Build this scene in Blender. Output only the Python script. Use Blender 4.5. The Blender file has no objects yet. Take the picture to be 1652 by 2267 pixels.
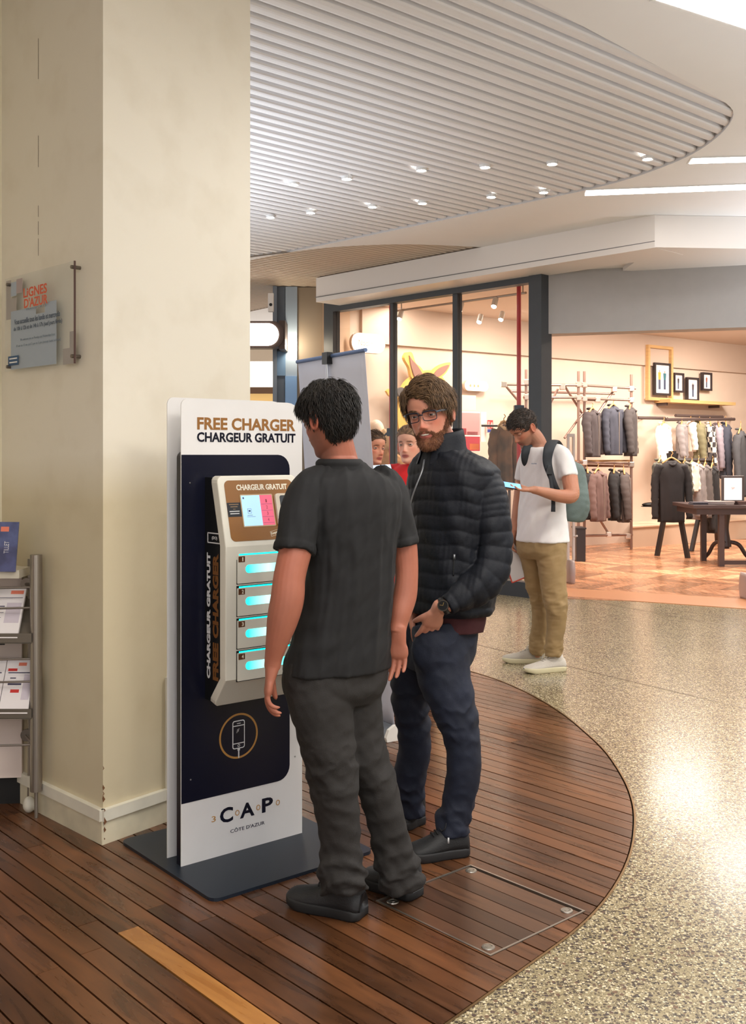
import bpy, bmesh, math, random
import numpy as np
from mathutils import Vector, Matrix
from mathutils.geometry import tessellate_polygon
random.seed(7); np.random.seed(7)
C = bpy.context.scene.collection
sc = bpy.context.scene
# ---------- camera: level, 1.5 m high ----------
F, CX, H, CH = 2300.0, 826.0, 1008.0, 1.5
cam = bpy.data.cameras.new('camera'); camo = bpy.data.objects.new('camera', cam); C.objects.link(camo)
camo.location = (0, 0, CH); camo.rotation_euler = (math.pi/2, 0, 0)
cam.sensor_fit = 'HORIZONTAL'; cam.sensor_width = 36; cam.lens = F/1652*36
cam.shift_y = -(1133.5-H)/1652; cam.clip_end = 200; cam.clip_start = .05
sc.camera = camo
# ---------- view, world ----------
sc.view_settings.view_transform = 'Standard'; sc.view_settings.look = 'None'
sc.view_settings.gamma = 1; sc.view_settings.use_curve_mapping = False
sc.view_settings.exposure = 0.78
w = bpy.data.worlds.new('world'); sc.world = w; w.use_nodes = True
w.node_tree.nodes['Background'].inputs[0].default_value = (1.0, .96, .92, 1)
w.node_tree.nodes['Background'].inputs[1].default_value = .84
def lamp(kind, name, loc, power, color, target=None, size=.1, size_y=None, spot=None, blend=.6):
    l = bpy.data.lights.new(name, kind); l.energy = power; l.color = color
    if kind == 'AREA':
        l.size = size
        if size_y: l.shape = 'RECTANGLE'; l.size_y = size_y
    else: l.shadow_soft_size = size
    if kind == 'SPOT': l.spot_size = spot; l.spot_blend = blend
    o = bpy.data.objects.new(name, l); C.objects.link(o); o.location = loc
    if target is not None:
        o.rotation_euler = (Vector(target)-Vector(loc)).to_track_quat('-Z', 'Y').to_euler()
    return o
WARM = (1, .88, .76); NEUT = (1, .93, .84)
ZC = 3.68
# downlights of the mall ceiling (above the camera and the passage) and of the shop
lamp('AREA', 'mall_light', (1.6, 1.2, ZC-.06), 55, NEUT, (1.6, 1.2, 0), 1.6, .5)
lamp('AREA', 'mall_light', (2.6, 5.2, ZC-.06), 45, NEUT, (2.6, 5.2, 0), 1.4, .3)
for (x, y, e) in ((1.0, 2.6, 40), (-.25, 2.2, 30), (3.4, 8.2, 60), (4.0, 3.6, 50)):
    lamp('SPOT', 'mall_spot', (x, y, ZC-.08), e, NEUT, (x, y, 0), .06, spot=1.9)
for (x, y, z, e) in ((-.6, -1.8, .9, 520), (4.6, 3.2, .9, 760), (6.4, 8.6, .9, 1100), (-2.4, 7.6, .9, 400)):
    lamp('SPOT', 'ceiling_fill', (x, y, z), e, (.84, .92, 1), (x, y, 5), .3, spot=2.25, blend=1)  # unseen fill spots aimed up, added to brighten the ceiling
for (x, y, e) in ((2.3, 14.6, 66), (4.6, 15.4, 108), (6.6, 17.0, 108), (4.6, 12.7, 78), (.6, 14.2, 24), (7.2, 14.2, 95)):
    lamp('AREA', 'shop_light', (x, y, 3.55), e, WARM, (x+.2, y+.5, 0), .9)

lamp('SPOT', 'shop_spot', (4.3, 13.4, 3.45), 420, (1, .95, .88), (4.3, 13.3, 0), .03, spot=.42, blend=.25)
def sl(c):
    c = [v/255 for v in c]
    return tuple((v/12.92 if v <= .04045 else ((v+.055)/1.055)**2.4) for v in c)
def pf(px, py, z=0.0):
    Y = (CH-z)*F/(py-H); return Vector(((px-CX)/F*Y, Y, z))
def pd(px, py, Y): return Vector(((px-CX)/F*Y, Y, CH-(py-H)/F*Y))
def pz(px, py, z):
    return pf(px, py, z)
def sol(P, d, px):
    r = (px-CX)/F
    return (r*P[1]-P[0])/(d[0]-r*d[1])
def zat(py, Y): return CH-(py-H)/F*Y

# ---------- materials ----------
MATS = {}
def mat(name, rgb, rough=.6, metal=0, spec=.5, emit=None, es=0, var=0, vscale=8, bump=0, bscale=60, coat=0, vec=None, rgb2=None, sss=0, sheen=0, detail=3):
    if name in MATS: return MATS[name]
    m = bpy.data.materials.new(name); MATS[name] = m; m.use_nodes = True
    nt = m.node_tree; b = nt.nodes['Principled BSDF']; N = nt.nodes.new; L = nt.links.new
    c = sl(rgb); b.inputs['Base Color'].default_value = (*c, 1)
    b.inputs['Roughness'].default_value = rough; b.inputs['Metallic'].default_value = metal
    b.inputs['Specular IOR Level'].default_value = spec
    if coat: b.inputs['Coat Weight'].default_value = coat; b.inputs['Coat Roughness'].default_value = .12
    if sheen: b.inputs['Sheen Weight'].default_value = sheen
    if sss: b.inputs['Subsurface Weight'].default_value = sss; b.inputs['Subsurface Radius'].default_value = (.012, .005, .003); b.inputs['Subsurface Scale'].default_value = .6
    if emit: b.inputs['Emission Color'].default_value = (*sl(emit), 1); b.inputs['Emission Strength'].default_value = es
    if var or bump or rgb2:
        tc = N('ShaderNodeTexCoord'); mp = N('ShaderNodeMapping'); L(tc.outputs['Object'], mp.inputs[0])
        if vec: mp.inputs['Scale'].default_value = vec
    if var or rgb2:
        n = N('ShaderNodeTexNoise'); n.inputs['Scale'].default_value = vscale; n.inputs['Detail'].default_value = detail
        L(mp.outputs[0], n.inputs[0])
        r = N('ShaderNodeValToRGB'); L(n.outputs[0], r.inputs[0])
        c2 = sl(rgb2) if rgb2 else tuple(v*(1+var) for v in c)
        c1 = c if rgb2 else tuple(v*(1-var) for v in c)
        r.color_ramp.elements[0].color = (*c1, 1); r.color_ramp.elements[1].color = (*c2, 1)
        r.color_ramp.elements[0].position = .35; r.color_ramp.elements[1].position = .65
        L(r.outputs[0], b.inputs['Base Color'])
    if bump:
        n2 = N('ShaderNodeTexNoise'); n2.inputs['Scale'].default_value = bscale; n2.inputs['Detail'].default_value = 4
        L(mp.outputs[0], n2.inputs[0])
        bp = N('ShaderNodeBump'); bp.inputs['Strength'].default_value = min(bump, 1); bp.inputs['Distance'].default_value = .004
        L(n2.outputs[0], bp.inputs['Height']); L(bp.outputs[0], b.inputs['Normal'])
    return m
def glass_mat(name, tint=(1, 1, 1), ior=1.5, refl=1.0):
    m = bpy.data.materials.new(name); MATS[name] = m; m.use_nodes = True
    nt = m.node_tree; nt.nodes.clear(); N = nt.nodes.new; L = nt.links.new
    o = N('ShaderNodeOutputMaterial'); mx = N('ShaderNodeMixShader'); t = N('ShaderNodeBsdfTransparent'); g = N('ShaderNodeBsdfGlossy'); f = N('ShaderNodeFresnel')
    g.inputs['Roughness'].default_value = .01; f.inputs['IOR'].default_value = ior; t.inputs[0].default_value = (*tint, 1)
    g.inputs[0].default_value = (refl, refl, refl, 1)
    ge = N('ShaderNodeNewGeometry'); sb = N('ShaderNodeMath'); sb.operation = 'SUBTRACT'; sb.inputs[0].default_value = 1; L(ge.outputs['Backfacing'], sb.inputs[1]); mu = N('ShaderNodeMath'); mu.operation = 'MULTIPLY'; L(f.outputs[0], mu.inputs[0]); L(sb.outputs[0], mu.inputs[1])
    L(mu.outputs[0], mx.inputs[0]); L(t.outputs[0], mx.inputs[1]); L(g.outputs[0], mx.inputs[2]); L(mx.outputs[0], o.inputs[0])
    return m
def emis(name, rgb, s): return mat(name, rgb, emit=rgb, es=s, spec=.2)

# ---------- object helpers ----------
WM = {}
def setp(o, label=None, cat=None, group=None, kind=None):
    if label: o['label'] = label
    if cat: o['category'] = cat
    if group: o['group'] = group
    if kind: o['kind'] = kind
    return o
def thing(name, label, cat, loc=(0, 0, 0), rotz=0, group=None, kind=None):
    o = bpy.data.objects.new(name, None); C.objects.link(o); o.location = loc; o.rotation_euler = (0, 0, rotz)
    o.empty_display_size = .1
    WM[o.name] = Matrix.Translation(loc) @ Matrix.Rotation(rotz, 4, 'Z')
    return setp(o, label, cat, group, kind)
def link_mesh(name, me, m, parent=None, smooth=False):
    if m is not None:
        me.materials.clear()
        for k in (m if isinstance(m, (list, tuple)) else [m]): me.materials.append(k)
    if smooth: me.polygons.foreach_set('use_smooth', [True]*len(me.polygons))
    o = bpy.data.objects.new(name, me); C.objects.link(o)
    if parent is not None: o.parent = parent; WM[o.name] = WM[parent.name]
    else: WM[o.name] = Matrix.Identity(4)
    return o
def mk(name, verts, faces, m, parent=None, smooth=False, world=False, kind=None, label=None):
    """verts local to parent unless world=True"""
    me = bpy.data.meshes.new(name)
    if world and parent is not None:
        inv = WM[parent.name].inverted(); verts = [inv @ Vector(v) for v in verts]
    me.from_pydata([tuple(v) for v in verts], [], [tuple(f) for f in faces]); me.update()
    o = link_mesh(name, me, m, parent, smooth)
    return setp(o, label=label, kind=kind)
class MB:
    def __init__(s): s.v = []; s.f = []
    def add(s, vs, fs):
        k = len(s.v); s.v += [tuple(v) for v in vs]; s.f += [tuple(i+k for i in f) for f in fs]; return s
    def box(s, x0, x1, y0, y1, z0, z1, M=None, bev=0):
        if bev <= 0:
            vs = [Vector((x, y, z)) for z in (z0, z1) for y in (y0, y1) for x in (x0, x1)]
            fs = [(0, 2, 3, 1), (4, 5, 7, 6), (0, 1, 5, 4), (2, 6, 7, 3), (0, 4, 6, 2), (1, 3, 7, 5)]
        else:
            bm = bmesh.new(); bmesh.ops.create_cube(bm, size=1)
            bmesh.ops.scale(bm, vec=(x1-x0, y1-y0, z1-z0), verts=bm.verts)
            bmesh.ops.translate(bm, vec=((x0+x1)/2, (y0+y1)/2, (z0+z1)/2), verts=bm.verts)
            bmesh.ops.bevel(bm, geom=bm.edges, offset=bev, segments=2, affect='EDGES', profile=.6)
            bm.verts.index_update(); vs = [v.co.copy() for v in bm.verts]; fs = [tuple(v.index for v in f.verts) for f in bm.faces]; bm.free()
        if M is not None: vs = [M @ v for v in vs]
        return s.add(vs, fs)
    def prism(s, poly, z0, z1, M=None):
        n = len(poly); a = sum(poly[i][0]*poly[(i+1) % n][1]-poly[(i+1) % n][0]*poly[i][1] for i in range(n))
        if a < 0: poly = poly[::-1]
        vs = [Vector((p[0], p[1], z0)) for p in poly]+[Vector((p[0], p[1], z1)) for p in poly]
        fs = [tuple(range(n))[::-1], tuple(range(n, 2*n))]+[(i, (i+1) % n, (i+1) % n+n, i+n) for i in range(n)]
        if M is not None: vs = [M @ v for v in vs]
        return s.add(vs, fs)
    def rod(s, a, b, r, n=12, r2=None):
        a = Vector(a); b = Vector(b); d = (b-a).normalized(); r2 = r if r2 is None else r2
        x = d.orthogonal().normalized(); y = d.cross(x)
        vs = [p+(x*math.cos(t)+y*math.sin(t))*rr for p, rr in ((a, r), (b, r2)) for t in [2*math.pi*i/n for i in range(n)]]
        return s.add(vs, [tuple(range(n))[::-1], tuple(range(n, 2*n))]+[(i, (i+1) % n, (i+1) % n+n, i+n) for i in range(n)])
    def path(s, pts, r, n=8):
        V, Fc = tube([(*p, r, r) for p in pts], n=n, m=max(len(pts)*4, 6)); return s.add(V, Fc)
    def build(s, name, m, parent=None, smooth=False, world=False, kind=None, label=None):
        return mk(name, s.v, s.f, m, parent, smooth, world, kind, label)
def frame(o, x, z=None, y=None):
    """matrix with origin o, x axis, and local y axis"""
    x = Vector(x).normalized(); y = Vector(y).normalized(); zz = x.cross(y).normalized(); y = zz.cross(x)
    M = Matrix.Identity(4)
    for i in range(3): M[i][0] = x[i]; M[i][1] = y[i]; M[i][2] = zz[i]; M[i][3] = o[i]
    return M
def rrect(x0, x1, y0, y1, r, seg=6):
    """r: radii (bl, br, tr, tl)"""
    if not isinstance(r, (tuple, list)): r = (r,)*4
    out = []
    for (cx, cy, sx, sy, a0, rr) in ((x0, y0, 1, 1, 180, r[0]), (x1, y0, -1, 1, 270, r[1]), (x1, y1, -1, -1, 0, r[2]), (x0, y1, 1, -1, 90, r[3])):
        if rr <= 0: out.append((cx, cy)); continue
        for k in range(seg+1):
            a = math.radians(a0+90*k/seg); out.append((cx+sx*rr+rr*math.cos(a), cy+sy*rr+rr*math.sin(a)))
    return out
def text(name, s, M, w, h, m, parent, world=False, bold=0.0, thick=.0006, align='C', shear=0, label=None):
    cu = bpy.data.curves.new('t', 'FONT'); cu.body = s; cu.size = 1; cu.offset = bold; cu.resolution_u = 3; cu.shear = shear
    cu.extrude = .0001
    o = bpy.data.objects.new('t', cu); C.objects.link(o)
    dg = bpy.context.evaluated_depsgraph_get(); me = bpy.data.meshes.new_from_object(o.evaluated_get(dg))
    bpy.data.objects.remove(o); 
    V = [v.co.copy() for v in me.vertices]
    x0 = min(v.x for v in V); x1 = max(v.x for v in V); y0 = min(v.y for v in V); y1 = max(v.y for v in V)
    ox = {'C': -.5, 'L': 0, 'R': -1}[align]
    out = []
    for v in V:
        p = Vector(((v.x-x0)/(x1-x0)*w+ox*w, (v.y-y0)/(y1-y0)*h-.5*h, thick if v.z > 0 else 0)); out.append(M @ p)
    fs = [tuple(p.vertices) for p in me.polygons]; bpy.data.meshes.remove(me)
    return mk(name, out, fs, m, parent, world=world, label=label)

# ---------- curve / loft helpers (numpy) ----------
def cr(keys, m):
    K = np.asarray(keys, float); n = len(K)
    if n < 3:
        t = np.linspace(0, 1, m)[:, None]; return K[0]*(1-t)+K[-1]*t
    d = np.linalg.norm(np.diff(K[:, :3], axis=0), axis=1); d = np.maximum(d, 1e-6); T = np.concatenate([[0], np.cumsum(d)])
    tan = np.zeros_like(K); sl_ = np.diff(K, axis=0)/d[:, None]
    tan[0] = sl_[0]; tan[-1] = sl_[-1]
    for i in range(1, n-1): tan[i] = (sl_[i-1]*d[i]+sl_[i]*d[i-1])/(d[i]+d[i-1])
    t = np.linspace(0, T[-1], m); idx = np.clip(np.searchsorted(T, t, side='right')-1, 0, n-2)
    h = d[idx][:, None]; u = ((t-T[idx])/d[idx])[:, None]
    return ((2*u**3-3*u**2+1)*K[idx]+(u**3-2*u**2+u)*h*tan[idx]+(-2*u**3+3*u**2)*K[idx+1]+(u**3-u**2)*h*tan[idx+1])
def gridfaces(m, n, caps=True, off=0):
    fs = []
    for i in range(m-1):
        for j in range(n):
            a = i*n+j; b = i*n+(j+1) % n; fs.append((off+a, off+b, off+b+n, off+a+n))
    if caps: fs.append(tuple(off+j for j in range(n))[::-1]); fs.append(tuple(off+(m-1)*n+j for j in range(n)))
    return fs
def tube(keys, n=16, m=24, ref=(0, 1, 0), disp=None, p=2.0, cap=True, rnd=False):
    """keys rows: x,y,z,rx,ry ; rx along the side axis (perpendicular to tangent, closest to ref)"""
    S = cr(keys, m); P = S[:, :3]; tg = np.gradient(P, axis=0); tg /= np.linalg.norm(tg, axis=1)[:, None]+1e-9
    ref = np.asarray(ref, float); th = np.linspace(0, 2*np.pi, n, endpoint=False); c, s = np.cos(th), np.sin(th)
    cc = np.sign(c)*np.abs(c)**(2/p); ss = np.sign(s)*np.abs(s)**(2/p)
    L = np.concatenate([[0], np.cumsum(np.linalg.norm(np.diff(P, axis=0), axis=1))]); V = []
    for i in range(m):
        a = ref-tg[i]*ref.dot(tg[i])
        if np.linalg.norm(a) < 1e-3: a = np.cross(tg[i], (1, 0, 0.1))
        a /= np.linalg.norm(a); b = np.cross(tg[i], a)
        rx, ry = S[i, 3], S[i, 4]
        e = 1.0
        if rnd:
            u = i/(m-1); q = min(u, 1-u)*m
            if q < 3: e = math.sqrt(max(0.04, 1-(1-q/3)**2))
        d = disp(th, i/(m-1), L[i]) if disp else 0
        V.append(P[i]+np.outer((rx*e+d)*cc, a)+np.outer((ry*e+d)*ss, b))
    return np.concatenate(V), gridfaces(m, n)
def rings(keys, right, fwd, n=64, m=60, disp=None, p=2.3):
    """horizontal-ish rings: keys x,y,z,rw,rd(front),rb(back)"""
    S = cr(keys, m); th = np.linspace(0, 2*np.pi, n, endpoint=False); c, s = np.cos(th), np.sin(th)
    cc = np.sign(c)*np.abs(c)**(2/p); ss = np.sign(s)*np.abs(s)**(2/p); V = []
    right = np.asarray(right); fwd = np.asarray(fwd)
    L = np.concatenate([[0], np.cumsum(np.linalg.norm(np.diff(S[:, :3], axis=0), axis=1))])
    for i in range(m):
        d = disp(th, i/(m-1), S[i, 2]) if disp else 0
        rd = np.where(ss > 0, S[i, 4], S[i, 5])
        V.append(S[i, :3]+np.outer((S[i, 3]+d)*cc, right)+np.outer((rd+d)*ss, fwd))
    return np.concatenate(V), gridfaces(m, n)
def ellipsoid(c, r, n=16, m=12, R=None):
    th = np.linspace(0, 2*np.pi, n, endpoint=False); ph = np.linspace(-np.pi/2+.05, np.pi/2-.05, m); V = []
    for a in ph: V.append(np.stack([np.cos(th)*np.cos(a)*r[0], np.sin(th)*np.cos(a)*r[1], np.full(n, np.sin(a)*r[2])], 1))
    V = np.concatenate(V)
    if R is not None: V = V @ np.asarray(R).T
    return V+np.asarray(c), gridfaces(m, n)
def remesh(parts, voxel, smooth=2, sf=.5):
    V = []; Fs = []; k = 0
    for v, f in parts:
        V.append(np.asarray(v)); Fs += [tuple(i+k for i in ff) for ff in f]; k += len(v)
    V = np.concatenate(V); me = bpy.data.meshes.new('tmp'); me.from_pydata([tuple(v) for v in V], [], Fs); me.update()
    o = bpy.data.objects.new('tmp', me); C.objects.link(o)
    r = o.modifiers.new('r', 'REMESH'); r.mode = 'VOXEL'; r.voxel_size = voxel; r.adaptivity = 0
    if smooth: s = o.modifiers.new('s', 'SMOOTH'); s.iterations = smooth; s.factor = sf
    dg = bpy.context.evaluated_depsgraph_get(); out = bpy.data.meshes.new_from_object(o.evaluated_get(dg))
    bpy.data.objects.remove(o); bpy.data.meshes.remove(me)
    return out
def mco(me):
    a = np.empty(len(me.vertices)*3); me.vertices.foreach_get('co', a); return a.reshape(-1, 3)
def mno(me):
    a = np.empty(len(me.vertices)*3); me.vertices.foreach_get('normal', a); return a.reshape(-1, 3)
def setco(me, a): me.vertices.foreach_set('co', a.ravel()); me.update()
def add_meshpart(name, me, m, parent, world=True):
    if world:
        inv = np.array(WM[parent.name].inverted()); a = mco(me); setco(me, a @ inv[:3, :3].T+inv[:3, 3])
    return link_mesh(name, me, m, parent, smooth=True)
def sn(P, f, seed=0):
    """cheap smooth noise in about [-1,1]"""
    r = np.random.RandomState(seed); out = 0
    for k in range(5):
        d = r.normal(size=3); d /= np.linalg.norm(d); out = out+np.sin((P @ d)*f*(1+.35*k)+r.uniform(0, 6.28))
    return out/3.2
def clip_convex(poly, clip):
    def area(p): return sum(p[i][0]*p[(i+1) % len(p)][1]-p[(i+1) % len(p)][0]*p[i][1] for i in range(len(p)))
    if area(clip) < 0: clip = clip[::-1]
    out = list(poly)
    for i in range(len(clip)):
        a = clip[i]; b = clip[(i+1) % len(clip)]; inp = out; out = []
        if not inp: return []
        side = lambda p: (b[0]-a[0])*(p[1]-a[1])-(b[1]-a[1])*(p[0]-a[0])
        for j in range(len(inp)):
            p = inp[j]; q = inp[(j+1) % len(inp)]; sp, sq = side(p), side(q)
            if sp >= 0: out.append(p)
            if (sp >= 0) != (sq >= 0):
                t = sp/(sp-sq); out.append((p[0]+(q[0]-p[0])*t, p[1]+(q[1]-p[1])*t))
    return out
def hull(pts):
    pts = sorted(set((round(p[0], 5), round(p[1], 5)) for p in pts))
    def half(ps):
        h = []
        for p in ps:
            while len(h) >= 2 and (h[-1][0]-h[-2][0])*(p[1]-h[-2][1])-(h[-1][1]-h[-2][1])*(p[0]-h[-2][0]) <= 0: h.pop()
            h.append(p)
        return h
    a = half(pts); b = half(pts[::-1]); return a[:-1]+b[:-1]
def holed(name, outer, holes, z, m, flip=False, kind='structure', parent=None):
    """convex outer minus convex holes, cut into trapezoids between all vertex heights"""
    def span(poly, y):
        xs = []
        for i in range(len(poly)):
            (x0, y0), (x1, y1) = poly[i][:2], poly[(i+1) % len(poly)][:2]
            if (y0 <= y < y1) or (y1 <= y < y0): xs.append(x0+(x1-x0)*(y-y0)/(y1-y0))
        return (min(xs), max(xs)) if len(xs) >= 2 else None
    ys = sorted(set(round(p[1], 6) for l in [outer]+holes for p in l)); vs = []; fs = []
    for y0, y1 in zip(ys[:-1], ys[1:]):
        if y1-y0 < 1e-5: continue
        e = (y1-y0)*1e-4; lo, hi = span(outer, y0+e), span(outer, y1-e)
        if not lo or not hi: continue
        hs = sorted([(span(h, y0+e), span(h, y1-e)) for h in holes if span(h, y0+e) and span(h, y1-e)], key=lambda s: s[0][0])
        cur = (lo[0], hi[0]); segs = []
        for (a_, b_) in hs: segs.append((cur[0], a_[0], cur[1], b_[0])); cur = (a_[1], b_[1])
        segs.append((cur[0], lo[1], cur[1], hi[1]))
        for (xa, xb, xc, xd) in segs:
            k = len(vs); vs += [(xa, y0, z), (xb, y0, z), (xd, y1, z), (xc, y1, z)]; f = (k, k+1, k+2, k+3)
            fs.append(f[::-1] if flip else f)
    return mk(name, vs, fs, m, parent, kind=kind)
GA = math.radians(41.5)
U = Vector((math.cos(GA), math.sin(GA), 0)); VV = Vector((-math.sin(GA), math.cos(GA), 0))
def uv(p): return (p[0]*U.x+p[1]*U.y, p[0]*VV.x+p[1]*VV.y)
def unuv(a, b, z=0): return Vector((U.x*a+VV.x*b, U.y*a+VV.y*b, z))
# =====================  SETTING  =====================
# ---- deck outline and terrazzo ----
def terrazzo():
    m = bpy.data.materials.new('terrazzo'); m.use_nodes = True; nt = m.node_tree; b = nt.nodes['Principled BSDF']; N = nt.nodes.new; L = nt.links.new
    tc = N('ShaderNodeTexCoord')
    def vor(scale, lo, hi):
        v = N('ShaderNodeTexVoronoi'); v.inputs['Scale'].default_value = scale; v.inputs['Randomness'].default_value = 1; L(tc.outputs['Object'], v.inputs['Vector'])
        s = N('ShaderNodeSeparateColor'); L(v.outputs['Color'], s.inputs[0])
        # chip present when random > lo, and near the cell centre
        g = N('ShaderNodeMath'); g.operation = 'GREATER_THAN'; g.inputs[1].default_value = lo; L(s.outputs[0], g.inputs[0])
        d = N('ShaderNodeMath'); d.operation = 'LESS_THAN'; d.inputs[1].default_value = hi; L(v.outputs['Distance'], d.inputs[0])
        a = N('ShaderNodeMath'); a.operation = 'MULTIPLY'; L(g.outputs[0], a.inputs[0]); L(d.outputs[0], a.inputs[1])
        return a, s
    n = N('ShaderNodeTexNoise'); n.inputs['Scale'].default_value = 1.2; n.inputs['Detail'].default_value = 6; L(tc.outputs['Object'], n.inputs[0])
    r = N('ShaderNodeValToRGB'); L(n.outputs[0], r.inputs[0]); r.color_ramp.elements[0].color = (*sl((136, 124, 94)), 1); r.color_ramp.elements[1].color = (*sl((160, 146, 114)), 1)
    r.color_ramp.elements[0].position = .3; r.color_ramp.elements[1].position = .7
    cur = r.outputs[0]
    for scale, lo, hi, ramp in ((85, .42, .50, ((74, 62, 50), (54, 50, 48))), (120, .55, .5, ((214, 202, 172), (196, 180, 146))), (200, .5, .5, ((120, 108, 84), (70, 62, 54))), (62, .78, .42, ((112, 86, 66), (52, 50, 54)))):
        a, s = vor(scale, lo, hi)
        cr_ = N('ShaderNodeMixRGB'); L(s.outputs[1], cr_.inputs[0]); cr_.inputs[1].default_value = (*sl(ramp[0]), 1); cr_.inputs[2].default_value = (*sl(ramp[1]), 1)
        mx = N('ShaderNodeMixRGB'); L(a.outputs[0], mx.inputs[0]); L(cur, mx.inputs[1]); L(cr_.outputs[0], mx.inputs[2]); cur = mx.outputs[0]
    L(cur, b.inputs['Base Color']); b.inputs['Roughness'].default_value = .2; b.inputs['Specular IOR Level'].default_value = .45
    n3 = N('ShaderNodeTexNoise'); n3.inputs['Scale'].default_value = 9; n3.inputs['Detail'].default_value = 2; L(tc.outputs['Object'], n3.inputs[0])
    bp = N('ShaderNodeBump'); bp.inputs['Strength'].default_value = .12; bp.inputs['Distance'].default_value = .002; L(n3.outputs[0], bp.inputs['Height']); L(bp.outputs[0], b.inputs['Normal'])
    return m
deck_px = [(640, 2520), (830, 2370), (980, 2267), (1075, 2205), (1150, 2150), (1225, 2100), (1290, 2048), (1340, 1995), (1375, 1942), (1397, 1890), (1406, 1838), (1405, 1790), (1392, 1745),
           (1370, 1704), (1338, 1660), (1298, 1622), (1250, 1583), (1200, 1551), (1150, 1525), (1105, 1506), (1045, 1487), (980, 1468), (900, 1450)]
dp = [pf(*p) for p in deck_px]; dp = [(p.x, p.y) for p in dp]
S_ = cr([(a, b, 0) for a, b in dp], 90); dp = [(a, b) for a, b, _ in S_]
deck = hull([(-5.5, 1.0), (-2.2, .4), (-5.5, 12.2), (-1.2, 9.6)]+dp)
holed('floor', [(-9, -3), (12, -3), (12, 11.1), (12, 17), (-9, 17)], [deck[::-1]], 0, terrazzo())
holed('trim_1', [(p[0], p[1]) for p in deck], [], -.03, mat('dark_slab', (26, 18, 12), .8))
# brass / dark edging of the deck (curved)
edge = MB(); cxm = sum(p[0] for p in deck)/len(deck); cym = sum(p[1] for p in deck)/len(deck)
def offpoly(poly, d):
    out = []; n = len(poly)
    for i in range(n):
        a = Vector(poly[i-1]); b = Vector(poly[(i+1) % n]); t = (b-a).normalized(); nn = Vector((t.y, -t.x)); out.append((poly[i][0]+nn.x*d, poly[i][1]+nn.y*d))
    return out
ar = sum(deck[i][0]*deck[(i+1) % len(deck)][1]-deck[(i+1) % len(deck)][0]*deck[i][1] for i in range(len(deck)))
inn = offpoly(deck, -.005 if ar > 0 else .005); out_ = offpoly(deck, .003 if ar > 0 else -.003); n = len(deck)
vs = [(*p, .003) for p in inn]+[(*p, .003) for p in out_]+[(*p, -.03) for p in inn]
edge.add(vs, [(i, n+i, n+(i+1) % n, (i+1) % n) for i in range(n)]+[(i, (i+1) % n, 2*n+(i+1) % n, 2*n+i) for i in range(n)])
edge.build('trim_2', mat('brass', (150, 122, 84), .35, .9), kind='structure')
inner = offpoly(deck, -.011 if ar > 0 else .011)
# terrazzo division strips
ds = MB()
for a, b in (((1030, 1421), (1652, 1569)), ((1150, 1302), (1700, 1402))):
    A = pf(*a); B = pf(*b); d = (B-A).normalized(); nn = Vector((-d.y, d.x, 0))*.004
    ds.add([A-nn+Vector((0, 0, .001)), B-nn+Vector((0, 0, .001)), B+nn+Vector((0, 0, .001)), A+nn+Vector((0, 0, .001))], [(0, 1, 2, 3)])
ds.build('trim_3', mat('dark_brass', (96, 78, 56), .4, .6), kind='structure')

# ---- wooden deck: every plank a part ----
def wood(name, base, alt, rough=.27, spec=.5):
    m = bpy.data.materials.new(name); m.use_nodes = True; nt = m.node_tree; b = nt.nodes['Principled BSDF']; N = nt.nodes.new; L = nt.links.new
    tc = N('ShaderNodeTexCoord'); mp = N('ShaderNodeMapping'); mp.inputs['Scale'].default_value = (9, 1.1, 1); L(tc.outputs['Object'], mp.inputs[0])
    oi = N('ShaderNodeObjectInfo'); ad = N('ShaderNodeVectorMath'); ad.operation = 'ADD'; L(mp.outputs[0], ad.inputs[0])
    cb = N('ShaderNodeCombineXYZ'); ml = N('ShaderNodeMath'); ml.operation = 'MULTIPLY'; ml.inputs[1].default_value = 37; L(oi.outputs['Random'], ml.inputs[0]); L(ml.outputs[0], cb.inputs[2]); L(cb.outputs[0], ad.inputs[1])
    n = N('ShaderNodeTexNoise'); n.inputs['Scale'].default_value = 2.2; n.inputs['Detail'].default_value = 5; n.inputs['Distortion'].default_value = 1.2; L(ad.outputs[0], n.inputs[0])
    n2 = N('ShaderNodeTexNoise'); n2.inputs['Scale'].default_value = 22; n2.inputs['Detail'].default_value = 3; L(ad.outputs[0], n2.inputs[0])
    mixf = N('ShaderNodeMath'); mixf.operation = 'MULTIPLY_ADD'; mixf.inputs[1].default_value = .12; L(n2.outputs[0], mixf.inputs[0]); L(n.outputs[0], mixf.inputs[2])
    r = N('ShaderNodeValToRGB'); L(mixf.outputs[0], r.inputs[0]); r.color_ramp.elements[0].color = (*sl(base), 1); r.color_ramp.elements[1].color = (*sl(alt), 1)
    r.color_ramp.elements[0].position = .35; r.color_ramp.elements[1].position = .8
    hs = N('ShaderNodeHueSaturation'); L(r.outputs[0], hs.inputs['Color'])
    vr = N('ShaderNodeMapRange'); vr.inputs[3].default_value = .62; vr.inputs[4].default_value = 1.45; L(oi.outputs['Random'], vr.inputs[0]); L(vr.outputs[0], hs.inputs['Value'])
    L(hs.outputs[0], b.inputs['Base Color'])
    rr = N('ShaderNodeMapRange'); rr.inputs[3].default_value = rough-.05; rr.inputs[4].default_value = rough+.08; L(n.outputs[0], rr.inputs[0]); L(rr.outputs[0], b.inputs['Roughness'])
    b.inputs['Specular IOR Level'].default_value = spec
    bp = N('ShaderNodeBump'); bp.inputs['Strength'].default_value = .05; bp.inputs['Distance'].default_value = .001; L(n2.outputs[0], bp.inputs['Height']); L(bp.outputs[0], b.inputs['Normal'])
    return m
W1 = wood('deck_wood', (70, 43, 25), (108, 68, 40)); W2 = wood('light_plank_wood', (158, 104, 52), (186, 130, 70))
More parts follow.
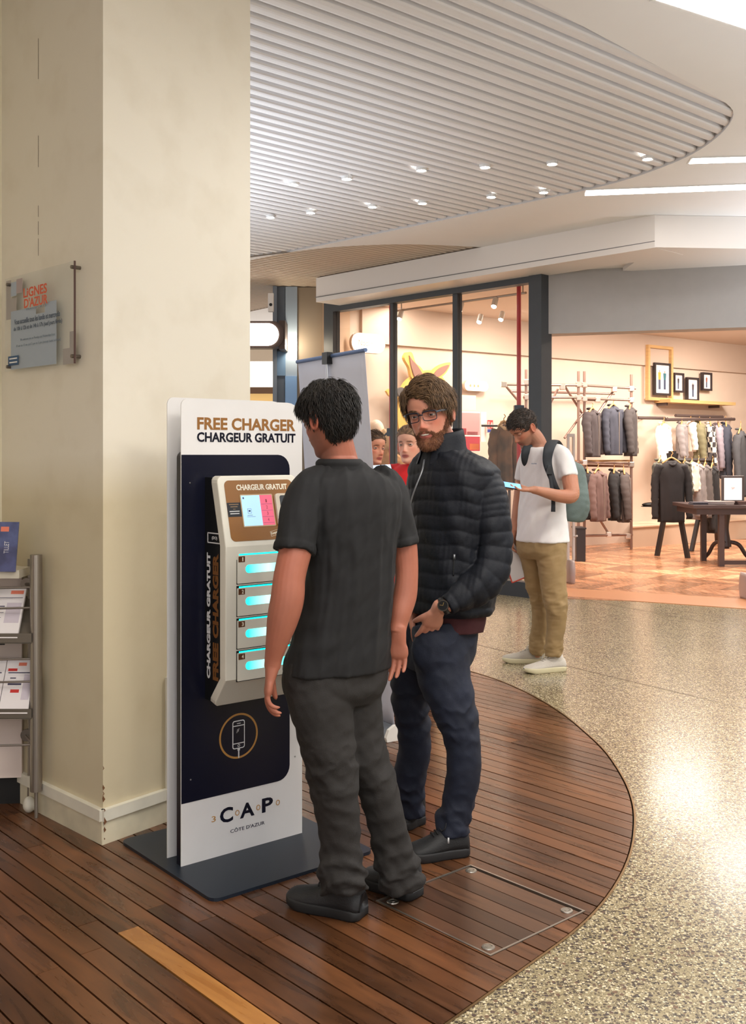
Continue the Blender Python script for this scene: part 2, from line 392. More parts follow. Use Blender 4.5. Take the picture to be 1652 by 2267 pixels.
deckroot = thing('deck', None, None, (0, 0, 0), GA, kind='structure')
deckroot.name = 'floor_deck'; WM['floor_deck'] = WM[deckroot.name] = Matrix.Rotation(GA, 4, 'Z'); 
deck_uv = [uv(p) for p in inner]
HU0, HU1, HV0, HV1 = 2.328, 2.786, 2.10, 2.61
def plank(poly_uv, parent, m, z1, cx, cy):
    if len(poly_uv) < 3: return None
    a = abs(sum(poly_uv[i][0]*poly_uv[(i+1) % len(poly_uv)][1]-poly_uv[(i+1) % len(poly_uv)][0]*poly_uv[i][1] for i in range(len(poly_uv))))
    if a < .0012: return None
    b = MB().prism([(p[0]-cx, p[1]-cy) for p in poly_uv], -.022, 0)
    o = b.build('plank', m, parent); o.location = (cx, cy, z1); return o
PW = .0757; row0 = 1.562; rng = random.Random(11); allp = []
specials = {0: [2.975]}   # row of the light plank ends here
for k in range(-7, 66):
    u0 = row0+k*PW; u1 = u0+PW-.006
    pts = [p for p in deck_uv]; 
    strip = clip_convex([(u0, -9), (u1, -9), (u1, 14), (u0, 14)], deck_uv)
    if not strip: continue
    v0 = min(p[1] for p in strip); v1 = max(p[1] for p in strip)
    cuts = []; v = v0-rng.uniform(0, 1.2)
    if k == 0: cuts = [1.7, 2.975, 4.3]
    elif k == -3: cuts = [1.9, 3.30, 4.8]
    elif k == -1: cuts = [1.4, 3.1, 4.4]
    else:
        while v < v1: v += rng.uniform(1.1, 2.3); cuts.append(v)
    cs = [v0-.1]+[c for c in cuts if v0 < c < v1]+[v1+.1]
    for i in range(len(cs)-1):
        rects = [(u0, u1, cs[i], cs[i+1]-.0012)]
        # cut the access hatch out
        out = []
        for (a, b, c, d) in rects:
            if b <= HU0-.004 or a >= HU1+.004 or d <= HV0-.004 or c >= HV1+.004: out.append((a, b, c, d)); continue
            if c < HV0-.004: out.append((a, b, c, HV0-.004))
            if d > HV1+.004: out.append((a, b, HV1+.004, d))
            c2, d2 = max(c, HV0-.004), min(d, HV1+.004)
            if a < HU0-.004: out.append((a, HU0-.004, c2, d2))
            if b > HU1+.004: out.append((HU1+.004, b, c2, d2))
        for (a, b, c, d) in out:
            # drop what the camera never sees (far left behind the pillar)
            poly = clip_convex([(a, c), (b, c), (b, d), (a, d)], deck_uv)
            if not poly: continue
            cx = sum(p[0] for p in poly)/len(poly); cy = sum(p[1] for p in poly)/len(poly)
            W = unuv(cx, cy)
            allp.append((poly, cx, cy, k, i, c, W.length, d))
near = sorted(allp, key=lambda t: t[6])
rest = MB(); cnt = 0
for t in near:
    poly, cx, cy, k, i, c, dist, d = t
    lit = (k == 0 and abs(d-2.975) < .05)
    vis = (unuv(cx, cy).y > 1.2)
    if cnt < 285 and vis:
        o = plank(poly, deckroot, W2 if lit else W1, rng.uniform(-.0006, .0006), cx, cy)
        if o:
            cnt += 1
            if lit: o['label'] = 'pale honey-coloured plank'
    else: rest.prism(poly, -.022, 0)
if rest.v: rest.build('plank_row', W1, deckroot, kind='stuff')
# access hatch
hat = thing('floor_hatch', 'square access hatch with steel rim and four corner rings in the wooden deck', 'hatch', tuple(unuv(HU0, HV0)), GA)
a, b = HU1-HU0, HV1-HV0; steel = mat('brushed_steel', (176, 170, 160), .3, .9)
hm = MB()
for (x0, x1, y0, y1) in ((-.003, a+.003, -.003, .004), (-.003, a+.003, b-.004, b+.003), (-.003, .004, .004, b-.004), (a-.004, a+.003, .004, b-.004)): hm.box(x0, x1, y0, y1, -.02, .002)
hm.build('rim', steel, hat)
hw_ = wood('hatch_wood', (62, 40, 26), (92, 62, 42), rough=.34)
kk = 0
while True:
    u0 = row0+kk*PW; kk += 1
    if u0 > HU1: break
    x0 = max(u0, HU0+.006)-HU0; x1 = min(u0+PW-.004, HU1-.006)-HU0
    if x1-x0 < .01: continue
    o = MB().box(0, x1-x0, .006, b-.006, -.02, 0).build('plank', hw_, hat); o.location = (x0, 0, -.0008)
for (x, y) in ((.035, .04), (a-.04, .04), (.035, b-.04), (a-.035, b-.035)):
    rg = MB(); N_ = 20
    for r0, r1, z in ((.0, .010, .0045), (.010, .017, .0025), (.017, .022, .0012)):
        pass
    pr = [(.0001, .004), (.009, .004), (.0095, .002), (.0125, .002), (.013, .0035), (.0195, .003), (.021, 0.0)]
    V_ = []; 
    for rr, zz in pr: V_ += [(x+rr*math.cos(2*math.pi*i/N_), y+rr*math.sin(2*math.pi*i/N_), zz) for i in range(N_)]
    rg.add(V_, gridfaces(len(pr), N_, caps=False)); rg.build('lifting_ring', steel, hat, smooth=False)

# ---- ceiling ----
def grooves_poly(px): return [(p.x, p.y) for p in (pf(a, b, ZC) for a, b in px)]
g1px = [(560, -330), (860, -85), (1050, 0), (1150, 38), (1250, 78), (1350, 120), (1440, 155), (1520, 185), (1580, 212), (1612, 232), (1624, 247), (1622, 262), (1608, 284), (1578, 312), (1530, 343), (1460, 373), (1380, 400), (1280, 425),
        (1180, 445), (1050, 470), (900, 500), (750, 532), (640, 555), (554, 573), (440, 600)]
g1 = grooves_poly(g1px); S_ = cr([(a, b, 0) for a, b in g1], 140); g1 = [(a, b) for a, b, _ in S_]
g1 = hull(g1+[(-4.5, 13.0), (-6.0, 8.0), (-4.5, 3.0)])
g2px = [(420, 640), (500, 612), (554, 592), (620, 567), (700, 551), (800, 543.5), (880, 541), (1000, 544), (1100, 549.5), (1176, 555)]
g2 = grooves_poly(g2px); S_ = cr([(a, b, 0) for a, b in g2], 50); g2 = [(a, b) for a, b, _ in S_]
fz = [pf(1176, 557, ZC), pf(1000, 586, ZC), pf(700, 634, ZC)]
g2 = hull(g2+[(p.x, p.y) for p in fz]+[(-2.2, 16.2), (-5, 18), (-7, 15)])
wc = mat('white_ceiling', (240, 238, 238), .7, var=.01, vscale=2)
holed('ceiling', [(-12, -4), (14, -4), (14, 24), (-12, 24)], [g1[::-1], g2[::-1]], ZC, wc, flip=True)
def recess(name, poly, z0, z1, m, top):
    n = len(poly); vs = [(*p, z0) for p in poly]+[(*p, z1) for p in poly]
    mk(name, vs, [(i, (i+1) % n, n+(i+1) % n, n+i) for i in range(n)]+[tuple(range(n, 2*n))[::-1]], m, kind='structure')
recess('ceiling_recess', g1, ZC, ZC+.16, mat('recess_grey', (205, 202, 202), .8), True)
recess('ceiling_recess', g2, ZC, ZC+.12, mat('recess_beige', (176, 160, 144), .8), True)
slatm = mat('slat_white', (232, 230, 232), .55); slatb = mat('slat_beige', (212, 196, 180), .6)
g1r = thing('ceiling_slats', None, None, (0, 0, 0), GA, kind='structure'); g2r = thing('ceiling_slats', None, None, (0, 0, 0), GA, kind='structure')
def slat_rows(root, poly, pitch, width, hgt, m, join, z0, limit=300):
    # the slats run along U; rows step along V
    P = [uv(p) for p in poly]; P = offpoly(P, 0); mb = MB(); v = min(p[1] for p in P)-.02; cnt = 0
    while v < max(p[1] for p in P):
        st = clip_convex([(-20, v), (20, v), (20, v+width), (-20, v+width)], P)
        if len(st) >= 3:
            u0 = min(p[0] for p in st)+.01; u1 = max(p[0] for p in st)-.01
            if u1-u0 > .1:
                # rounded trough profile (v, z)
                prof = [(0, hgt), (0, .012), (.006, .003), (.02, 0), (width*.55, .001), (width*.8, .009), (width*.95, .024), (width, .05), (width, hgt)]
                sl0 = [p for p in st]
                def ends(vv):
                    s2 = clip_convex([(-20, v+vv), (20, v+vv), (20, v+vv+.002), (-20, v+vv+.002)], P)
                    return (min(p[0] for p in s2)+.004, max(p[0] for p in s2)-.004) if len(s2) >= 3 else (u0, u1)
                vs = []
                for (a_, z_) in prof: e = ends(min(a_, width-.003)); vs.append((e[0], v+a_, z0+z_))
                for (a_, z_) in prof: e = ends(min(a_, width-.003)); vs.append((e[1], v+a_, z0+z_))
                k = len(prof); fs = [(i, i+1, k+i+1, k+i) for i in range(k-1)]+[tuple(range(k))[::-1], tuple(range(k, 2*k))]
                if join or cnt > limit: mb.add(vs, fs)
                else: mk('slat', vs, fs, m, root)
                cnt += 1
        v += pitch
    if mb.v: mb.build('slat_row', m, root, kind='stuff')
slat_rows(g1r, g1, .122, .103, .07, slatm, False, ZC+.012)
slat_rows(g2r, g2, .09, .066, .07, slatb, True, ZC+.008)
# light strips in the white ceiling
def strip(ax, ay, bx, by, wd, lab):
    A = pf(ax, ay, ZC-.004); B = pf(bx, by, ZC-.004); d = (B-A).normalized(); n_ = Vector((-d.y, d.x, 0))*wd/2; z = Vector((0, 0, .003))
    t = thing('ceiling_light_strip', lab, 'ceiling light', tuple((A+B)/2), 0)
    mb = MB(); e = d*.012; n2 = n_*1.25
    fr = mb.add([A-e-n2+z, B+e-n2+z, B+e+n2+z, A-e+n2+z, A-e-n2-z, B+e-n2-z, B+e+n2-z, A-e+n2-z], [(4, 5, 1, 0), (5, 6, 2, 1), (6, 7, 3, 2), (7, 4, 0, 3), (0, 1, 2, 3), (4, 7, 6, 5)]).build('housing', mat('strip_housing', (235, 235, 235), .5), t, world=True)
    MB().add([A-n_-z*1.6, B-n_-z*1.6, B+n_-z*1.6, A+n_-z*1.6], [(0, 3, 2, 1)]).build('diffuser', emis('strip_glow', (255, 250, 244), 9), t, world=True)
strip(1297, 427, 1900, 404, .16, 'long white ceiling light strip ending just below the rim of the slatted oval')
strip(1530, 356, 1900, 345, .13, 'white ceiling light strip higher up at the right tip of the slatted oval')
strip(1500, -25, 1760, 62, .26, 'bright wide ceiling light strip in the top right corner')
# downlights between the slats
sp = [(649, 408), (768, 396), (933, 377), (1074, 370), (1223, 363), (1434, 352), (599, 481), (688, 471), (825, 458), (936, 450), (1088, 436), (1204, 426)]
ords = ['leftmost', 'second from left', 'third from left', 'third from right', 'second from right', 'rightmost']
for i_, (x, y) in enumerate(sp):
    P = pf(x, y, ZC); t = thing('ceiling_spotlight', 'small round ceiling spotlight, %s of the %s row of six' % (ords[i_ % 6], 'upper' if i_ < 6 else 'lower'), 'ceiling light', tuple(P), 0, 'spotlights in the slatted oval ceiling')
    N_ = 18; V_ = []
    for rr, zz in ((.030, .02), (.034, -.004), (.042, -.006), (.044, .02)): V_ += [(rr*math.cos(2*math.pi*i/N_), rr*math.sin(2*math.pi*i/N_), zz) for i in range(N_)]
    mk('rim', V_, gridfaces(4, N_, caps=False), mat('spot_rim', (225, 225, 225), .4, .3), t)
    mk('bulb', [(.031*math.cos(2*math.pi*i/N_), .031*math.sin(2*math.pi*i/N_), 0) for i in range(N_)]+[(0, 0, -.012)], [((i+1) % N_, i, N_) for i in range(N_)], emis('spot_glow', (255, 250, 235), 60), t)

# ---- pillar ----
C0 = pf(228, 1868); rdir = Vector((1770, 2300, 0)).normalized(); ldir = Vector((-2274, 2300, 0)).normalized()
L1 = sol(C0, rdir, 554); L2 = sol(C0, ldir, 4)
C1 = C0+rdir*L1; C3 = C0+ldir*L2; C2 = C1+ldir*L2
def pillar_mat():
    m = bpy.data.materials.new('pillar_paint'); m.use_nodes = True; nt = m.node_tree; b = nt.nodes['Principled BSDF']; N = nt.nodes.new; L = nt.links.new
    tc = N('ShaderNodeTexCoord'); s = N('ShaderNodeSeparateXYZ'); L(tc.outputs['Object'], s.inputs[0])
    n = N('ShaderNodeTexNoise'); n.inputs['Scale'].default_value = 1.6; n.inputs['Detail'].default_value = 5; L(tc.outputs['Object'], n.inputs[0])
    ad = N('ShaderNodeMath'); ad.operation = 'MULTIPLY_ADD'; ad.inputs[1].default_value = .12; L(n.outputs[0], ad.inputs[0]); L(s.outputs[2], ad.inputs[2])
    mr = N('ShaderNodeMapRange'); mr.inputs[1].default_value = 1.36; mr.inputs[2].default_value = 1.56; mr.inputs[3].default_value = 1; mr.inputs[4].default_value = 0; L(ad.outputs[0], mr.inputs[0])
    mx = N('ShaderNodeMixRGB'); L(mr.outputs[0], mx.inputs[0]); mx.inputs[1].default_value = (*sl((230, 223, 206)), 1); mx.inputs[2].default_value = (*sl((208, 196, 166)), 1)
    n2 = N('ShaderNodeTexNoise'); n2.inputs['Scale'].default_value = 5; n2.inputs['Detail'].default_value = 6; L(tc.outputs['Object'], n2.inputs[0])
    r2 = N('ShaderNodeValToRGB'); L(n2.outputs[0], r2.inputs[0]); r2.color_ramp.elements[0].position = .25; r2.color_ramp.elements[0].color = (.80, .76, .68, 1); r2.color_ramp.elements[1].position = .5; r2.color_ramp.elements[1].color = (1, 1, 1, 1)
    m2 = N('ShaderNodeMixRGB'); m2.blend_type = 'MULTIPLY'; m2.inputs[0].default_value = .35; L(mx.outputs[0], m2.inputs[1]); L(r2.outputs[0], m2.inputs[2]); L(m2.outputs[0], b.inputs['Base Color'])
    b.inputs['Roughness'].default_value = .45
    bp = N('ShaderNodeBump'); bp.inputs['Strength'].default_value = .15; bp.inputs['Distance'].default_value = .003; L(n2.outputs[0], bp.inputs['Height']); L(bp.outputs[0], b.inputs['Normal'])
    return m
pm = pillar_mat()
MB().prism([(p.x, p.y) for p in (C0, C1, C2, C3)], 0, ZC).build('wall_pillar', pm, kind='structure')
# baseboard: a flat skirting with a proud cap, on the two seen faces
bb = mat('skirting_cream', (214, 206, 180), .5, var=.12, vscale=6); bcap = mat('skirting_cap', (226, 222, 206), .45, var=.05)
def skirt(A, B, out, name):
    d = (B-A).normalized()
    for (z0, z1, th, m_) in ((0, .092, .012, bb), (.092, .136, .022, bcap)):
        a = A+out*th; b_ = B+out*th
        mb = MB().prism([(A.x, A.y), (B.x, B.y), (b_.x, b_.y), (a.x, a.y)], z0, z1)
        mb.build(name, m_, kind='structure')
no_r = Vector((rdir.y, -rdir.x, 0)); no_l = Vector((-ldir.y, ldir.x, 0))
corner = C0+(no_r+no_l)*.0
skirt(C0-rdir*.012, C1, no_r, 'baseboard_right'); skirt(C0-ldir*.012, C3, no_l, 'baseboard_left')
# a shallow vertical crease strip low on the right face (boxed cable duct)
sA = sol(C0, rdir, 366); A = C0+rdir*sA
MB().prism([(p.x, p.y) for p in (A, A+rdir*.03, A+rdir*.03+no_r*.014, A+no_r*.014)], .136, zat(1500, A.y)).build('cable_duct', bcap, None)
setp(bpy.data.objects['cable_duct'], 'short white vertical cable duct low on the pillar behind the charger', 'cable duct')
# long hairline crack marks on the left face
cx_ = C0+ldir*sol(C0, ldir, 85)+no_l*.0005
cm = MB()
for (y0, y1) in ((85, 175), (300, 345), (335, 370), (455, 480), (490, 520), (528, 566)):
    z0, z1 = zat(y1, cx_.y), zat(y0, cx_.y); a_ = cx_-ldir*.002; b_ = cx_+ldir*.002
    cm.add([(a_.x, a_.y, z0), (b_.x, b_.y, z0), (b_.x, b_.y, z1), (a_.x, a_.y, z1)], [(0, 1, 2, 3)])
o = cm.build('crack', mat('crack_grey', (120, 108, 92), .8)); o.name = 'trim_4'; setp(o, kind='structure')
# chipped paint on the corner of the pillar base
cm = MB(); rr = random.Random(3)
for i in range(9):
    z = rr.uniform(.0, .34) if i else .13; s_ = rr.uniform(.004, .012)
    P = C0+no_r*.0225*(1 if z < .136 else .03)+rdir*-.011*(1 if z < .136 else 0)
    cm.add([(P.x, P.y-.001, z), (P.x+s_*.7, P.y+s_*.4, z+s_), (P.x, P.y-.001, z+s_*2.6), (P.x-s_*.4, P.y+s_*.4, z+s_*1.2)], [(0, 1, 2, 3)])
o = cm.build('trim_5', mat('chip_brown', (120, 80, 50), .9), kind='structure')

# ---- wall left of the pillar (a sliver) ----
Wd = C3-rdir*3.0
MB().prism([(p.x, p.y) for p in (C3, Wd, Wd-no_r*.1, C3-no_r*.1)], 0, ZC).build('wall_left', mat('left_wall', (232, 222, 196), .6), kind='structure')

# ---- shop front ----
FP = pf(1165, 1321); fd = Vector((-2226, 2300, 0)).normalized(); fn = Vector((-fd.y, fd.x, 0)) # towards the camera?
if fn.y > 0: fn = -fn
def fpt(px, off=0, z=0):
    P = FP+fn*off; s = sol(P, fd, px); q = P+fd*s; return Vector((q.x, q.y, z))
anth = mat('anthracite', (58, 62, 68), .5, var=.03); anth2 = mat('anthracite_light', (96, 98, 102), .55)
def fbox(name, px0, px1, z0, z1, o0, o1, m, parent=None, kind='structure', label=None):
    a = fpt(px0, 0); b = fpt(px1, 0); q = [a+fn*o0, b+fn*o0, b+fn*o1, a+fn*o1]
    return MB().prism([(p.x, p.y) for p in q], z0, z1).build(name, m, parent, world=True, kind=kind, label=label)
ztop = zat(640, fpt(1090).y); zhead = zat(598, fpt(1180).y)
win = thing('window_1', None, None, tuple(fpt(960)), 0, kind='structure')
fbox('frame_post', 725, 745, 0, zhead, -.06, .06, anth, win, None)
fbox('frame_post', 1181, 1209, 0, zhead+.3, -.10, .08, anth, win, None)
fbox('head_rail', 745, 1181, ztop, 3.52, -.06, .06, anth, win, None)
fbox('sill_rail', 725, 1181, 0, .16, -.07, .07, mat('sill_black', (40, 42, 48), .5), win, None)
fbox('mullion', 867.5, 873.5, .16, ztop, -.05, .03, anth, win, None)
fbox('mullion', 1006, 1016.5, .16, ztop, -.05, .03, anth, win, None)
gl = glass_mat('shop_glass', (.97, .98, .97), 1.35)
for a, b in ((745, 867.5), (873.5, 1006), (1016.5, 1181)): fbox('pane', a, b, .16, ztop, -.006, .006, gl, win, None)
# header over the door opening
B0 = fpt(1195); zh = zat(738, fpt(1212).y)
Hd = pf(1652, 1343); hdir = (Hd-B0).normalized(); hn = Vector((-hdir.y, hdir.x, 0)); hn = hn if hn.y < 0 else -hn
B1 = B0+hdir*5
hdm = mat('header_grey', (168, 165, 164), .5, var=.02)
MB().prism([(p.x, p.y) for p in (B0, B1, B1-hn*.25, B0-hn*.25)], zh, 3.55).build('wall_header', hdm, kind='structure')
# white fascia: along the shop front, then turning frontal
k1 = fpt(700, .45); k2 = fpt(1450, .45); zf0 = zat(548, k2.y); zf1 = ZC
k3 = k2+Vector((3.5, .28, 0))
fm = mat('fascia_white', (232, 226, 222), .45)
def slab(A, B, th, z0, z1, name, m):
    d = (B-A).normalized(); nn = Vector((-d.y, d.x, 0)); nn = nn if nn.y > 0 else -nn
    return MB().prism([(p.x, p.y) for p in (A, B, B+nn*th, A+nn*th)], z0, z1).build(name, m, kind='structure')
slab(k1, k2, .5, zf0, zf1, 'trim_6', fm)
MB().prism([(p.x, p.y) for p in (k2, k3, k3+Vector((0, 1.2, 0)), k2+Vector((0, 1.2, 0)))], zf0+.003, zf1-.002).build('trim_7', fm, kind='structure')
MB().prism(hull([(p.x, p.y) for p in (k2+Vector((-.1, .12, 0)), k3+Vector((0, .1, 0)), B1, B0+hdir*.1)]), zf0+.04, zf0+.1).build('ceiling_soffit', fm, kind='structure')
slab(k1-fn*-.02+Vector((0, -.0, 0)), k2, .02, zf0+.055, zf0+.062, 'trim_8', mat('shadow_gap', (120, 118, 118), .8))

# ---- shop room ----
wdir = Vector((.80, .60, 0)).normalized(); WP = Vector((.615, 15.06, 0)); wn = Vector((wdir.y, -wdir.x, 0))
def wpt(px, off=0, z=0):
    P = WP+wn*off; s = sol(P, wdir, px); q = P+wdir*s; return Vector((q.x, q.y, z))
ZS = 3.7-.04
salmon = mat('shop_wall', (216, 196, 180), .6, var=.02, vscale=3)
Wa = fpt(735, -.08); Wb = wpt(775); Wc = WP+wdir*12.5
MB().prism([(p.x, p.y) for p in (Wb, Wc, Wc-wn*.1, Wb-wn*.1)], 0, 3.6).build('wall_shop_side', salmon, kind='structure')
MB().prism([(p.x, p.y) for p in (Wa, Wb, Wb+Vector((-.1, .1, 0)), Wa+Vector((-.12, 0, 0)))], 0, 3.6).build('wall_shop_left', mat('shop_wall_left', (200, 172, 146), .6), kind='structure')
# dropped bulkhead band (upper wall a little proud)
Ba, Bb = WP+wdir*-1+wn*.0, WP+wdir*12.4
MB().prism([(p.x, p.y) for p in (Ba, Bb, Bb+wn*.06, Ba+wn*.06)], zat(783, wpt(1100).y), 3.6).build('trim_9', mat('bulkhead', (200, 178, 162), .6), kind='structure')
R0 = FP-fd*6.5; R1 = R0+wdir*11
MB().prism([(p.x, p.y) for p in (R1, Wc, Wc+Vector((.1, .1, 0)), R1+Vector((.1, .1, 0)))], 0, 3.6).build('wall_shop_back', salmon, kind='structure')
fa = fpt(735, -.10); 
sf = [(p.x, p.y) for p in (fa, fpt(1195, -.12), B0-hn*.05, B1-hn*.05, B1+Vector((3, 2, 0)), R1+Vector((2, 0, 0)), Wc, Wb)]
mk('ceiling_shop', [(x, y, 3.6) for x, y in sf], [tuple(range(len(sf)))], mat('shop_ceiling', (218, 200, 188), .7), kind='structure')
# shop floor slab + chevron boards (parts)
cw = bpy.data.materials.new('chevron_wood'); 
cw = wood('chevron_wood', (170, 116, 84), (200, 148, 112), rough=.2)
mk('floor_shop', [(x, y, -.002) for x, y in sf], [tuple(range(len(sf)))[::-1]] , mat('shop_floor_base', (120, 78, 52), .5), kind='structure')
fl = bpy.data.objects['floor_shop']
sfh = hull(sf)
boards = []; bw, bl = .16, .62
# chevron columns run along direction a; boards slant +-35 degrees
ca = Vector((math.cos(math.radians(-4)), math.sin(math.radians(-4)), 0)); cb = Vector((-ca.y, ca.x, 0))
for col in range(0, 17):
    y0 = col*bl*.82; 
    for r in range(-30, 60):
        x0 = r*bw*1.22; sgn = 1 if col % 2 else -1
        q = [(x0, y0), (x0+bw*1.19, y0), (x0+bw*1.19+sgn*.36, y0+bl*.81), (x0+sgn*.36, y0+bl*.81)]
        q = [(1.2+ca.x*a_+cb.x*b_, 10.2+ca.y*a_+cb.y*b_) for a_, b_ in q]
        c = clip_convex(q, sfh)
        if len(c) < 3: continue
        cx = sum(p[0] for p in c)/len(c); cy = sum(p[1] for p in c)/len(c)
        px = CX+cx/cy*F; py = H+CH*F/cy
        if 1180 < px < 1720 and py > 1165: boards.append((cy, c, cx))
boards.sort(key=lambda t: t[0]); restb = MB()
for i, (cy, c, cx) in enumerate(boards):
    if i < 270: o = MB().prism([(p[0]-cx, p[1]-cy) for p in c], 0, .004).build('board', cw, fl); o.location = (cx, cy, 0)
    else: restb.prism(c, 0, .004)
if restb.v: restb.build('board_field', cw, fl, kind='stuff')
# threshold board
t0 = fpt(1225, -.05); 
th = MB().prism([(p.x, p.y) for p in (pf(1240, 1320), pf(1700, 1352), pf(1700, 1330), pf(1240, 1302))], 0, .006).build('trim_10', mat('threshold_oak', (190, 128, 84), .35), kind='structure')
# plinth along the wall behind the rails
pl = [wpt(1400, .0), wpt(1800, .0), wpt(1800, .75), wpt(1400, .75)]
MB().prism([(p.x, p.y) for p in pl], 0, .33).build('trim_11', mat('plinth_beige', (196, 172, 150), .55), kind='structure')
MB().prism([(p.x, p.y) for p in (wpt(1398, 0), wpt(1800, 0), wpt(1800, .77), wpt(1398, .77))], .33, .35).build('trim_12', mat('plinth_top', (222, 196, 170), .4), kind='structure')

# ---- passage at the left of the shop front (far) ----
def ybox(name, px0, px1, Y, dep, z0, z1, m, parent=None, kind='structure', bev=0):
    x0 = (px0-CX)/F*Y; x1 = (px1-CX)/F*Y
    return MB().box(x0, x1, Y, Y+dep, z0, z1, bev=bev).build(name, m, parent, world=True, kind=kind)
q = [fpt(726, -.02), fpt(680, .02)]
Yc = fpt(705).y
ybox('wall_pier', 657, 727, Yc+.05, .5, 0, ZC, mat('pier_beige', (146, 132, 116), .6))
ybox('wall_pier_2', 631, 658, Yc+.0, .4, 0, ZC, mat('pier_blue', (150, 166, 184), .5))
ybox('wall_pier_3', 612, 632, Yc+.0, .3, 0, ZC, mat('pier_dark', (84, 94, 108), .5))
ybox('wall_pier_4', 604, 613, Yc-.05, .3, 0, ZC, mat('pier_mid', (120, 130, 144), .5))
ybox('trim_13', 613, 632, Yc-.02, .05, zat(832, Yc), zat(778, Yc), mat('blue_plate', (104, 134, 168), .45))
ybox('trim_14', 631.5, 657.5, Yc-.03, .03, 0, zat(833, Yc), mat('blue_panel', (128, 166, 214), .45))
fy = 20.0
ybox('wall_far', 380, 700, fy, .2, zat(800, fy), zat(560, fy), mat('far_beige', (196, 180, 160), .7))
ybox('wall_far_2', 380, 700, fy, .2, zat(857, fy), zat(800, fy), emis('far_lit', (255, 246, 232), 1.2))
ybox('wall_far_3', 380, 700, fy-.1, .3, zat(871, fy-.1), zat(857, fy-.1), mat('far_brown', (104, 76, 54), .6))
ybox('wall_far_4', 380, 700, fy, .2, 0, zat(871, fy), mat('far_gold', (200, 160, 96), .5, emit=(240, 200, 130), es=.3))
MB().box(-2.8, -2.7, -2.5, 4.2, 0, ZC).build('wall_shade_left', mat('shade_wall', (166, 146, 138), .7), kind='structure')  # unseen wall added to block light and darken the pillar's left face
# mall edge walls beyond the frame
MB().box(11.6, 11.8, -3, 24, 0, ZC).build('wall_right', mat('mall_wall_right', (206, 196, 186), .7), kind='structure')
# =====================  CHARGER TOTEM  =====================
KA = math.radians(39.2)
KP = pf(401, 1919, .012)
kio = thing('charger_totem', 'tall white and navy phone charger totem on a dark blue base plate beside the pillar', 'charging station', (KP.x, KP.y, 0), KA)
white = mat('panel_white', (228, 226, 224), .35, var=.01); navy = mat('navy_print', (9, 12, 32), .32, spec=.4)
bronze = mat('bronze_print', (146, 98, 42), .45); plate_m = mat('plate_blue', (20, 31, 44), .42, bump=.05, bscale=300)
unit_w = mat('unit_white', (222, 218, 204), .42); unit_g = mat('unit_shadow', (205, 200, 186), .45); blk = mat('black_housing', (11, 12, 14), .4)
KY = lambda t: -t   # t = distance in front of the panel
def rot_x90(): return Matrix(((1, 0, 0, 0), (0, 0, -1, 0), (0, 1, 0, 0), (0, 0, 0, 1)))
def upright(poly, t0, t1):
    """poly in (s, z); thickness from t0 to t1 in front of the panel"""
    mb = MB(); n = len(poly)
    a = sum(poly[i][0]*poly[(i+1) % n][1]-poly[(i+1) % n][0]*poly[i][1] for i in range(n))
    if a < 0: poly = poly[::-1]
    t0, t1 = min(t0, t1), max(t0, t1)
    vs = [Vector((p[0], -t1, p[1])) for p in poly]+[Vector((p[0], -t0, p[1])) for p in poly]
    mb.add(vs, [tuple(range(n)), tuple(range(n, 2*n))[::-1]]+[(i, n+i, n+(i+1) % n, (i+1) % n) for i in range(n)]); return mb
MB().prism(rrect(-.055, .645, -.317, .383, .035), 0, .012).build('base_plate', plate_m, kio)
PWd, PT = .535, 1.705
upright(rrect(0, PWd, .012, PT, (0, 0, .07, .025)), -.004, 0).build('front_panel', white, kio)
upright(rrect(.002, PWd-.03, .012, PT-.19, (0, 0, .05, .025)), -.036, -.004).build('core', navy, kio)
upright(rrect(0, PWd, .012, PT+.01, (0, 0, .07, .025)), -.108, -.104).build('back_panel', white, kio)
upright(rrect(.05, PWd-.08, .012, PT-.3, 0), -.104, -.036).build('spine', mat('spine_grey', (70, 72, 78), .5), kio)
upright(rrect(.001, .475, .238, 1.502, (0, .055, .055, 0)), .0, .0012).build('navy_field', navy, kio)
def KF(s, z, t): return frame((s, -t, z), (1, 0, 0), y=(0, 0, 1))
text('lettering', 'FREE CHARGER', KF(.284, 1.617, .0), .436, .046, bronze, kio, bold=.03, thick=.0012, label='bronze lettering')
text('lettering', 'CHARGEUR GRATUIT', KF(.284, 1.567, .0), .438, .036, navy, kio, bold=.03, thick=.0012, label='navy lettering')
# logo: 3 C o A o P o
gold = mat('gold_line', (182, 132, 66), .45)
zl = .158
text('logo_letter', 'C', KF(.190, zl, 0), .056, .056, navy, kio, bold=.028, thick=.0012); text('logo_letter', 'A', KF(.281, zl, 0), .064, .054, navy, kio, bold=.028, thick=.0012); text('logo_letter', 'P', KF(.372, zl, 0), .050, .054, navy, kio, bold=.028, thick=.0012)
text('logo_letter', '3', KF(.135, zl-.003, 0), .017, .021, gold, kio, thick=.0012)
for s_ in (.237, .330, .420): text('logo_letter', 'O', KF(s_, zl-.002, 0), .018, .021, gold, kio, thick=.0012)
text('lettering', "CÔTE D'AZUR", KF(.283, .094, 0), .152, .016, mat('slate_print', (70, 70, 84), .5), kio, bold=.005, thick=.0012)
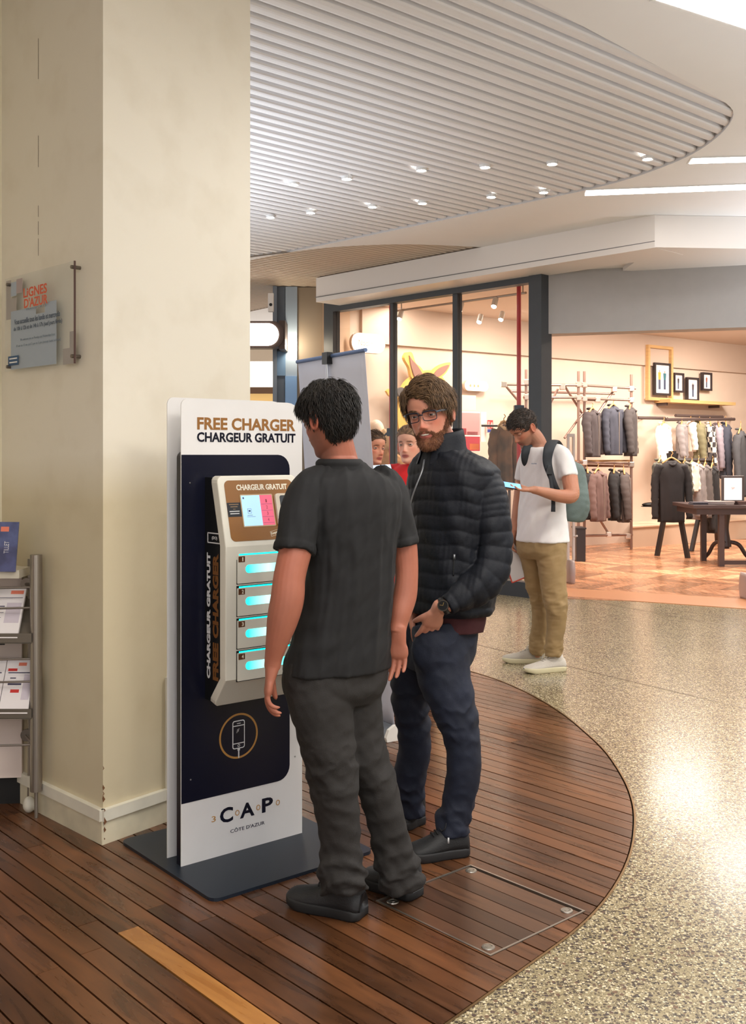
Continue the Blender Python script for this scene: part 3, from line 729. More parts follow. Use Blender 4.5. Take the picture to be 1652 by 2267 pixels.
# phone emblem in a ring
cs, cz = .242, .445; ro, ri = .085, .0775; N_ = 48
vs = [(cs+r*math.cos(2*math.pi*i/N_), -.0022, cz+r*math.sin(2*math.pi*i/N_)) for r in (ro, ri) for i in range(N_)]
mk('emblem_ring', vs, [(i, (i+1) % N_, N_+(i+1) % N_, N_+i) for i in range(N_)], gold, kio)
wl = mat('white_print', (226, 226, 226), .5)
ph = upright(rrect(cs-.027, cs+.027, cz-.048, cz+.058, .009, 4), .0012, .0020); ph.build('phone_emblem', wl, kio)
upright(rrect(cs-.0235, cs+.0235, cz-.0445, cz+.0545, .006, 4), .0020, .0024).build('phone_emblem', navy, kio)
e = MB()
def kb(x0, x1, z0, z1): e.box(x0, x1, -.003, -.0012, z0, z1)
kb(cs-.0235, cs+.0235, cz+.037, cz+.040); kb(cs-.0235, cs+.0235, cz-.029, cz-.026); kb(cs-.008, cs+.008, cz+.0455, cz+.048); kb(cs-.0022, cs+.0022, cz-.083, cz-.048); kb(cs-.005, cs+.005, cz-.055, cz-.048)
for (dx, z0, ln) in ((-.010, .012, .014), (-.004, .016, .012)): e.add([(cs+dx, -.003, cz+z0), (cs+dx+.002, -.003, cz+z0), (cs+dx+.006, -.003, cz+z0+ln), (cs+dx+.004, -.003, cz+z0+ln)], [(0, 1, 2, 3)])
N2 = 16
vs = [(cs+r*math.cos(2*math.pi*i/N2), -.003, cz-.0365+r*math.sin(2*math.pi*i/N2)) for r in (.0055, .0035) for i in range(N2)]
e.add(vs, [(i, (i+1) % N2, N2+(i+1) % N2, N2+i) for i in range(N2)])
e.build('phone_emblem', wl, kio, kind='stuff')
sc_m = mat('screw_steel', (200, 200, 200), .3, .9)
for (x, z) in ((.038, .32), (.035, 1.40), (.5, .32), (.5, 1.40)):
    MB().rod((x, 0, z), (x, -.003, z), .0028, 10).build('screw', sc_m, kio)
# ---- charger unit ----
S0, S1 = .092, .440
prof = [(.094, 1.425), (.157, 1.173), (.155, .697), (.071, .589)]; back = [(.048, 1.425), (.115, 1.173), (.115, .70), (.033, .60)]
def shell(pf_, pb_, s0, s1, name, m, r=.018, parent=kio):
    # outline along the profile with rounded top corners
    secs = []; inset = [(0, r), (.25*r, .55*r), (r, 0)]
    fr = []; bk = []
    def lerp(a, b, t): return (a[0]+(b[0]-a[0])*t, a[1]+(b[1]-a[1])*t)
    steps = [(0, 0, r), (0, .02, r*.5), (0, .055, r*.12), (0, .10, 0)]
    rows = []
    L = math.dist(pf_[0], pf_[1])
    for k, (seg, tt, ins) in enumerate(steps): rows.append((lerp(pf_[0], pf_[1], tt), lerp(pb_[0], pb_[1], tt), ins))
    for i in range(1, len(pf_)-1): rows.append((pf_[i], pb_[i], 0))
    for tt, ins in ((.8, 0), (.93, r*.3), (1, r*.9)): rows.append((lerp(pf_[-2], pf_[-1], tt), lerp(pb_[-2], pb_[-1], tt), ins))
    vs = []; 
    for (f, b, ins) in rows:
        vs += [(s0+ins, -f[0], f[1]), (s1-ins, -f[0], f[1]), (s1-ins, -b[0], b[1]), (s0+ins, -b[0], b[1])]
    n = len(rows); fs = []
    for i in range(n-1):
        for j in range(4):
            a = i*4+j; b = i*4+(j+1) % 4; fs.append((a, a+4, b+4, b))
    fs += [(0, 1, 2, 3), ((n-1)*4+3, (n-1)*4+2, (n-1)*4+1, (n-1)*4)]
    o = mk(name, vs, fs, m, parent)
    bv = o.modifiers.new('b', 'BEVEL'); bv.width = .004; bv.segments = 2; bv.limit_method = 'ANGLE'; bv.angle_limit = math.radians(50)
    return o
shell(prof, back, S0, S1, 'unit_fascia', unit_w)
mk('unit_housing', [(x, -t, z) for x in (S0+.006, S1-.006) for (t, z) in ((0, 1.42), (.050, 1.42), (.114, 1.17), (.114, .71), (.034, .605), (0, .605))],
   [(0, 1, 2, 3, 4, 5), (11, 10, 9, 8, 7, 6)]+[(i, i+6, (i+1) % 6+6, (i+1) % 6) for i in range(6)], blk, kio)
# lettering on the black side
SM = frame((S0+.0055, -.082, .905), (0, 0, 1), y=(0, 1, 0))   # reads upwards on the left side (normal -x)
SMx = Matrix(((0, 0, -1, S0+.0055), (0, 1, 0, 0), (0, 0, 0, 0), (0, 0, 0, 1)))
def sidem(t, z): return frame((S0+.0055, -t, z), (0, 0, 1), y=(0, 1, 0)) 
text('side_lettering', 'CHARGEUR GRATUIT', sidem(.028, .915), .46, .024, wl, kio, bold=.05, thick=.0006, shear=0, label='white vertical lettering')
text('side_lettering', 'FREE CHARGER', sidem(.078, .915), .46, .040, mat('brown_print', (120, 76, 34), .5), kio, bold=.05, thick=.0006, label='brown vertical lettering')
# little white label frame on the side
e = MB(); xs = S0+.0050
for (a, b, c, d) in ((.02, .112, 1.180, 1.184), (.02, .112, 1.215, 1.219), (.02, .024, 1.180, 1.219)): e.box(xs, xs+.0015, -b, -a, c, d)
e.build('side_label', wl, kio); text('side_label', '(DO)', frame((S0+.0055, -.07, 1.199), (0, -1, 0), y=(0, 0, 1)), .036, .014, wl, kio, thick=.0006)
# ---- head: tilted control face ----
tf, zf = prof[0]; tb, zb = prof[1]; ydir = Vector((0, -(tf-tb), zf-zb)).normalized(); HL = math.dist(prof[0], prof[1])
HO = Vector(((S0+S1)/2, -tb, zb)); HM = frame(HO, (1, 0, 0), y=ydir)     # local x across, y up the tilted face, z outwards
hw2 = (S1-S0)/2
def onface(poly, z0, z1, name, m, parent=kio, label=None):
    return MB().prism(poly, z0, z1, M=HM).build(name, m, parent, label=label)
cp = onface(rrect(-hw2+.026, hw2-.026, .018, HL-.017, .02), 0, .0015, 'control_panel', mat('panel_brown', (140, 92, 34), .42))
def HF(x, y): return HM @ Matrix.Translation((x, y, .0015))
cream = mat('cream_print', (240, 234, 214), .5)
text('lettering', 'CHARGEUR GRATUIT', HF(.012, HL-.044), .222, .0215, cream, kio, bold=.03, thick=.0006)
# screen
sx0, sx1, sy0, sy1 = -.086, .047, .072, .185
onface(rrect(sx0-.004, sx1+.004, sy0-.004, sy1+.004, .005), .0015, .003, 'screen_bezel', mat('bezel_cream', (196, 170, 130), .5))
split = sx0+(sx1-sx0)*.60
scr = onface([(sx0, sy0), (split, sy0), (split, sy1), (sx0, sy1)], .003, .0036, 'screen', emis('screen_blue', (170, 210, 240), .36), label='pale blue half of the lit screen')
scr2 = onface([(split, sy0), (sx1, sy0), (sx1, sy1), (split, sy1)], .003, .0036, 'screen', emis('screen_pink', (214, 100, 124), .32), label='pink half of the lit screen')
ink = mat('screen_ink', (50, 60, 110), .6)
def HS(x, y): return HM @ Matrix.Translation((x, y, .0036))
for k in range(4):
    yy = sy1-.022-k*.0235
    text('screen_number', str(k+1), HS((split+sx1)/2, yy), .006, .012, mat('red_ink', (150, 50, 70), .6), scr2, thick=.0002)
    MB().box(split+.003, sx1-.003, yy-.0125, yy-.0118, .0036, .0039, M=HM).build('screen_line', ink, scr2)
e = MB()
def fr(x0, x1, y0, y1, w_):
    for (a, b, c, d) in ((x0, x1, y0, y0+w_), (x0, x1, y1-w_, y1), (x0, x0+w_, y0, y1), (x1-w_, x1, y0, y1)): e.box(a, b, c, d, .0036, .0039, M=HM)
fr(-.065, -.049, .118, .136, .001); e.box(-.061, -.053, .124, .130, .0036, .0039, M=HM); e.box(-.068, -.046, .110, .1115, .0036, .0039, M=HM); e.box(-.070, -.034, .105, .106, .0036, .0039, M=HM)
e.add([HM @ Vector(p) for p in ((-.080, .172, .0039), (-.074, .172, .0039), (-.074, .177, .0039), (-.077, .180, .0039), (-.080, .177, .0039))], [(0, 1, 2, 3, 4)])
e.build('screen_icon', ink, scr, kind='stuff')
# black notice left of the screen
nt_ = onface([(-hw2+.026, .108), (sx0-.005, .108), (sx0-.005, .160), (-hw2+.026, .160)], .0015, .002, 'notice', mat('notice_black', (22, 24, 30), .5))
for k, (wd_, hh) in enumerate(((.040, .0028), (.030, .0028), (.010, .002), (.042, .003), (.038, .003))):
    xx = (-hw2+.026+sx0-.005)/2; e = MB().box(xx-wd_/2, xx+wd_/2, .152-k*.0085, .152-k*.0085+hh, .002, .0023, M=HM)
    e.build('notice_line', wl if k > 2 else mat('tan_print', (150, 120, 84), .5), nt_)
# card reader recess
o = onface(rrect(.058, .118, .068, .188, .012), .0015, .012, 'reader_surround', mat('reader_cream', (214, 204, 184), .45))
onface(rrect(.076, .112, .078, .180, .008), .012, .0125, 'reader', mat('reader_black', (12, 12, 14), .25))
# small tilted brand plate
LM = HM @ Matrix.Translation((.042, .042, .0015)) @ Matrix.Rotation(math.radians(12), 4, 'Z')
e = MB()
for (a, b, c, d) in ((-.020, .020, -.0095, -.0085), (-.020, .020, .0085, .0095), (-.020, -.019, -.0095, .0095), (.019, .020, -.0095, .0095)): e.box(a, b, c, d, 0, .0006, M=LM)
e.build('logo_frame', cream, kio); text('logo_lettering', 'Keepers', LM, .033, .012, cream, kio, bold=.02, thick=.0006)
# ---- four lockers ----
cy = emis('cyan_light', (20, 236, 232), .95)
def cyan_grad():
    m = bpy.data.materials.new('cyan_window'); m.use_nodes = True; nt = m.node_tree; b = nt.nodes['Principled BSDF']; N = nt.nodes.new; L = nt.links.new
    tc = N('ShaderNodeTexCoord'); mp = N('ShaderNodeMapping'); mp.inputs['Location'].default_value = (-.27, 0, 0); L(tc.outputs['Object'], mp.inputs[0])
    sp_ = N('ShaderNodeSeparateXYZ'); L(mp.outputs[0], sp_.inputs[0]); ab = N('ShaderNodeMath'); ab.operation = 'ABSOLUTE'; L(sp_.outputs[0], ab.inputs[0])
    mr = N('ShaderNodeMapRange'); mr.inputs[1].default_value = .0; mr.inputs[2].default_value = .085; L(ab.outputs[0], mr.inputs[0])
    mx = N('ShaderNodeMixRGB'); L(mr.outputs[0], mx.inputs[0]); mx.inputs[1].default_value = (*sl((200, 255, 248)), 1); mx.inputs[2].default_value = (*sl((0, 235, 230)), 1)
    b.inputs['Base Color'].default_value = (.1, .5, .5, 1); L(mx.outputs[0], b.inputs['Emission Color']); b.inputs['Emission Strength'].default_value = .9
    return m
cyw = cyan_grad()
zt = 1.150; ph_ = .1165; t0 = .1565
badge = mat('badge_brown', (96, 56, 30), .45)
for k in range(4):
    z1 = zt-k*ph_; z0 = z1-ph_+.006; a, b = S0+.047, S1-.047
    upright([(a-.0025, z0-.003), (b+.0025, z0-.003), (b+.0025, z1-.002), (a-.0025, z1-.002)], t0-.003, t0-.0003+.0006).build('slot_gap', blk, kio)
    dr = upright(rrect(a, b, z0, z1-.010, .002, 2), t0, t0+.0035).build('locker_door', unit_w, kio)
    upright([(a+.008, z1-.0095), (b-.004, z1-.0095), (b-.004, z1-.0045), (a+.008, z1-.0045)], t0+.0002, t0+.0012).build('light_slot', cy, dr)
    zc_ = (z0+z1-.01)/2-.001
    upright(rrect(a+.034, b-.028, zc_-.0135, zc_+.0165, .0145, 6), t0+.0035, t0+.0045).build('light_window', cyw, dr)
    upright([(a+.004, z1-.034), (a+.031, z1-.034), (a+.031, z1-.013), (a+.004, z1-.013)], t0+.0035, t0+.0042).build('number_plate', badge, dr)
    text('number', str(k+1), KF(a+.0215, z1-.0235, t0+.0042), .008 if k else .004, .014, cream, dr, bold=.02, thick=.0006)

# =====================  ROLL-UP BANNER (seen from the back)  =====================
bA = pf(872, 1635); 
P1 = Vector((.115, 5.47, 0)); P0_ = Vector((-.33, 6.18, 0)); bd = (P0_-P1).normalized(); bL = (P0_-P1).length
T1 = pd(808, 775, 5.40); T0 = pd(660, 801, 6.04)
bnr = thing('roll_up_banner', 'tall pale roll-up banner seen from the back with a thin support pole', 'banner', tuple((P0_+P1)/2))
bw_m = mat('banner_back', (206, 208, 222), .6, var=.03, vscale=3); alum = mat('aluminium', (190, 194, 204), .35, .7)
nb = Vector((-bd.y, bd.x, 0)); nb = nb if nb.y < 0 else -nb
base = MB(); 
secs = [(-.055, .0), (.055, 0), (.06, .02), (.045, .055), (.01, .075), (-.04, .06), (-.06, .03)]
va = [P1+nb*a+Vector((0, 0, z+.005)) for a, z in secs]; vb = [P0_+nb*a+Vector((0, 0, z+.005)) for a, z in secs]; n = len(secs)
base.add(va+vb, [tuple(range(n)), tuple(range(n, 2*n))[::-1]]+[(i, n+i, n+(i+1) % n, (i+1) % n) for i in range(n)]); base.build('cassette', mat('cassette_grey', (104, 108, 114), .4, .3), bnr, world=True)
cap = MB(); d_ = -bd*.022
va2 = [p+(p-P1-Vector((0, 0, .035)))*.12 for p in va]; cap.add(va2+[p+d_ for p in va2], [tuple(range(n)), tuple(range(n, 2*n))[::-1]]+[(i, n+i, n+(i+1) % n, (i+1) % n) for i in range(n)]); cap.build('end_cap', mat('cap_white', (226, 222, 214), .5), bnr, world=True)
nn_, mm = 14, 20; vs = []
for i in range(mm+1):
    t = i/mm
    for j in range(nn_+1):
        s_ = j/nn_; a = (P1+(P0_-P1)*s_)+Vector((0, 0, .07)); b = T1+(T0-T1)*s_
        p = a+(b-a)*t+nb*(.006*math.sin(s_*9+t*2)*math.sin(t*3.1)); vs.append(p)
fs = [(i*(nn_+1)+j, i*(nn_+1)+j+1, (i+1)*(nn_+1)+j+1, (i+1)*(nn_+1)+j) for i in range(mm) for j in range(nn_)]
o = mk('fabric', vs, fs, bw_m, bnr, smooth=True, world=True); o.modifiers.new('s', 'SOLIDIFY').thickness = .0015
MB().rod(T1-bd*.01, T0+bd*.01, .011, 10).build('top_rail', mat('rail_blue', (96, 118, 158), .4, .3), bnr, world=True)
Tm = T1+(T0-T1)*.50; Pm = P1+(P0_-P1)*.5
MB().rod(Pm+nb*.03+Vector((0, 0, .07)), Tm+nb*.02, .008, 10).build('support_pole', alum, bnr, world=True)
MB().box(-.028, .028, -.018, .018, -.045, .02, M=Matrix.Translation(Tm+nb*.015) @ Matrix.Rotation(math.atan2(bd.y, bd.x), 4, 'Z')).build('pole_clip', blk, bnr, world=True)

# =====================  ACRYLIC SIGN ON THE PILLAR  =====================
off = no_l*.028; SP = C0+off
def sgp(px, py):
    s = sol(SP, ldir, px); q = SP+ldir*s; return s, zat(py, q.y)
s1, zt1 = sgp(166, 582); s0, zt0 = sgp(12, 614); _, zb1 = sgp(168, 806); _, zb0 = sgp(20, 821)
ztp, zbt = (zt1+zt0)/2, (zb0+zb1)/2
# local frame: x to the right (towards the corner), y up, z outwards
SG = frame(SP+ldir*s0+Vector((0, 0, zbt)), -ldir, y=(0, 0, 1)); Wg, Hg = s0-s1, ztp-zbt
sgn = thing('wall_sign', 'clear acrylic plaque on four steel standoffs, orange and grey print, on the pillar', 'sign', tuple(SP+ldir*(s0+s1)/2+Vector((0, 0, zbt))))
def sgbox(name, x0, x1, y0, y1, z0, z1, m, label=None): return MB().box(x0*Wg, x1*Wg, y0*Hg, y1*Hg, z0, z1, M=SG).build(name, m, sgn, world=True, label=label)
sgbox('plaque', 0, 1, 0, 1, -.003, .003, glass_mat('acrylic', (.93, .94, .95), 1.6))
MB().box(Wg-.004, Wg, 0, Hg, -.0035, .0035, M=SG).build('plaque_edge', mat('edge_brown', (96, 70, 66), .3), sgn, world=True)
grn = mat('sign_grey', (176, 164, 158), .5); gr2 = mat('sign_blue_grey', (176, 190, 206), .5); gr3 = mat('sign_mauve', (184, 158, 158), .5)
for (x0, x1, y0, y1, m_) in ((.0, .075, .56, .98, grn), (.075, .16, .64, .78, grn), (.16, .25, .82, .97, gr3), (.075, .45, .02, .64, gr2), (.45, .74, .02, .56, gr2), (.58, .74, .56, .66, gr2), (.92, 1.0, .16, .32, grn), (.83, 1.0, .0, .16, grn), (.075, .16, .80, .95, gr2)):
    sgbox('printed_square', x0, x1, y0, y1, -.0042, -.0034, m_)
org = mat('sign_orange', (214, 84, 44), .5); dk = mat('sign_slate', (60, 76, 96), .5); md = mat('sign_slate_light', (120, 132, 144), .5)
def ST(s_, x, y, w_, h_, m_, b=.02): text('lettering', s_, SG @ Matrix.Translation((x*Wg, y*Hg, .003)), w_*Wg, h_*Hg, m_, sgn, world=True, bold=b, thick=.0005)
ST('LiGNES', .46, .80, .34, .10, org); ST("D'AZUR", .47, .69, .34, .10, org)
ST('TRANSPORTS', .47, .625, .30, .022, md, 0)
ST('Vous accueille tous les lundis et mercredis', .48, .515, .66, .055, dk, .01); ST('de 10h à 12h et de 14h à 17h (sauf jours fériés)', .49, .435, .70, .055, dk, .01)
ST('We welcome you on Mondays and Wednesdays from', .49, .315, .50, .032, md, 0); ST('10 am to 12 am and 2 pm to 5 pm (except bank holidays)', .5, .255, .64, .032, md, 0)
sgbox('blue_logo', .055, .215, .06, .16, .003, .0036, mat('logo_blue', (30, 76, 118), .5))
e = MB()
for yy in (.125, .085): e.box(.075*Wg, .195*Wg, yy*Hg, (yy+.014)*Hg, .0036, .004, M=SG)
e.build('blue_logo', wl, sgn, world=True)
for (x, y) in ((.06, .93), (.985, .94), (.06, .05), (.985, .07)):
    P = SG @ Vector((x*Wg, y*Hg, 0)); zc_ = SG.to_3x3() @ Vector((0, 0, 1))
    MB().rod(P-zc_*.028, P+zc_*.012, .0075, 12).build('standoff', mat('standoff_steel', (120, 112, 104), .3, .9), sgn, world=True)

# =====================  LEAFLET RACK AND COUNTER (left edge)  =====================
# counter against the left face of the pillar
ca_ = C0+ldir*sol(C0, ldir, 58)+no_l*.02
cd = (Vector((-.985, -.10, 0))).normalized(); cn = Vector((-cd.y, cd.x, 0)); cn = cn if cn.y < 0 else -cn
cn = Vector((cd.y, -cd.x, 0)); cn = cn if cn.y < 0 else -cn
cb_ = ca_+cd*1.2; ctr = thing('counter', 'white reception counter with black kickboard at the left edge', 'counter', tuple(ca_))
def quad(A, B, nrm, d): return [(A.x, A.y), (B.x, B.y), (B.x-nrm.x*d, B.y-nrm.y*d), (A.x-nrm.x*d, A.y-nrm.y*d)]
MB().prism(quad(ca_, cb_, cn, .4), .12, .98).build('front_panel', mat('counter_white', (222, 206, 196), .5), ctr, world=True)
MB().prism(quad(ca_-cn*.03, cb_-cn*.03, cn, .3), 0, .12).build('kickboard', mat('kick_black', (14, 13, 13), .6), ctr, world=True)
MB().prism(quad(ca_+cn*.03, cb_+cn*.03, cn, .4), .98, 1.02).build('worktop', mat('counter_top', (206, 198, 182), .4), ctr, world=True)
for (za, zb_) in ((.72, .80), (.50, .58)):
    MB().prism(quad(ca_+cn*.006-cd*.0+cd*.07, cb_+cn*.006, cn, .01), za-.03, zb_).build('open_shelf', mat('shelf_black', (18, 18, 20), .6), ctr, world=True)
# white pipe cover with its foot
tubeP = pf(80, 1752, .0); 
rk = thing('leaflet_rack', 'brushed steel leaflet rack with thick round post and sloping shelves by the pillar', 'rack', (0, 0, 0))
Yr = 4.30
def rx(px): return (px-CX)/F*Yr
stl = mat('rack_steel', (150, 142, 132), .32, .75)
X = rx(80); zt_, zb_ = zat(1228, Yr), zat(1751, Yr)
MB().rod((X, Yr, zb_), (X, Yr, zt_), .0245, 24).build('post', stl, rk)
MB().rod((rx(43), Yr+.13, 0.0), (rx(43), Yr+.13, zt_-.03), .010, 12).build('thin_post', stl, rk)
MB().rod((X, Yr, 0), (X, Yr, zb_), .008, 8).build('foot_pin', stl, rk)
MB().box(rx(49), rx(68), Yr+.13, Yr+.16, zat(1700, Yr), zat(1262, Yr)).build('pipe_cover', mat('pipe_white', (222, 216, 202), .5), rk)
ft = ellipsoid((rx(54), Yr+.06, .035), (.026, .026, .034)); mk('plastic_foot', *ft, mat('foot_white', (214, 210, 194), .5), rk, smooth=True)
MB().rod((rx(54), Yr+.12, .05), (rx(54), Yr+.14, .16), .011).build('pipe_elbow', mat('foot_white', (214, 210, 194), .5), rk)
XL = rx(-210)
for (py, hh) in ((1420, .022), (1586, .022)):
    z = zat(py, Yr); d = MB()
    d.box(XL, rx(75), Yr-.03, Yr-.027, z-.0, z+.038)
    d.add([(XL, Yr-.03, z), (rx(75), Yr-.03, z), (rx(62), Yr+.13, z+.17), (XL, Yr+.13, z+.17)], [(0, 1, 2, 3)]); d.add([(XL, Yr-.03, z-.004), (rx(75), Yr-.03, z-.004), (rx(62), Yr+.13, z+.166), (XL, Yr+.13, z+.166)], [(3, 2, 1, 0)])
    d.build('shelf', mat('shelf_steel', (120, 112, 100), .4, .5), rk)
z = zat(1275, Yr); d = MB(); d.box(XL, rx(46), Yr-.02, Yr+.13, z-.008, z+.026); d.build('shelf', mat('top_shelf', (206, 198, 180), .4), rk)
for py in (1300, 1345, 1458, 1508, 1648):
    z = zat(py, Yr); a_, b_ = (XL, Yr-.012, z-.01), (rx(78), Yr-.005, z); MB().rod(a_, b_, .0045, 8).build('cross_rail', stl, rk)
for py in (1306, 1650):
    z = zat(py, Yr); MB().rod((rx(38), Yr+.115, z+.01), (rx(38), Yr+.122, z+.01), .026, 16).rod((rx(38), Yr+.11, z+.01), (X, Yr, z-.008), .006, 8).build('wall_disc', stl, rk)
# leaflets
paper = mat('leaflet_paper', (236, 230, 230), .6); red = mat('leaflet_red', (204, 52, 44), .6); lil = mat('leaflet_lilac', (206, 196, 206), .6); ink2 = mat('leaflet_ink', (70, 66, 90), .6); lor = mat('leaflet_orange', (232, 130, 104), .6)
def leaflet(name, lab, px0, px1, z, items, hgt=.17):
    x0, x1 = rx(px0), rx(px1); t = thing(name, lab, 'leaflet', (x0, Yr-.02, z+.004)); yd = Vector((0, .115, hgt)).normalized(); M = frame((x0, Yr-.022, z+.006), (1, 0, 0), y=yd); W_ = x1-x0; Hh = Vector((0, .115, hgt)).length
    MB().box(0, W_, 0, Hh, -.0, .012, M=M).build('booklet', paper, t, world=True)
    for (a, b, c, d, m_) in items: MB().box(a*W_, b*W_, c*Hh, d*Hh, .012, .0126, M=M).build('print', m_, t, world=True)
zA, zB = zat(1416, Yr), zat(1582, Yr)
leaflet('leaflet', 'white timetable leaflet with lilac column on the middle rack shelf', -38, 44, zA, [(.55, .95, .30, .70, lil), (.08, .5, .62, .64, ink2), (.6, .95, .88, .95, lor), (.05, .95, .80, .81, ink2), (.1, .5, .5, .51, ink2), (.1, .45, .4, .41, ink2), (.1, .9, .08, .09, ink2)], .19)
leaflet('leaflet', 'white leaflet with a red oval and dark bars on the lower rack shelf', 2, 66, zB, [(.42, .70, .88, .94, lor), (.08, .40, .78, .83, red), (.1, .9, .74, .76, ink2), (.68, .95, .25, .72, lil), (.15, .62, .52, .555, ink2), (.28, .58, .38, .44, red), (.2, .4, .64, .66, ink2), (.1, .9, .06, .075, ink2)], .20)
leaflet('leaflet', 'white leaflet beside the one with the red oval, cut by the left frame edge', -64, 0, zB, [(.42, .70, .88, .94, lor), (.1, .9, .74, .76, ink2), (.5, .9, .3, .6, lil)], .20)
# brochure holder on the top shelf
zH = zat(1264, Yr); bh = thing('brochure_holder', 'clear holder full of blue and purple magazines on top of the rack', 'brochure holder', (rx(10), Yr, zH))
yd = Vector((.03, .03, .19)).normalized(); M = frame((rx(-60), Yr-.015, zH), (1, -.1, 0), y=yd)
for k, (c_, o_) in enumerate((((84, 92, 130), .0), ((150, 146, 170), -.006), ((70, 60, 84), -.012))):
    MB().box(0, .19-.004*k, 0, .205, o_-.0, o_+.005, M=M).build('magazine', mat('mag_%s' % ('blue', 'lilac', 'plum')[k], c_, .35, var=.3, vscale=18), bh, world=True)
text('masthead', 'TILLET', M @ Matrix.Translation((.145, .10, .006)) @ Matrix.Rotation(math.pi/2, 4, 'Z'), .05, .02, wl, bh, world=True)
MB().box(.115, .15, .165, .185, .0055, .0062, M=M).build('logo_patch', lor, bh, world=True)
MB().box(-.002, .192, -.004, .10, .012, .014, M=M).build('clear_front', glass_mat('clear_plastic', (.95, .95, .97), 1.5), bh, world=True)
# =====================  THINGS IN THE SHOP AND THE PASSAGE  =====================
pipe_m = mat('rack_pipe', (150, 122, 112), .35, .5); clamp_m = mat('clamp_silver', (214, 200, 190), .3, .8); hang_m = mat('hanger_wood', (206, 158, 102), .5)
def WZ(px, py, off): p = wpt(px, off); p.z = zat(py, p.y); return p
OF = .95
rack = thing('pipe_rack', 'scaffold-style pipe clothes rack with clamps standing along the shop wall', 'clothes rack', tuple(wpt(1290, OF)))
def pipe(a, b, r=.022, m=pipe_m, name='pipe', p=rack): return MB().rod(a, b, r, 10).build(name, m, p, world=True)
def clamp(P, p=rack): return MB().box(-.042, .042, -.042, .042, -.042, .042, M=Matrix.Translation(P), bev=.012).build('clamp', clamp_m, p, world=True)
for px, y0, y1, o in ((1165, 818, 1185, OF), (1281, 822, 1185, OF), (1294, 822, 1190, OF-.1), (1398, 829, 1190, OF)):
    a = wpt(px, o); pipe((a.x, a.y, 0.01), (a.x, a.y, zat(y0, a.y)))
for (x0, ya, x1, yb, o) in ((1116, 851, 1294, 853, OF), (1294, 853, 1407, 860, OF), (1160, 880, 1294, 880, OF), (1294, 882, 1400, 886, OF), (1275, 1023, 1402, 1027, OF), (1275, 1030, 1402, 1033, OF-.3), (1290, 1186, 1400, 1184, OF), (1130, 866, 1360, 872, .25)):
    a, b = WZ(x0, ya, o), WZ(x1, yb, o); pipe(a, b, .02); 
for (x0, ya, x1, yb) in ((1250, 854, 1289, 915), (1290, 915, 1250, 970), (1235, 862, 1212, 905), (1358, 866, 1320, 920), (1117, 851, 1150, 890), (1328, 1150, 1348, 1182), (1295, 885, 1325, 886)):
    pipe(WZ(x0, ya, OF-.05), WZ(x1, yb, OF-.05), .018)
for (x, y) in ((1116, 851), (1165, 846), (1281, 851), (1294, 852), (1360, 862), (1398, 861), (1166, 879), (1281, 881), (1294, 883), (1323, 885), (1398, 886), (1294, 1024), (1398, 1028), (1348, 1183), (1390, 1187), (1245, 857)): clamp(WZ(x, y, OF))
# wooden hanging board between upper and lower rails
a, b = wpt(1300, OF-.1), wpt(1402, OF-.1); 
MB().prism([(p.x, p.y) for p in (a, b, b-wn*.35, a-wn*.35)], zat(1021, b.y)-.005, zat(1021, b.y)+.02).build('shelf_board', hang_m, rack, world=True)

def garment(name, lab, cat, px, ytop, ybot, wpx, off, col, group, yaw=0, sleeve=.95, puff=0, var=.12, coll=None, mesh=None, collar=True):
    P = wpt(px, off); Y = P.y; zt = zat(ytop, Y); Hh = (ybot-ytop)/F*Y; W_ = wpx/F*Y
    t = thing(name, lab, cat, (P.x, P.y, zt-Hh), GA-.05+yaw, group)
    def fold(th, s, l): return .012*np.sin(th*7+s*3)*(.3+s)+(.014*np.abs(np.sin(l*22)) if puff else 0)
    hw = W_*.36
    body, f1 = rings([(0, 0, Hh*.97, hw*.30, .05, .05), (0, 0, Hh*.93, hw*.62, .07, .07), (0, 0, Hh*.86, hw*.98, .085, .085), (0, 0, Hh*.6, hw*.95, .10, .09), (0, 0, Hh*.25, hw*.97, .10, .09), (0, 0, 0, hw*.98, .09, .085)], (1, 0, 0), (0, -1, 0), 28, 26, fold)
    mb = MB().add(body, f1); mb.build('coat_body', col, t, smooth=True)
    for s_ in (-1, 1):
        v, f = tube([(s_*hw*.86, 0, Hh*.90, .06, .075), (s_*hw*1.15, .01, Hh*.74, .062, .075), (s_*hw*1.28, -.02, Hh*.45, .055, .06), (s_*hw*1.30, -.05, Hh*(1-sleeve), .045, .05)], 14, 20, (1, 0, 0), lambda th, s, l: .006*np.sin(l*60+th))
        MB().add(v, f).build('sleeve', col, t, smooth=True)
    if collar:
        v, f = tube([(-hw*.26, -.02, Hh*.95, .02, .035), (0, -.075, Hh*.90, .02, .035), (hw*.26, -.02, Hh*.95, .02, .035), (hw*.2, .05, Hh, .02, .04), (-hw*.2, .05, Hh, .02, .04)], 8, 20, (0, 0, 1))
        MB().add(v, f).build('collar', coll or col, t, smooth=True)
    if coll is None and collar:
        MB().box(-.006, .006, -.112, -.104, .02, Hh*.86).build('zip', clamp_m, t)
    hg = MB(); hg.path([(-hw*.7, 0, Hh*.93), (-hw*.3, 0, Hh*.99), (0, 0, Hh*1.02), (hw*.3, 0, Hh*.99), (hw*.7, 0, Hh*.93)], .014, 6); hg.path([(0, 0, Hh*1.02), (0, 0, Hh*1.06), (.02, 0, Hh*1.09), (.0, 0, Hh*1.12)], .006, 6)
    hg.build('hanger', hang_m, t, smooth=True)
    return t
def fab(n, c, v=.1, b=.3): return mat(n, c, .85, var=v, vscale=7, bump=b, bscale=30)
cA, cB, cC2 = fab('taupe_dark', (74, 66, 68)), fab('slate_blue', (66, 68, 80)), fab('charcoal_brown', (72, 66, 66))
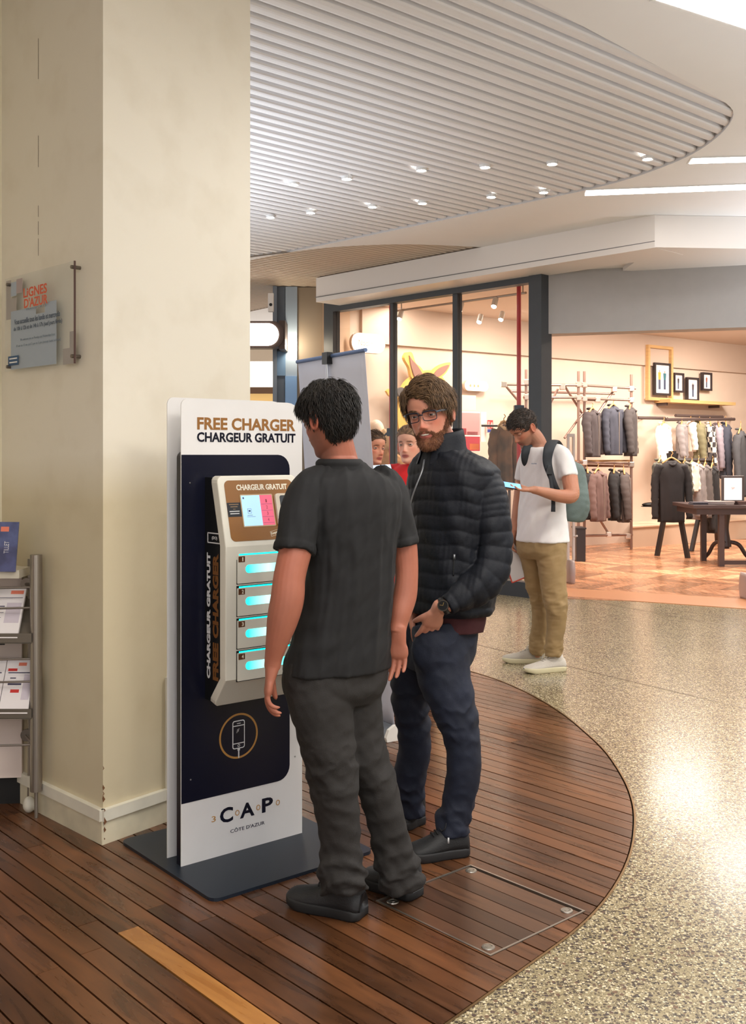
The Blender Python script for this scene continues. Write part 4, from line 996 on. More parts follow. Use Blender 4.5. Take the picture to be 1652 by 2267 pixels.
mauve, dk1, brn = fab('mauve_brown', (112, 88, 84)), fab('near_black', (42, 40, 42)), fab('grey_brown', (88, 78, 76))
garment('jacket', 'dark taupe bomber jacket hung first on the upper rail of the pipe rack', 'jacket', 1312, 905, 1012, 66, OF, cA, 'jackets on the pipe rack', .25)
garment('jacket', 'slate blue zipped bomber jacket in the middle of the upper rail', 'jacket', 1358, 897, 1008, 74, OF, cB, 'jackets on the pipe rack', .1)
garment('jacket', 'dark charcoal jacket at the right end of the upper rail of the pipe rack', 'jacket', 1396, 899, 1010, 62, OF, cC2, 'jackets on the pipe rack', .5)
garment('jacket', 'black jacket at the left end of the lower rail, mostly behind the mauve one', 'jacket', 1300, 1040, 1150, 40, OF, dk1, 'jackets on the pipe rack', .9)
garment('jacket', 'mauve brown collared jacket on the lower rail of the pipe rack', 'jacket', 1324, 1040, 1154, 66, OF+.1, mauve, 'jackets on the pipe rack', .2)
garment('jacket', 'black hooded jacket on the lower rail between the mauve and grey ones', 'jacket', 1360, 1040, 1152, 52, OF, dk1, 'jackets on the pipe rack', .6)
garment('jacket', 'grey brown jacket at the right end of the lower rail of the pipe rack', 'jacket', 1381, 1042, 1156, 52, OF+.05, brn, 'jackets on the pipe rack', .8)
# wall rail and its clothes
OW = .45
rl = thing('wall_rail', 'dark horizontal clothes rail fixed along the shop wall under the oak shelf', 'clothes rail', tuple(WZ(1520, 926, OW)))
darkm = mat('rail_dark', (92, 78, 76), .4, .4)
for (a, b, c, d, o) in ((1412, 925, 1472, 926, OW), (1474, 929, 1626, 928, OW+.1), (1496, 920, 1600, 923, OW-.1)): MB().rod(WZ(a, b, o), WZ(c, d, o), .028, 10).build('rail_pipe', darkm, rl, world=True)
for px in (1424, 1478, 1620): MB().rod(WZ(px, 926, OW), WZ(px, 926, 0), .016, 8).build('rail_bracket', darkm, rl, world=True)
garment('sweater', 'brilliant white sweatshirt hanging at the left end of the wall rail', 'sweater', 1470, 936, 1038, 72, OW+.15, mat('bright_white', (250, 244, 236), .8, bump=.3), 'clothes on the wall rail', .35, coll=mat('bright_white', (250, 244, 236)))
gr_ = fab('heather_grey', (140, 132, 132), .15)
garment('sweater', 'heather grey knitted sweater hanging next to the white sweatshirt', 'sweater', 1510, 935, 1016, 52, OW+.12, gr_, 'clothes on the wall rail', .5, coll=gr_)
ivory = fab('ivory', (236, 226, 214), .03)
garment('sweater', 'narrow ivory top squeezed between the grey sweater and the olive jacket', 'sweater', 1530, 930, 1000, 30, OW, ivory, 'clothes on the wall rail', .9, coll=ivory)
garment('jacket', 'olive green quilted jacket hanging in the middle of the wall rail', 'jacket', 1549, 934, 1024, 36, OW+.08, fab('olive', (122, 116, 88)), 'clothes on the wall rail', .8, puff=1)
ck = bpy.data.materials.new('check_cloth'); ck.use_nodes = True; n_ = ck.node_tree; c_ = n_.nodes.new('ShaderNodeTexChecker'); tc_ = n_.nodes.new('ShaderNodeTexCoord'); c_.inputs['Scale'].default_value = 11; c_.inputs[1].default_value = (*sl((226, 214, 200)), 1); c_.inputs[2].default_value = (*sl((60, 54, 56)), 1); n_.links.new(tc_.outputs['Object'], c_.inputs[0]); n_.links.new(c_.outputs[0], n_.nodes['Principled BSDF'].inputs[0]); n_.nodes['Principled BSDF'].inputs['Roughness'].default_value = .8
garment('shirt', 'black and cream checked flannel shirt on the wall rail', 'shirt', 1572, 936, 1036, 40, OW+.1, ck, 'clothes on the wall rail', .8, coll=ck)
li = fab('lilac_grey', (160, 148, 158), .05)
garment('shirt', 'lilac grey shirt on the wall rail right of the checked one', 'shirt', 1590, 938, 1042, 26, OW+.05, li, 'clothes on the wall rail', .9, coll=li)
garment('jacket', 'dark blue grey jacket near the right end of the wall rail', 'jacket', 1607, 936, 1060, 40, OW+.1, fab('ink_grey', (66, 68, 80)), 'clothes on the wall rail', .7, puff=1)
garment('jacket', 'big charcoal hooded parka at the right end of the wall rail', 'jacket', 1640, 950, 1100, 72, OW+.5, fab('parka', (70, 70, 74)), 'clothes on the wall rail', .3)
# A-frame clothes stand
Ya = 15.3; st = thing('a_frame_stand', 'black wooden A-frame clothes stand in the middle of the shop floor', 'clothes stand', tuple(pf(1490, 1236)))
bw2 = mat('black_wood', (40, 32, 32), .5)
apx = pd(1489, 1003, 15.4); f1, f2 = pf(1455, 1231), pf(1523, 1236); apb = pd(1576, 1005, 16.6); f3, f4 = pf(1531, 1221), pf(1588, 1200)
ap2 = Vector((apx.x, apx.y, apx.z))
def bar(a, b, w_, name, m, p):
    d = (b-a).normalized(); x = d.orthogonal().normalized(); y = d.cross(x); mb = MB()
    vs = [q+x*sx*w_/2+y*sy*w_/2 for q in (a, b) for sx, sy in ((-1, -1), (1, -1), (1, 1), (-1, 1))]
    return mb.add(vs, [(3, 2, 1, 0), (4, 5, 6, 7)]+[(i, (i+1) % 4, (i+1) % 4+4, i+4) for i in range(4)]).build(name, m, p, world=True)
bar(f1, ap2+Vector((.05, 0, 0)), .06, 'leg', bw2, st); bar(f2, ap2-Vector((.05, 0, 0)), .06, 'leg', bw2, st); bar(f3, apb, .055, 'leg', bw2, st); bar(f4, apb, .055, 'leg', bw2, st)
bar(ap2-Vector((0, 0, .1)), apb-Vector((0, 0, .1)), .04, 'crossbar', bw2, st)
MB().box(-.05, .05, -.03, .03, -.09, .03, M=Matrix.Translation(ap2)).build('joint', bw2, st, world=True)
def garm2(name, lab, px, Y, ytop, ybot, wpx, col, yaw, group, coll=None):
    x = (px-CX)/F*Y; global wpt
    old = wpt
    wpt = lambda p_, o_=0, z=0: Vector((x, Y, 0))
    try: return garment(name, lab, 'coat' if name == 'coat' else 'top', px, ytop, ybot, wpx, 0, col, group, yaw-GA, coll=coll)
    finally: wpt = old
blkc = fab('black_coat', (38, 34, 36))
garm2('coat', 'long black coat hung at the front of the A-frame stand', 1487, 15.2, 1016, 1156, 80, blkc, 0, 'clothes on the A-frame stand', coll=blkc)
cam_ = mat('camouflage', (120, 116, 104), .85, rgb2=(58, 56, 52), vscale=14)
for (px, Y, yt, yb, wd_, col, lab) in ((1462, 15.5, 1018, 1104, 34, cam_, 'patterned grey top behind the left shoulder of the black coat'), (1516, 15.7, 1020, 1100, 34, cam_, 'patterned grey shirt right behind the black coat on the A-frame'), (1532, 15.9, 1022, 1088, 34, ivory, 'ivory top on the A-frame stand behind the black coat'), (1547, 16.1, 1024, 1150, 34, gr_, 'long heather grey top in the middle of the A-frame stand'), (1562, 16.3, 1026, 1146, 34, fab('mid_grey', (104, 96, 94)), 'mid grey top toward the back of the A-frame stand'), (1578, 16.5, 1028, 1180, 34, dk1, 'long black garment at the back end of the A-frame stand')):
    garm2('top', lab, px, Y, yt, yb, wd_, col, .9, 'clothes on the A-frame stand', coll=col)
# display table
tb_ = thing('display_table', 'dark wooden shop table with square legs and a pedestal, at the right frame edge', 'table', tuple(pf(1640, 1240)))
tw = mat('table_wood', (72, 56, 54), .4); Yt = 14.2
def tx(px): return (px-CX)/F*Yt
ztb = zat(1116, Yt)
MB().box(tx(1521), tx(1800), Yt-.3, Yt+.7, ztb-.05, ztb, bev=.008).build('tabletop', tw, tb_, world=True)
MB().box(tx(1530), tx(1792), Yt-.25, Yt+.65, ztb-.13, ztb-.05).build('apron', tw, tb_, world=True)
for x_, y_ in ((1586, Yt-.2), (1786, Yt-.2), (1586, Yt+.55), (1786, Yt+.55)): MB().box(tx(x_)-.035, tx(x_)+.035, y_-.035, y_+.035, 0, ztb-.13).build('leg', tw, tb_, world=True)
MB().box(tx(1586), tx(1786), Yt-.22, Yt-.17, .03, .08).build('stretcher', tw, tb_, world=True)
xc = tx(1622); v, f = tube([(xc, Yt+.3, ztb-.13, .08, .08), (xc, Yt+.3, ztb-.35, .05, .05), (xc, Yt+.3, ztb-.6, .075, .075), (xc, Yt+.3, .28, .05, .05), (xc, Yt+.3, .2, .06, .06)], 14, 24, (1, 0, 0)); MB().add(v, f).build('pedestal', tw, tb_, smooth=True, world=True)
for a_ in (0, 2.1, 4.2): MB().path([(xc, Yt+.3, .3), (xc+.18*math.cos(a_), Yt+.3+.18*math.sin(a_), .26), (xc+.3*math.cos(a_), Yt+.3+.3*math.sin(a_), .1), (xc+.38*math.cos(a_), Yt+.3+.38*math.sin(a_), .03)], .028).build('pedestal_foot', tw, tb_, smooth=True, world=True)
sg = thing('table_sign', 'small white sign in a dark frame standing on the shop table', 'sign', (tx(1617), Yt-.1, ztb))
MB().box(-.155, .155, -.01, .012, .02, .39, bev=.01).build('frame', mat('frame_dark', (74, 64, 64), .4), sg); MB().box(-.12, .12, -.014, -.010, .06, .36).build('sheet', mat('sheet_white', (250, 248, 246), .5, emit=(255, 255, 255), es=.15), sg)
MB().box(-.1, .1, -.06, .06, 0, .022, bev=.004).build('stand_foot', mat('frame_dark', (74, 64, 64), .4), sg)
text('lettering', 'SP', frame((.0, -.0142, .22), (1, 0, 0), y=(0, 0, 1)), .04, .03, red, sg)
for (px, wd_, hh, c_, lab) in ((1560, .46, .035, (58, 54, 64), 'folded dark blue garment lying on the left end of the shop table'), (1590, .42, .05, (150, 138, 136), 'folded grey garment on the shop table in front of the small sign'), (1646, .42, .05, (90, 66, 62), 'folded dark brown garment on the shop table right of the small sign')):
    t = thing('folded_garment', lab, 'folded clothes', (tx(px), Yt-.12, ztb), 0, 'folded clothes on the shop table')
    for i in range(2): MB().box(-wd_/2+i*.01, wd_/2-i*.012, -.1, .1, i*hh/2, (i+1)*hh/2-.001, bev=.008).build('fold', fab('fold_%d_%d' % (c_[0], i), tuple(v_+i*8 for v_ in c_)), t)
# frames on the wall, oak outline frame, shelf
oak = mat('oak', (206, 166, 112), .5, var=.08, vscale=4, vec=(1, 1, 8)); fb = mat('photo_frame_black', (52, 44, 46), .4)
def wallM(px, py, off): P = WZ(px, py, off); return frame(P, wdir, y=(0, 0, 1))
WO = .07
def wsize(px0, px1, py, off=WO):
    a, b = wpt(px0, off), wpt(px1, off); return (b-a).length, (a+b)/2
of = thing('oak_frame', 'tall empty outline frame of light oak hung on the shop wall', 'frame', tuple(WZ(1460, 830, WO)))
ln, mid = wsize(1431, 1486, 0); zt0, zb0_ = zat(766, mid.y), zat(887, mid.y); M = frame(Vector((mid.x, mid.y, 0)), wdir, y=(0, 0, 1))
for (x0, x1, z0, z1, nm) in ((-ln/2, -ln/2+.05, zb0_, zt0, 'stile'), (ln/2-.05, ln/2, zb0_, zt0, 'stile'), (-ln/2+.05, ln/2-.05, zt0-.05, zt0, 'rail'), (-ln/2+.05, ln/2-.05, zb0_, zb0_+.05, 'rail')): MB().box(x0, x1, z0, z1, -.02, .05, M=M).build(nm, oak, of, world=True)
shf = thing('wall_shelf', 'thin light oak shelf on the shop wall below the framed photos', 'shelf', tuple(WZ(1520, 897, WO)))
a, b = wpt(1449, 0), wpt(1594, 0); MB().prism([(p.x, p.y) for p in (a, b, b+wn*.34, a+wn*.34)], zat(899, b.y)-.0, zat(899, b.y)+.055).build('shelf_board', oak, shf, world=True)
for px in (1465, 1580): P = wpt(px, .1); MB().box(-.015, .015, -.12, .12, 0, .05, M=Matrix.Translation((P.x, P.y, zat(899, b.y)-.05)) @ Matrix.Rotation(math.radians(37), 4, 'Z')).build('shelf_bracket', darkm, shf, world=True)
skn = mat('print_skin', (196, 150, 128), .6)
def photo(px0, px1, py0, py1, lab, figs):
    ln, mid = wsize(px0, px1, 0); z1, z0 = zat(py0, mid.y), zat(py1, mid.y); M = frame(Vector((mid.x, mid.y, (z0+z1)/2)), wdir, y=(0, 0, 1)); h = z1-z0
    t = thing('framed_photo', lab, 'framed photo', (mid.x, mid.y, z0), 0, 'framed photos above the shelf')
    w_ = .035
    for (x0, x1, y0, y1) in ((-ln/2, -ln/2+w_, -h/2, h/2), (ln/2-w_, ln/2, -h/2, h/2), (-ln/2+w_, ln/2-w_, h/2-w_, h/2), (-ln/2+w_, ln/2-w_, -h/2, -h/2+w_)): MB().box(x0, x1, y0, y1, -.02, .035, M=M).build('frame_side', fb, t, world=True)
    MB().box(-ln/2+w_*.8, ln/2-w_*.8, -h/2+w_*.8, h/2-w_*.8, -.01, .01, M=M).build('print', mat('print_white', (250, 244, 240), .5), t, world=True)
    for (fx, fh, c_) in figs:
        e = h*.30*fh; col = mat('fig_%d_%d_%d' % c_, c_, .6)
        MB().prism([(fx*ln-.055*h, -h*.02), (fx*ln+.055*h, -h*.02), (fx*ln+.07*h, e*.7), (fx*ln-.07*h, e*.7)], .0105, .0125, M=M).build('figure', col, t, world=True)
        MB().prism([(fx*ln-.05*h, -h*.32), (fx*ln+.05*h, -h*.32), (fx*ln+.05*h, -h*.02), (fx*ln-.05*h, -h*.02)], .0105, .0125, M=M).build('figure', mat('fig_leg', (70, 76, 100), .6), t, world=True)
        MB().prism([(fx*ln+.03*h*math.cos(k*.785), e*.7+.035*h+.035*h*math.sin(k*.785)) for k in range(8)], .0105, .0125, M=M).build('figure', skn, t, world=True)
photo(1447, 1483, 804, 875, 'largest black framed photo, two people in yellow and blue', ((-.16, 1, (206, 160, 70)), (.16, .9, (60, 110, 120))))
photo(1490, 1512, 826, 869, 'small black framed photo right of the largest one, person in dark jacket', ((0, 1, (54, 48, 54)),))
photo(1519, 1545, 836, 888, 'black framed photo hanging lowest, person in dark coat and pink trousers', ((.05, 1, (70, 60, 70)),))
photo(1553, 1574, 825, 865, 'small black framed photo furthest right, person in red brown', ((0, 1, (150, 84, 70)),))
# security gate posts
for (pxa, pxb, yb_, lab, tall) in ((1256, 1272, 1295, 'grey security gate post with oval foot beside the shop entrance', 960), (1644, 1654, 1330, 'grey security gate base cut by the right frame edge', 1228)):
    P = pf((pxa+pxb)/2, yb_-4); w_ = (pxb-pxa)/F*P.y/2
    t = thing('security_gate', lab, 'security gate', (P.x, P.y, 0)); gm = mat('gate_grey', (168, 150, 146), .45)
    v, f = rings([(0, 0, 0, w_, .12, .12), (0, 0, .02, w_, .13, .13), (0, 0, .25, w_*.97, .12, .12), (0, 0, .27, w_*.9, .11, .11)], (1, 0, 0), (0, 1, 0), 24, 10); MB().add(v, f).build('foot', gm, t, smooth=True)
    if tall < 1000:
        zt_ = zat(tall, P.y)
        for s_ in (-1, 1): MB().box(s_*w_*.75-.014, s_*w_*.75+.014, -.03, .03, .27, zt_, bev=.006).build('gate_upright', mat('gate_white', (206, 196, 190), .4), t)
        MB().box(-w_*.75, w_*.75, -.03, .03, zt_-.04, zt_, bev=.006).build('gate_top', mat('gate_white', (206, 196, 190), .4), t)
        MB().box(-w_*.6, w_*.6, -.006, .006, .3, zt_-.05).build('gate_panel', glass_mat('gate_acrylic', (.93, .93, .93), 1.3), t)
        MB().rod((w_*.8, -.03, .55), (w_*1.5, -.06, .56), .012, 8).build('gate_lever', mat('gate_white', (206, 196, 190), .4), t)
P = pf(1283, 1242); t = thing('black_plinth', 'tall narrow black display plinth behind the security gate', 'plinth', (P.x, P.y, 0)); w_ = 20/F*P.y/2
MB().box(-w_, w_, -.12, .2, 0, .46, bev=.005).build('plinth_body', mat('black_lacquer', (40, 34, 36), .4), t); MB().box(-w_-.01, w_+.01, -.13, .21, .46, .48).build('plinth_top', mat('black_lacquer', (40, 34, 36), .4), t)
# black shoes on the plinth
t = thing('shoe', 'flat black shoe on the wall plinth beside the black coat', 'shoe', tuple(WZ(1441, 1122, .6))); 
v, f = ellipsoid((0, 0, .035), (.15, .06, .04)); MB().add(v, f).build('upper', blk, t, smooth=True); MB().box(-.15, .15, -.055, .055, -.0, .012, bev=.005).build('sole', blk, t)

# ---- behind the window ----
redp = mat('red_pole', (204, 44, 48), .35); blc = mat('clamp_navy', (40, 52, 76), .4)
for (px, py0, py1, cl, lab) in ((1149, 625, 1290, 905, 'tall bright red pole with dark clamp inside the right window pane'), (866, 672, 1290, 955, 'tall bright red pole inside the window behind the left mullion')):
    P = fpt(px, -.35); x0 = P.x; t = thing('red_pole', lab, 'pole', (P.x, P.y, 0)); 
    MB().rod((0, 0, 0), (0, 0, zat(py0, P.y)+.3), .024, 12).build('tube', redp, t)
    MB().rod((0, 0, 0), (0, 0, .02), .07, 16).build('floor_flange', blc, t)
    z = zat(cl, P.y); MB().box(-.055, .055, -.05, .05, z-.06, z+.04, bev=.01).build('clamp', blc, t); MB().rod((.05, -.03, z), (.10, -.06, z-.03), .012, 8).rod((-.05, -.02, z-.02), (-.1, -.04, z-.07), .012, 8).build('clamp_lever', blc, t)
# track rail with spots, shop ceiling
tr = thing('track_light_rail', 'thin track rail with bright spotlights under the shop ceiling behind the window', 'track light', tuple(fpt(1040, -.8)))
A = fpt(880, -.9); B = fpt(1165, -.9); A.z = B.z = 3.40; MB().rod(A, B, .015, 8).build('rail', mat('track_steel', (170, 156, 146), .4, .6), tr, world=True)
for px in (889, 1022, 1158): P = fpt(px, -.9); MB().rod((P.x, P.y, 3.40), (P.x, P.y, 3.6), .008, 6).build('rod', mat('track_steel', (170, 156, 146), .4, .6), tr, world=True)
for (px, off) in ((889, .9), (1022, .9), (1065, 1.9), (1098, .9), (1113, 1.9)):
    P = fpt(px, -off); z = 3.38; MB().rod((P.x, P.y, z), (P.x-.03, P.y-.05, z-.10), .035, 12).build('spot_head', mat('spot_white', (230, 226, 220), .4), tr, world=True)
    MB().rod((P.x-.03, P.y-.05, z-.10), (P.x-.033, P.y-.054, z-.106), .03, 12).build('spot_bulb', emis('shop_spot_glow', (255, 244, 226), 14), tr, world=True)
# lit pill signs; the larger one stands in for a reflection in the glass
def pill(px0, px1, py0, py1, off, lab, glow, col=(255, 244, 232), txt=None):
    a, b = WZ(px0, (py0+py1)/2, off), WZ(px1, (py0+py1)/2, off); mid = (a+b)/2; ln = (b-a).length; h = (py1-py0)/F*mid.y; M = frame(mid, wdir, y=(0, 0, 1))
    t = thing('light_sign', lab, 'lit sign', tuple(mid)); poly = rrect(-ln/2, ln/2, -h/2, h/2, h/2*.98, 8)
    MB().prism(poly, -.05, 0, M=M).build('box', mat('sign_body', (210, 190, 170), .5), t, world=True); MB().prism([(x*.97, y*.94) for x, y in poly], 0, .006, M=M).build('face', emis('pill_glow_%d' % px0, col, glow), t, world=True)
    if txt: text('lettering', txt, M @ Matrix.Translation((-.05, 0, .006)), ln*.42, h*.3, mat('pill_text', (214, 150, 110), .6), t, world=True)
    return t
pill(1029, 1081, 843, 866, .1, 'small glowing white pill-shaped sign on the shop wall left of the pipe rack', 2.2, txt='...')
pill(778, 853, 738, 782, .3, 'larger glowing pill shape imitating a sign reflection at the left end of the window', 2.0, txt='Nöclin')
# yellow wooden animal head relief: flat cut-out layers hung on the wall
ah = thing('wooden_animal_head', 'large yellow wooden cut-out of a long-eared animal head on the shop wall', 'wall decoration', tuple(WZ(925, 900, .12)))
yel = mat('yellow_wood', (232, 188, 96), .5, var=.06, vscale=3); mvb = mat('ear_brown', (150, 106, 92), .6); gry = mat('lens_grey', (96, 88, 84), .4)
def cut(pts, t0, t1, name, m):
    P0 = WZ(925, 900, .12); M = frame(P0, wdir, y=(0, 0, 1)); q = []
    for (px, py) in pts:
        w_ = WZ(px, py, .12); d = w_-P0; q.append((d.dot(wdir), d.z))
    S = cr([(a, b, 0) for a, b in q+[q[0]]], len(q)*5)[:-1]; MB().prism([(a, b) for a, b, _ in S], t0, t1, M=M).build(name, m, ah, world=True)
cut([(880, 875), (890, 850), (905, 835), (925, 824), (945, 820), (965, 826), (985, 850), (1000, 900), (1000, 980), (985, 1040), (900, 1045), (884, 980), (876, 920)], 0, .05, 'head', yel)
cut([(893, 781), (902, 780), (914, 806), (925, 815), (935, 842), (905, 838), (899, 815), (888, 790)], .02, .08, 'ear', yel)
cut([(897, 788), (903, 797), (916, 812), (928, 838), (912, 838), (903, 818)], .08, .10, 'ear_lining', mvb)
cut([(942, 836), (955, 818), (975, 806), (990, 804), (984, 820), (970, 836), (952, 845)], .02, .08, 'ear', yel)
cut([(948, 836), (958, 821), (975, 811), (985, 809), (978, 822), (965, 833)], .08, .10, 'ear_lining', mvb)
cut([(870, 862), (880, 858), (890, 866), (891, 876), (882, 880), (872, 874)], .05, .10, 'sunglass_lens', gry)
cut([(851, 866), (858, 861), (870, 866), (872, 878), (858, 877)], .01, .05, 'snout', yel)
# posters and signs on the glass side wall
def wallboard(name, lab, cat, px0, px1, py0, py1, off, m, extra=()):
    ln, mid = wsize(px0, px1, 0, off); z1, z0 = zat(py0, mid.y), zat(py1, mid.y); M = frame(Vector((mid.x, mid.y, (z0+z1)/2)), wdir, y=(0, 0, 1)); h = z1-z0
    t = thing(name, lab, cat, (mid.x, mid.y, z0)); MB().box(-ln/2, ln/2, -h/2, h/2, -.012, 0, M=M).build('board', m, t, world=True)
    for (a, b, c, d, mm_) in extra: MB().box((a-.5)*ln, (b-.5)*ln, (c-.5)*h, (d-.5)*h, 0, .003, M=M).build('print', mm_, t, world=True)
    return t, M, ln, h
pk = mat('poster_pink', (214, 150, 150), .5); dr = mat('poster_red', (176, 50, 62), .5); ora = mat('poster_orange', (226, 120, 60), .5)
wallboard('poster', 'pink and red poster with white border inside the right window pane', 'poster', 1000, 1064, 911, 1000, .5, mat('poster_white', (244, 232, 226), .5), ((.04, .98, .42, .97, pk), (.04, .98, .02, .38, dr), (.30, .5, .42, .58, dr), (.52, .9, .42, .50, dr), (.62, .95, .05, .2, ora)))
wallboard('notice_sheet', 'plain white notice sheet right of the pink and red poster', 'notice', 1065, 1077, 912, 978, .5, mat('poster_white', (244, 232, 226), .5))
wallboard('poster', 'pale cream panel above the pink and red poster', 'poster', 1018, 1054, 875, 908, .3, mat('cream_panel', (240, 216, 186), .5))
t, M, ln, h = wallboard('extinguisher_sign', 'small red, white and blue fire extinguisher sign in the window', 'sign', 1079, 1092, 929, 958, .55, mat('ext_white', (236, 226, 222), .5), ((.03, .97, .30, .97, mat('ext_red', (204, 58, 56), .5)), (.03, .97, .03, .26, mat('ext_blue', (50, 60, 140), .5)), (.14, .46, .34, .86, mat('ext_white', (236, 226, 222), .5)), (.6, .86, .4, .8, mat('ext_white', (236, 226, 222), .5))))
# coats on a stand behind the window, seen left of the man in white
cs_ = thing('coat_stand', 'dark metal coat stand inside the right window pane', 'coat stand', tuple(fpt(1128, -1.2)))
P = fpt(1128, -1.2); MB().rod((P.x, P.y, 0), (P.x, P.y, 1.9), .018, 10).build('pole', darkm, cs_, world=True); MB().rod((P.x-.35, P.y-.1, 1.86), (P.x+.35, P.y+.1, 1.86), .014, 8).build('arm', darkm, cs_, world=True); MB().rod((P.x, P.y, 0), (P.x, P.y, .02), .16, 20).build('base', darkm, cs_, world=True)
fleece = fab('fleece', (214, 176, 134), .08)
garm2('coat', 'dark brown coat with cream fleece collar hanging inside the window', 1116, P.y-.1, 935, 1085, 56, mat('worn_brown', (84, 66, 52), .8, rgb2=(134, 96, 68), vscale=5), .2, 'coats inside the window', coll=fleece)
garm2('coat', 'grey blue coat hanging next to the fleece collared one inside the window', 1146, P.y+.1, 945, 1075, 50, mat('grey_teal', (96, 104, 104), .8, rgb2=(150, 120, 70), vscale=6), .5, 'coats inside the window', coll=fab('dk_teal', (60, 70, 76)))
# quilted jacket and white pile on a display bust in the window
qm = fab('quilt_orange', (186, 136, 86), .08)
Pq = fpt(858, -.9)
qb = thing('quilted_coat', 'tan quilted coat on a display bust behind the two women', 'coat', (Pq.x, Pq.y, 0))
v, f = rings([(0, 0, 1.60, .05, .05, .05), (0, 0, 1.52, .12, .09, .09), (0, 0, 1.46, .22, .12, .12), (0, 0, 1.2, .24, .14, .14), (0, 0, .8, .25, .15, .15)], (1, 0, 0), (0, -1, 0), 60, 80, lambda th, s, z: .012*np.abs(np.sin((th*4+z*22)))*np.abs(np.sin((th*4-z*22))))
MB().add(v, f).build('quilted_body', qm, qb, smooth=True)
for s_ in (-1, 1): v, f = tube([(s_*.2, 0, 1.46, .07, .07), (s_*.28, 0, 1.25, .07, .07), (s_*.27, -.03, .95, .055, .055)], 20, 40, (1, 0, 0), lambda th, s, l: .008*np.abs(np.sin(l*30))); MB().add(v, f).build('sleeve', qm, qb, smooth=True)
MB().rod((0, 0, 0), (0, 0, .8), .02, 10).build('stand_pole', darkm, qb); MB().rod((0, 0, 0), (0, 0, .02), .15, 20).build('stand_base', darkm, qb)
v, f = ellipsoid((0, 0, 0), (.13, .11, .15), 40, 26); v = v*(1+.05*np.sin(v[:, :1]*90)*np.sin(v[:, 2:]*80)); 
MB().add(v, f).build('fur_collar', fleece, qb, smooth=True); bpy.data.objects[-1 if False else 'fur_collar'].location = (-.03, 0, 1.70)
mt_ = thing('mannequin_head', 'pale egg-shaped display head with white scarf above the quilted coat', 'mannequin', (Pq.x-.15, Pq.y+.25, 0))
v, f = ellipsoid((0, 0, zat(952, Pq.y+.25)), (.11, .12, .14), 24, 18); MB().add(v, f).build('head', mat('mann_white', (240, 220, 200), .5), mt_, smooth=True)
v, f = tube([(-.12, 0, zat(975, Pq.y+.25), .05, .05), (0, -.1, zat(985, Pq.y+.25), .06, .05), (.12, 0, zat(975, Pq.y+.25), .05, .05), (0, .1, zat(970, Pq.y+.25), .05, .05), (-.11, .03, zat(975, Pq.y+.25), .05, .05)], 12, 30, (0, 0, 1)); MB().add(v, f).build('scarf', ivory, mt_, smooth=True)
MB().rod((0, 0, 0), (0, 0, zat(970, Pq.y+.25)), .02, 8).build('stand_pole', darkm, mt_)
# low display bench behind the window (its edge shows near the floor)
bn = thing('window_plinth', 'low beige display platform just inside the shop window', 'platform', tuple(fpt(1090, -.5)))
MB().prism([(p.x, p.y) for p in (fpt(775, -.15), fpt(1170, -.15), fpt(1170, -.30), fpt(775, -.30))], 0, .10).build('platform_top', mat('platform_beige', (190, 160, 130), .5), bn, world=True)
# ---- passage: hanging pill sign, camera box ----
Yp = 13.0; Pp = pd(585, 740, Yp)
ps = thing('hanging_light_sign', 'large blank glowing pill sign in a brown housing on the passage column', 'lit sign', tuple(Pp))
x0, x1 = (480-CX)/F*Yp, (617-CX)/F*Yp; z0, z1 = zat(765, Yp), zat(716, Yp); h = z1-z0
Mx = Matrix.Translation((0, Yp, 0)) @ rot_x90()
def upr(poly, y0, y1, name, m, p):
    n = len(poly); vs = [(a, y0, b) for a, b in poly]+[(a, y1, b) for a, b in poly]; mk(name, vs, [tuple(range(n)), tuple(range(n, 2*n))[::-1]]+[(i, n+i, n+(i+1) % n, (i+1) % n) for i in range(n)], m, p, world=True)
hb = mat('housing_brown', (74, 56, 48), .5)
upr(rrect(x0-.05, x1+.06, z0-.03, z1+.03, h*.5, 8), Yp, Yp+.2, 'housing', hb, ps); upr(rrect(x0, x1, z0, z1, h*.48, 8), Yp-.012, Yp, 'face', emis('big_pill', (255, 250, 242), 5), ps)
MB().box(x1, (631-CX)/F*Yp, Yp+.02, Yp+.5, z0-.04, z1+.04).build('bracket', hb, ps, world=True)
wl_ = lamp('POINT', 'sign_spill', (x1+.14, Yp+.25, (z0+z1)/2-.1), 6, (1, .86, .64), None, .05)
P = pd(600, 670, 13.2); cbx = thing('wall_camera', 'small white box with a round dark lens high on the passage wall', 'camera', tuple(P))
MB().box(-.035, .035, -.03, .03, -.12, .12, bev=.008).build('box', wc, cbx); MB().rod((0, -.03, -.03), (0, -.036, -.03), .02, 12).build('lens', blk, cbx)
# =====================  PEOPLE  =====================
def A3(v): return np.array(v, float)
def nrm(v): v = A3(v); return v/np.linalg.norm(v)
def pil(px, py, Y): return A3(pd(px, py, Y))
ki = lambda z, tab: np.interp(z, [t[0] for t in tab], [t[1] for t in tab])
def smooth_tab(tab, n=60):
    K = [(a, b, 0) for a, b in tab]; S = cr(K, n); o = np.argsort(S[:, 0]); return [(S[i, 0], S[i, 1]) for i in o]
TW = smooth_tab([(-.114, .012), (-.108, .026), (-.095, .040), (-.078, .051), (-.055, .060), (-.03, .066), (0, .070), (.03, .0745), (.06, .073), (.085, .060), (.102, .040), (.111, .022), (.115, .004)])
TF = smooth_tab([(-.114, .062), (-.108, .079), (-.098, .087), (-.088, .086), (-.076, .081), (-.062, .087), (-.05, .089), (-.035, .087), (-.015, .085), (.005, .083), (.02, .088), (.04, .092), (.06, .089), (.082, .072), (.10, .046), (.111, .018), (.115, .0)])
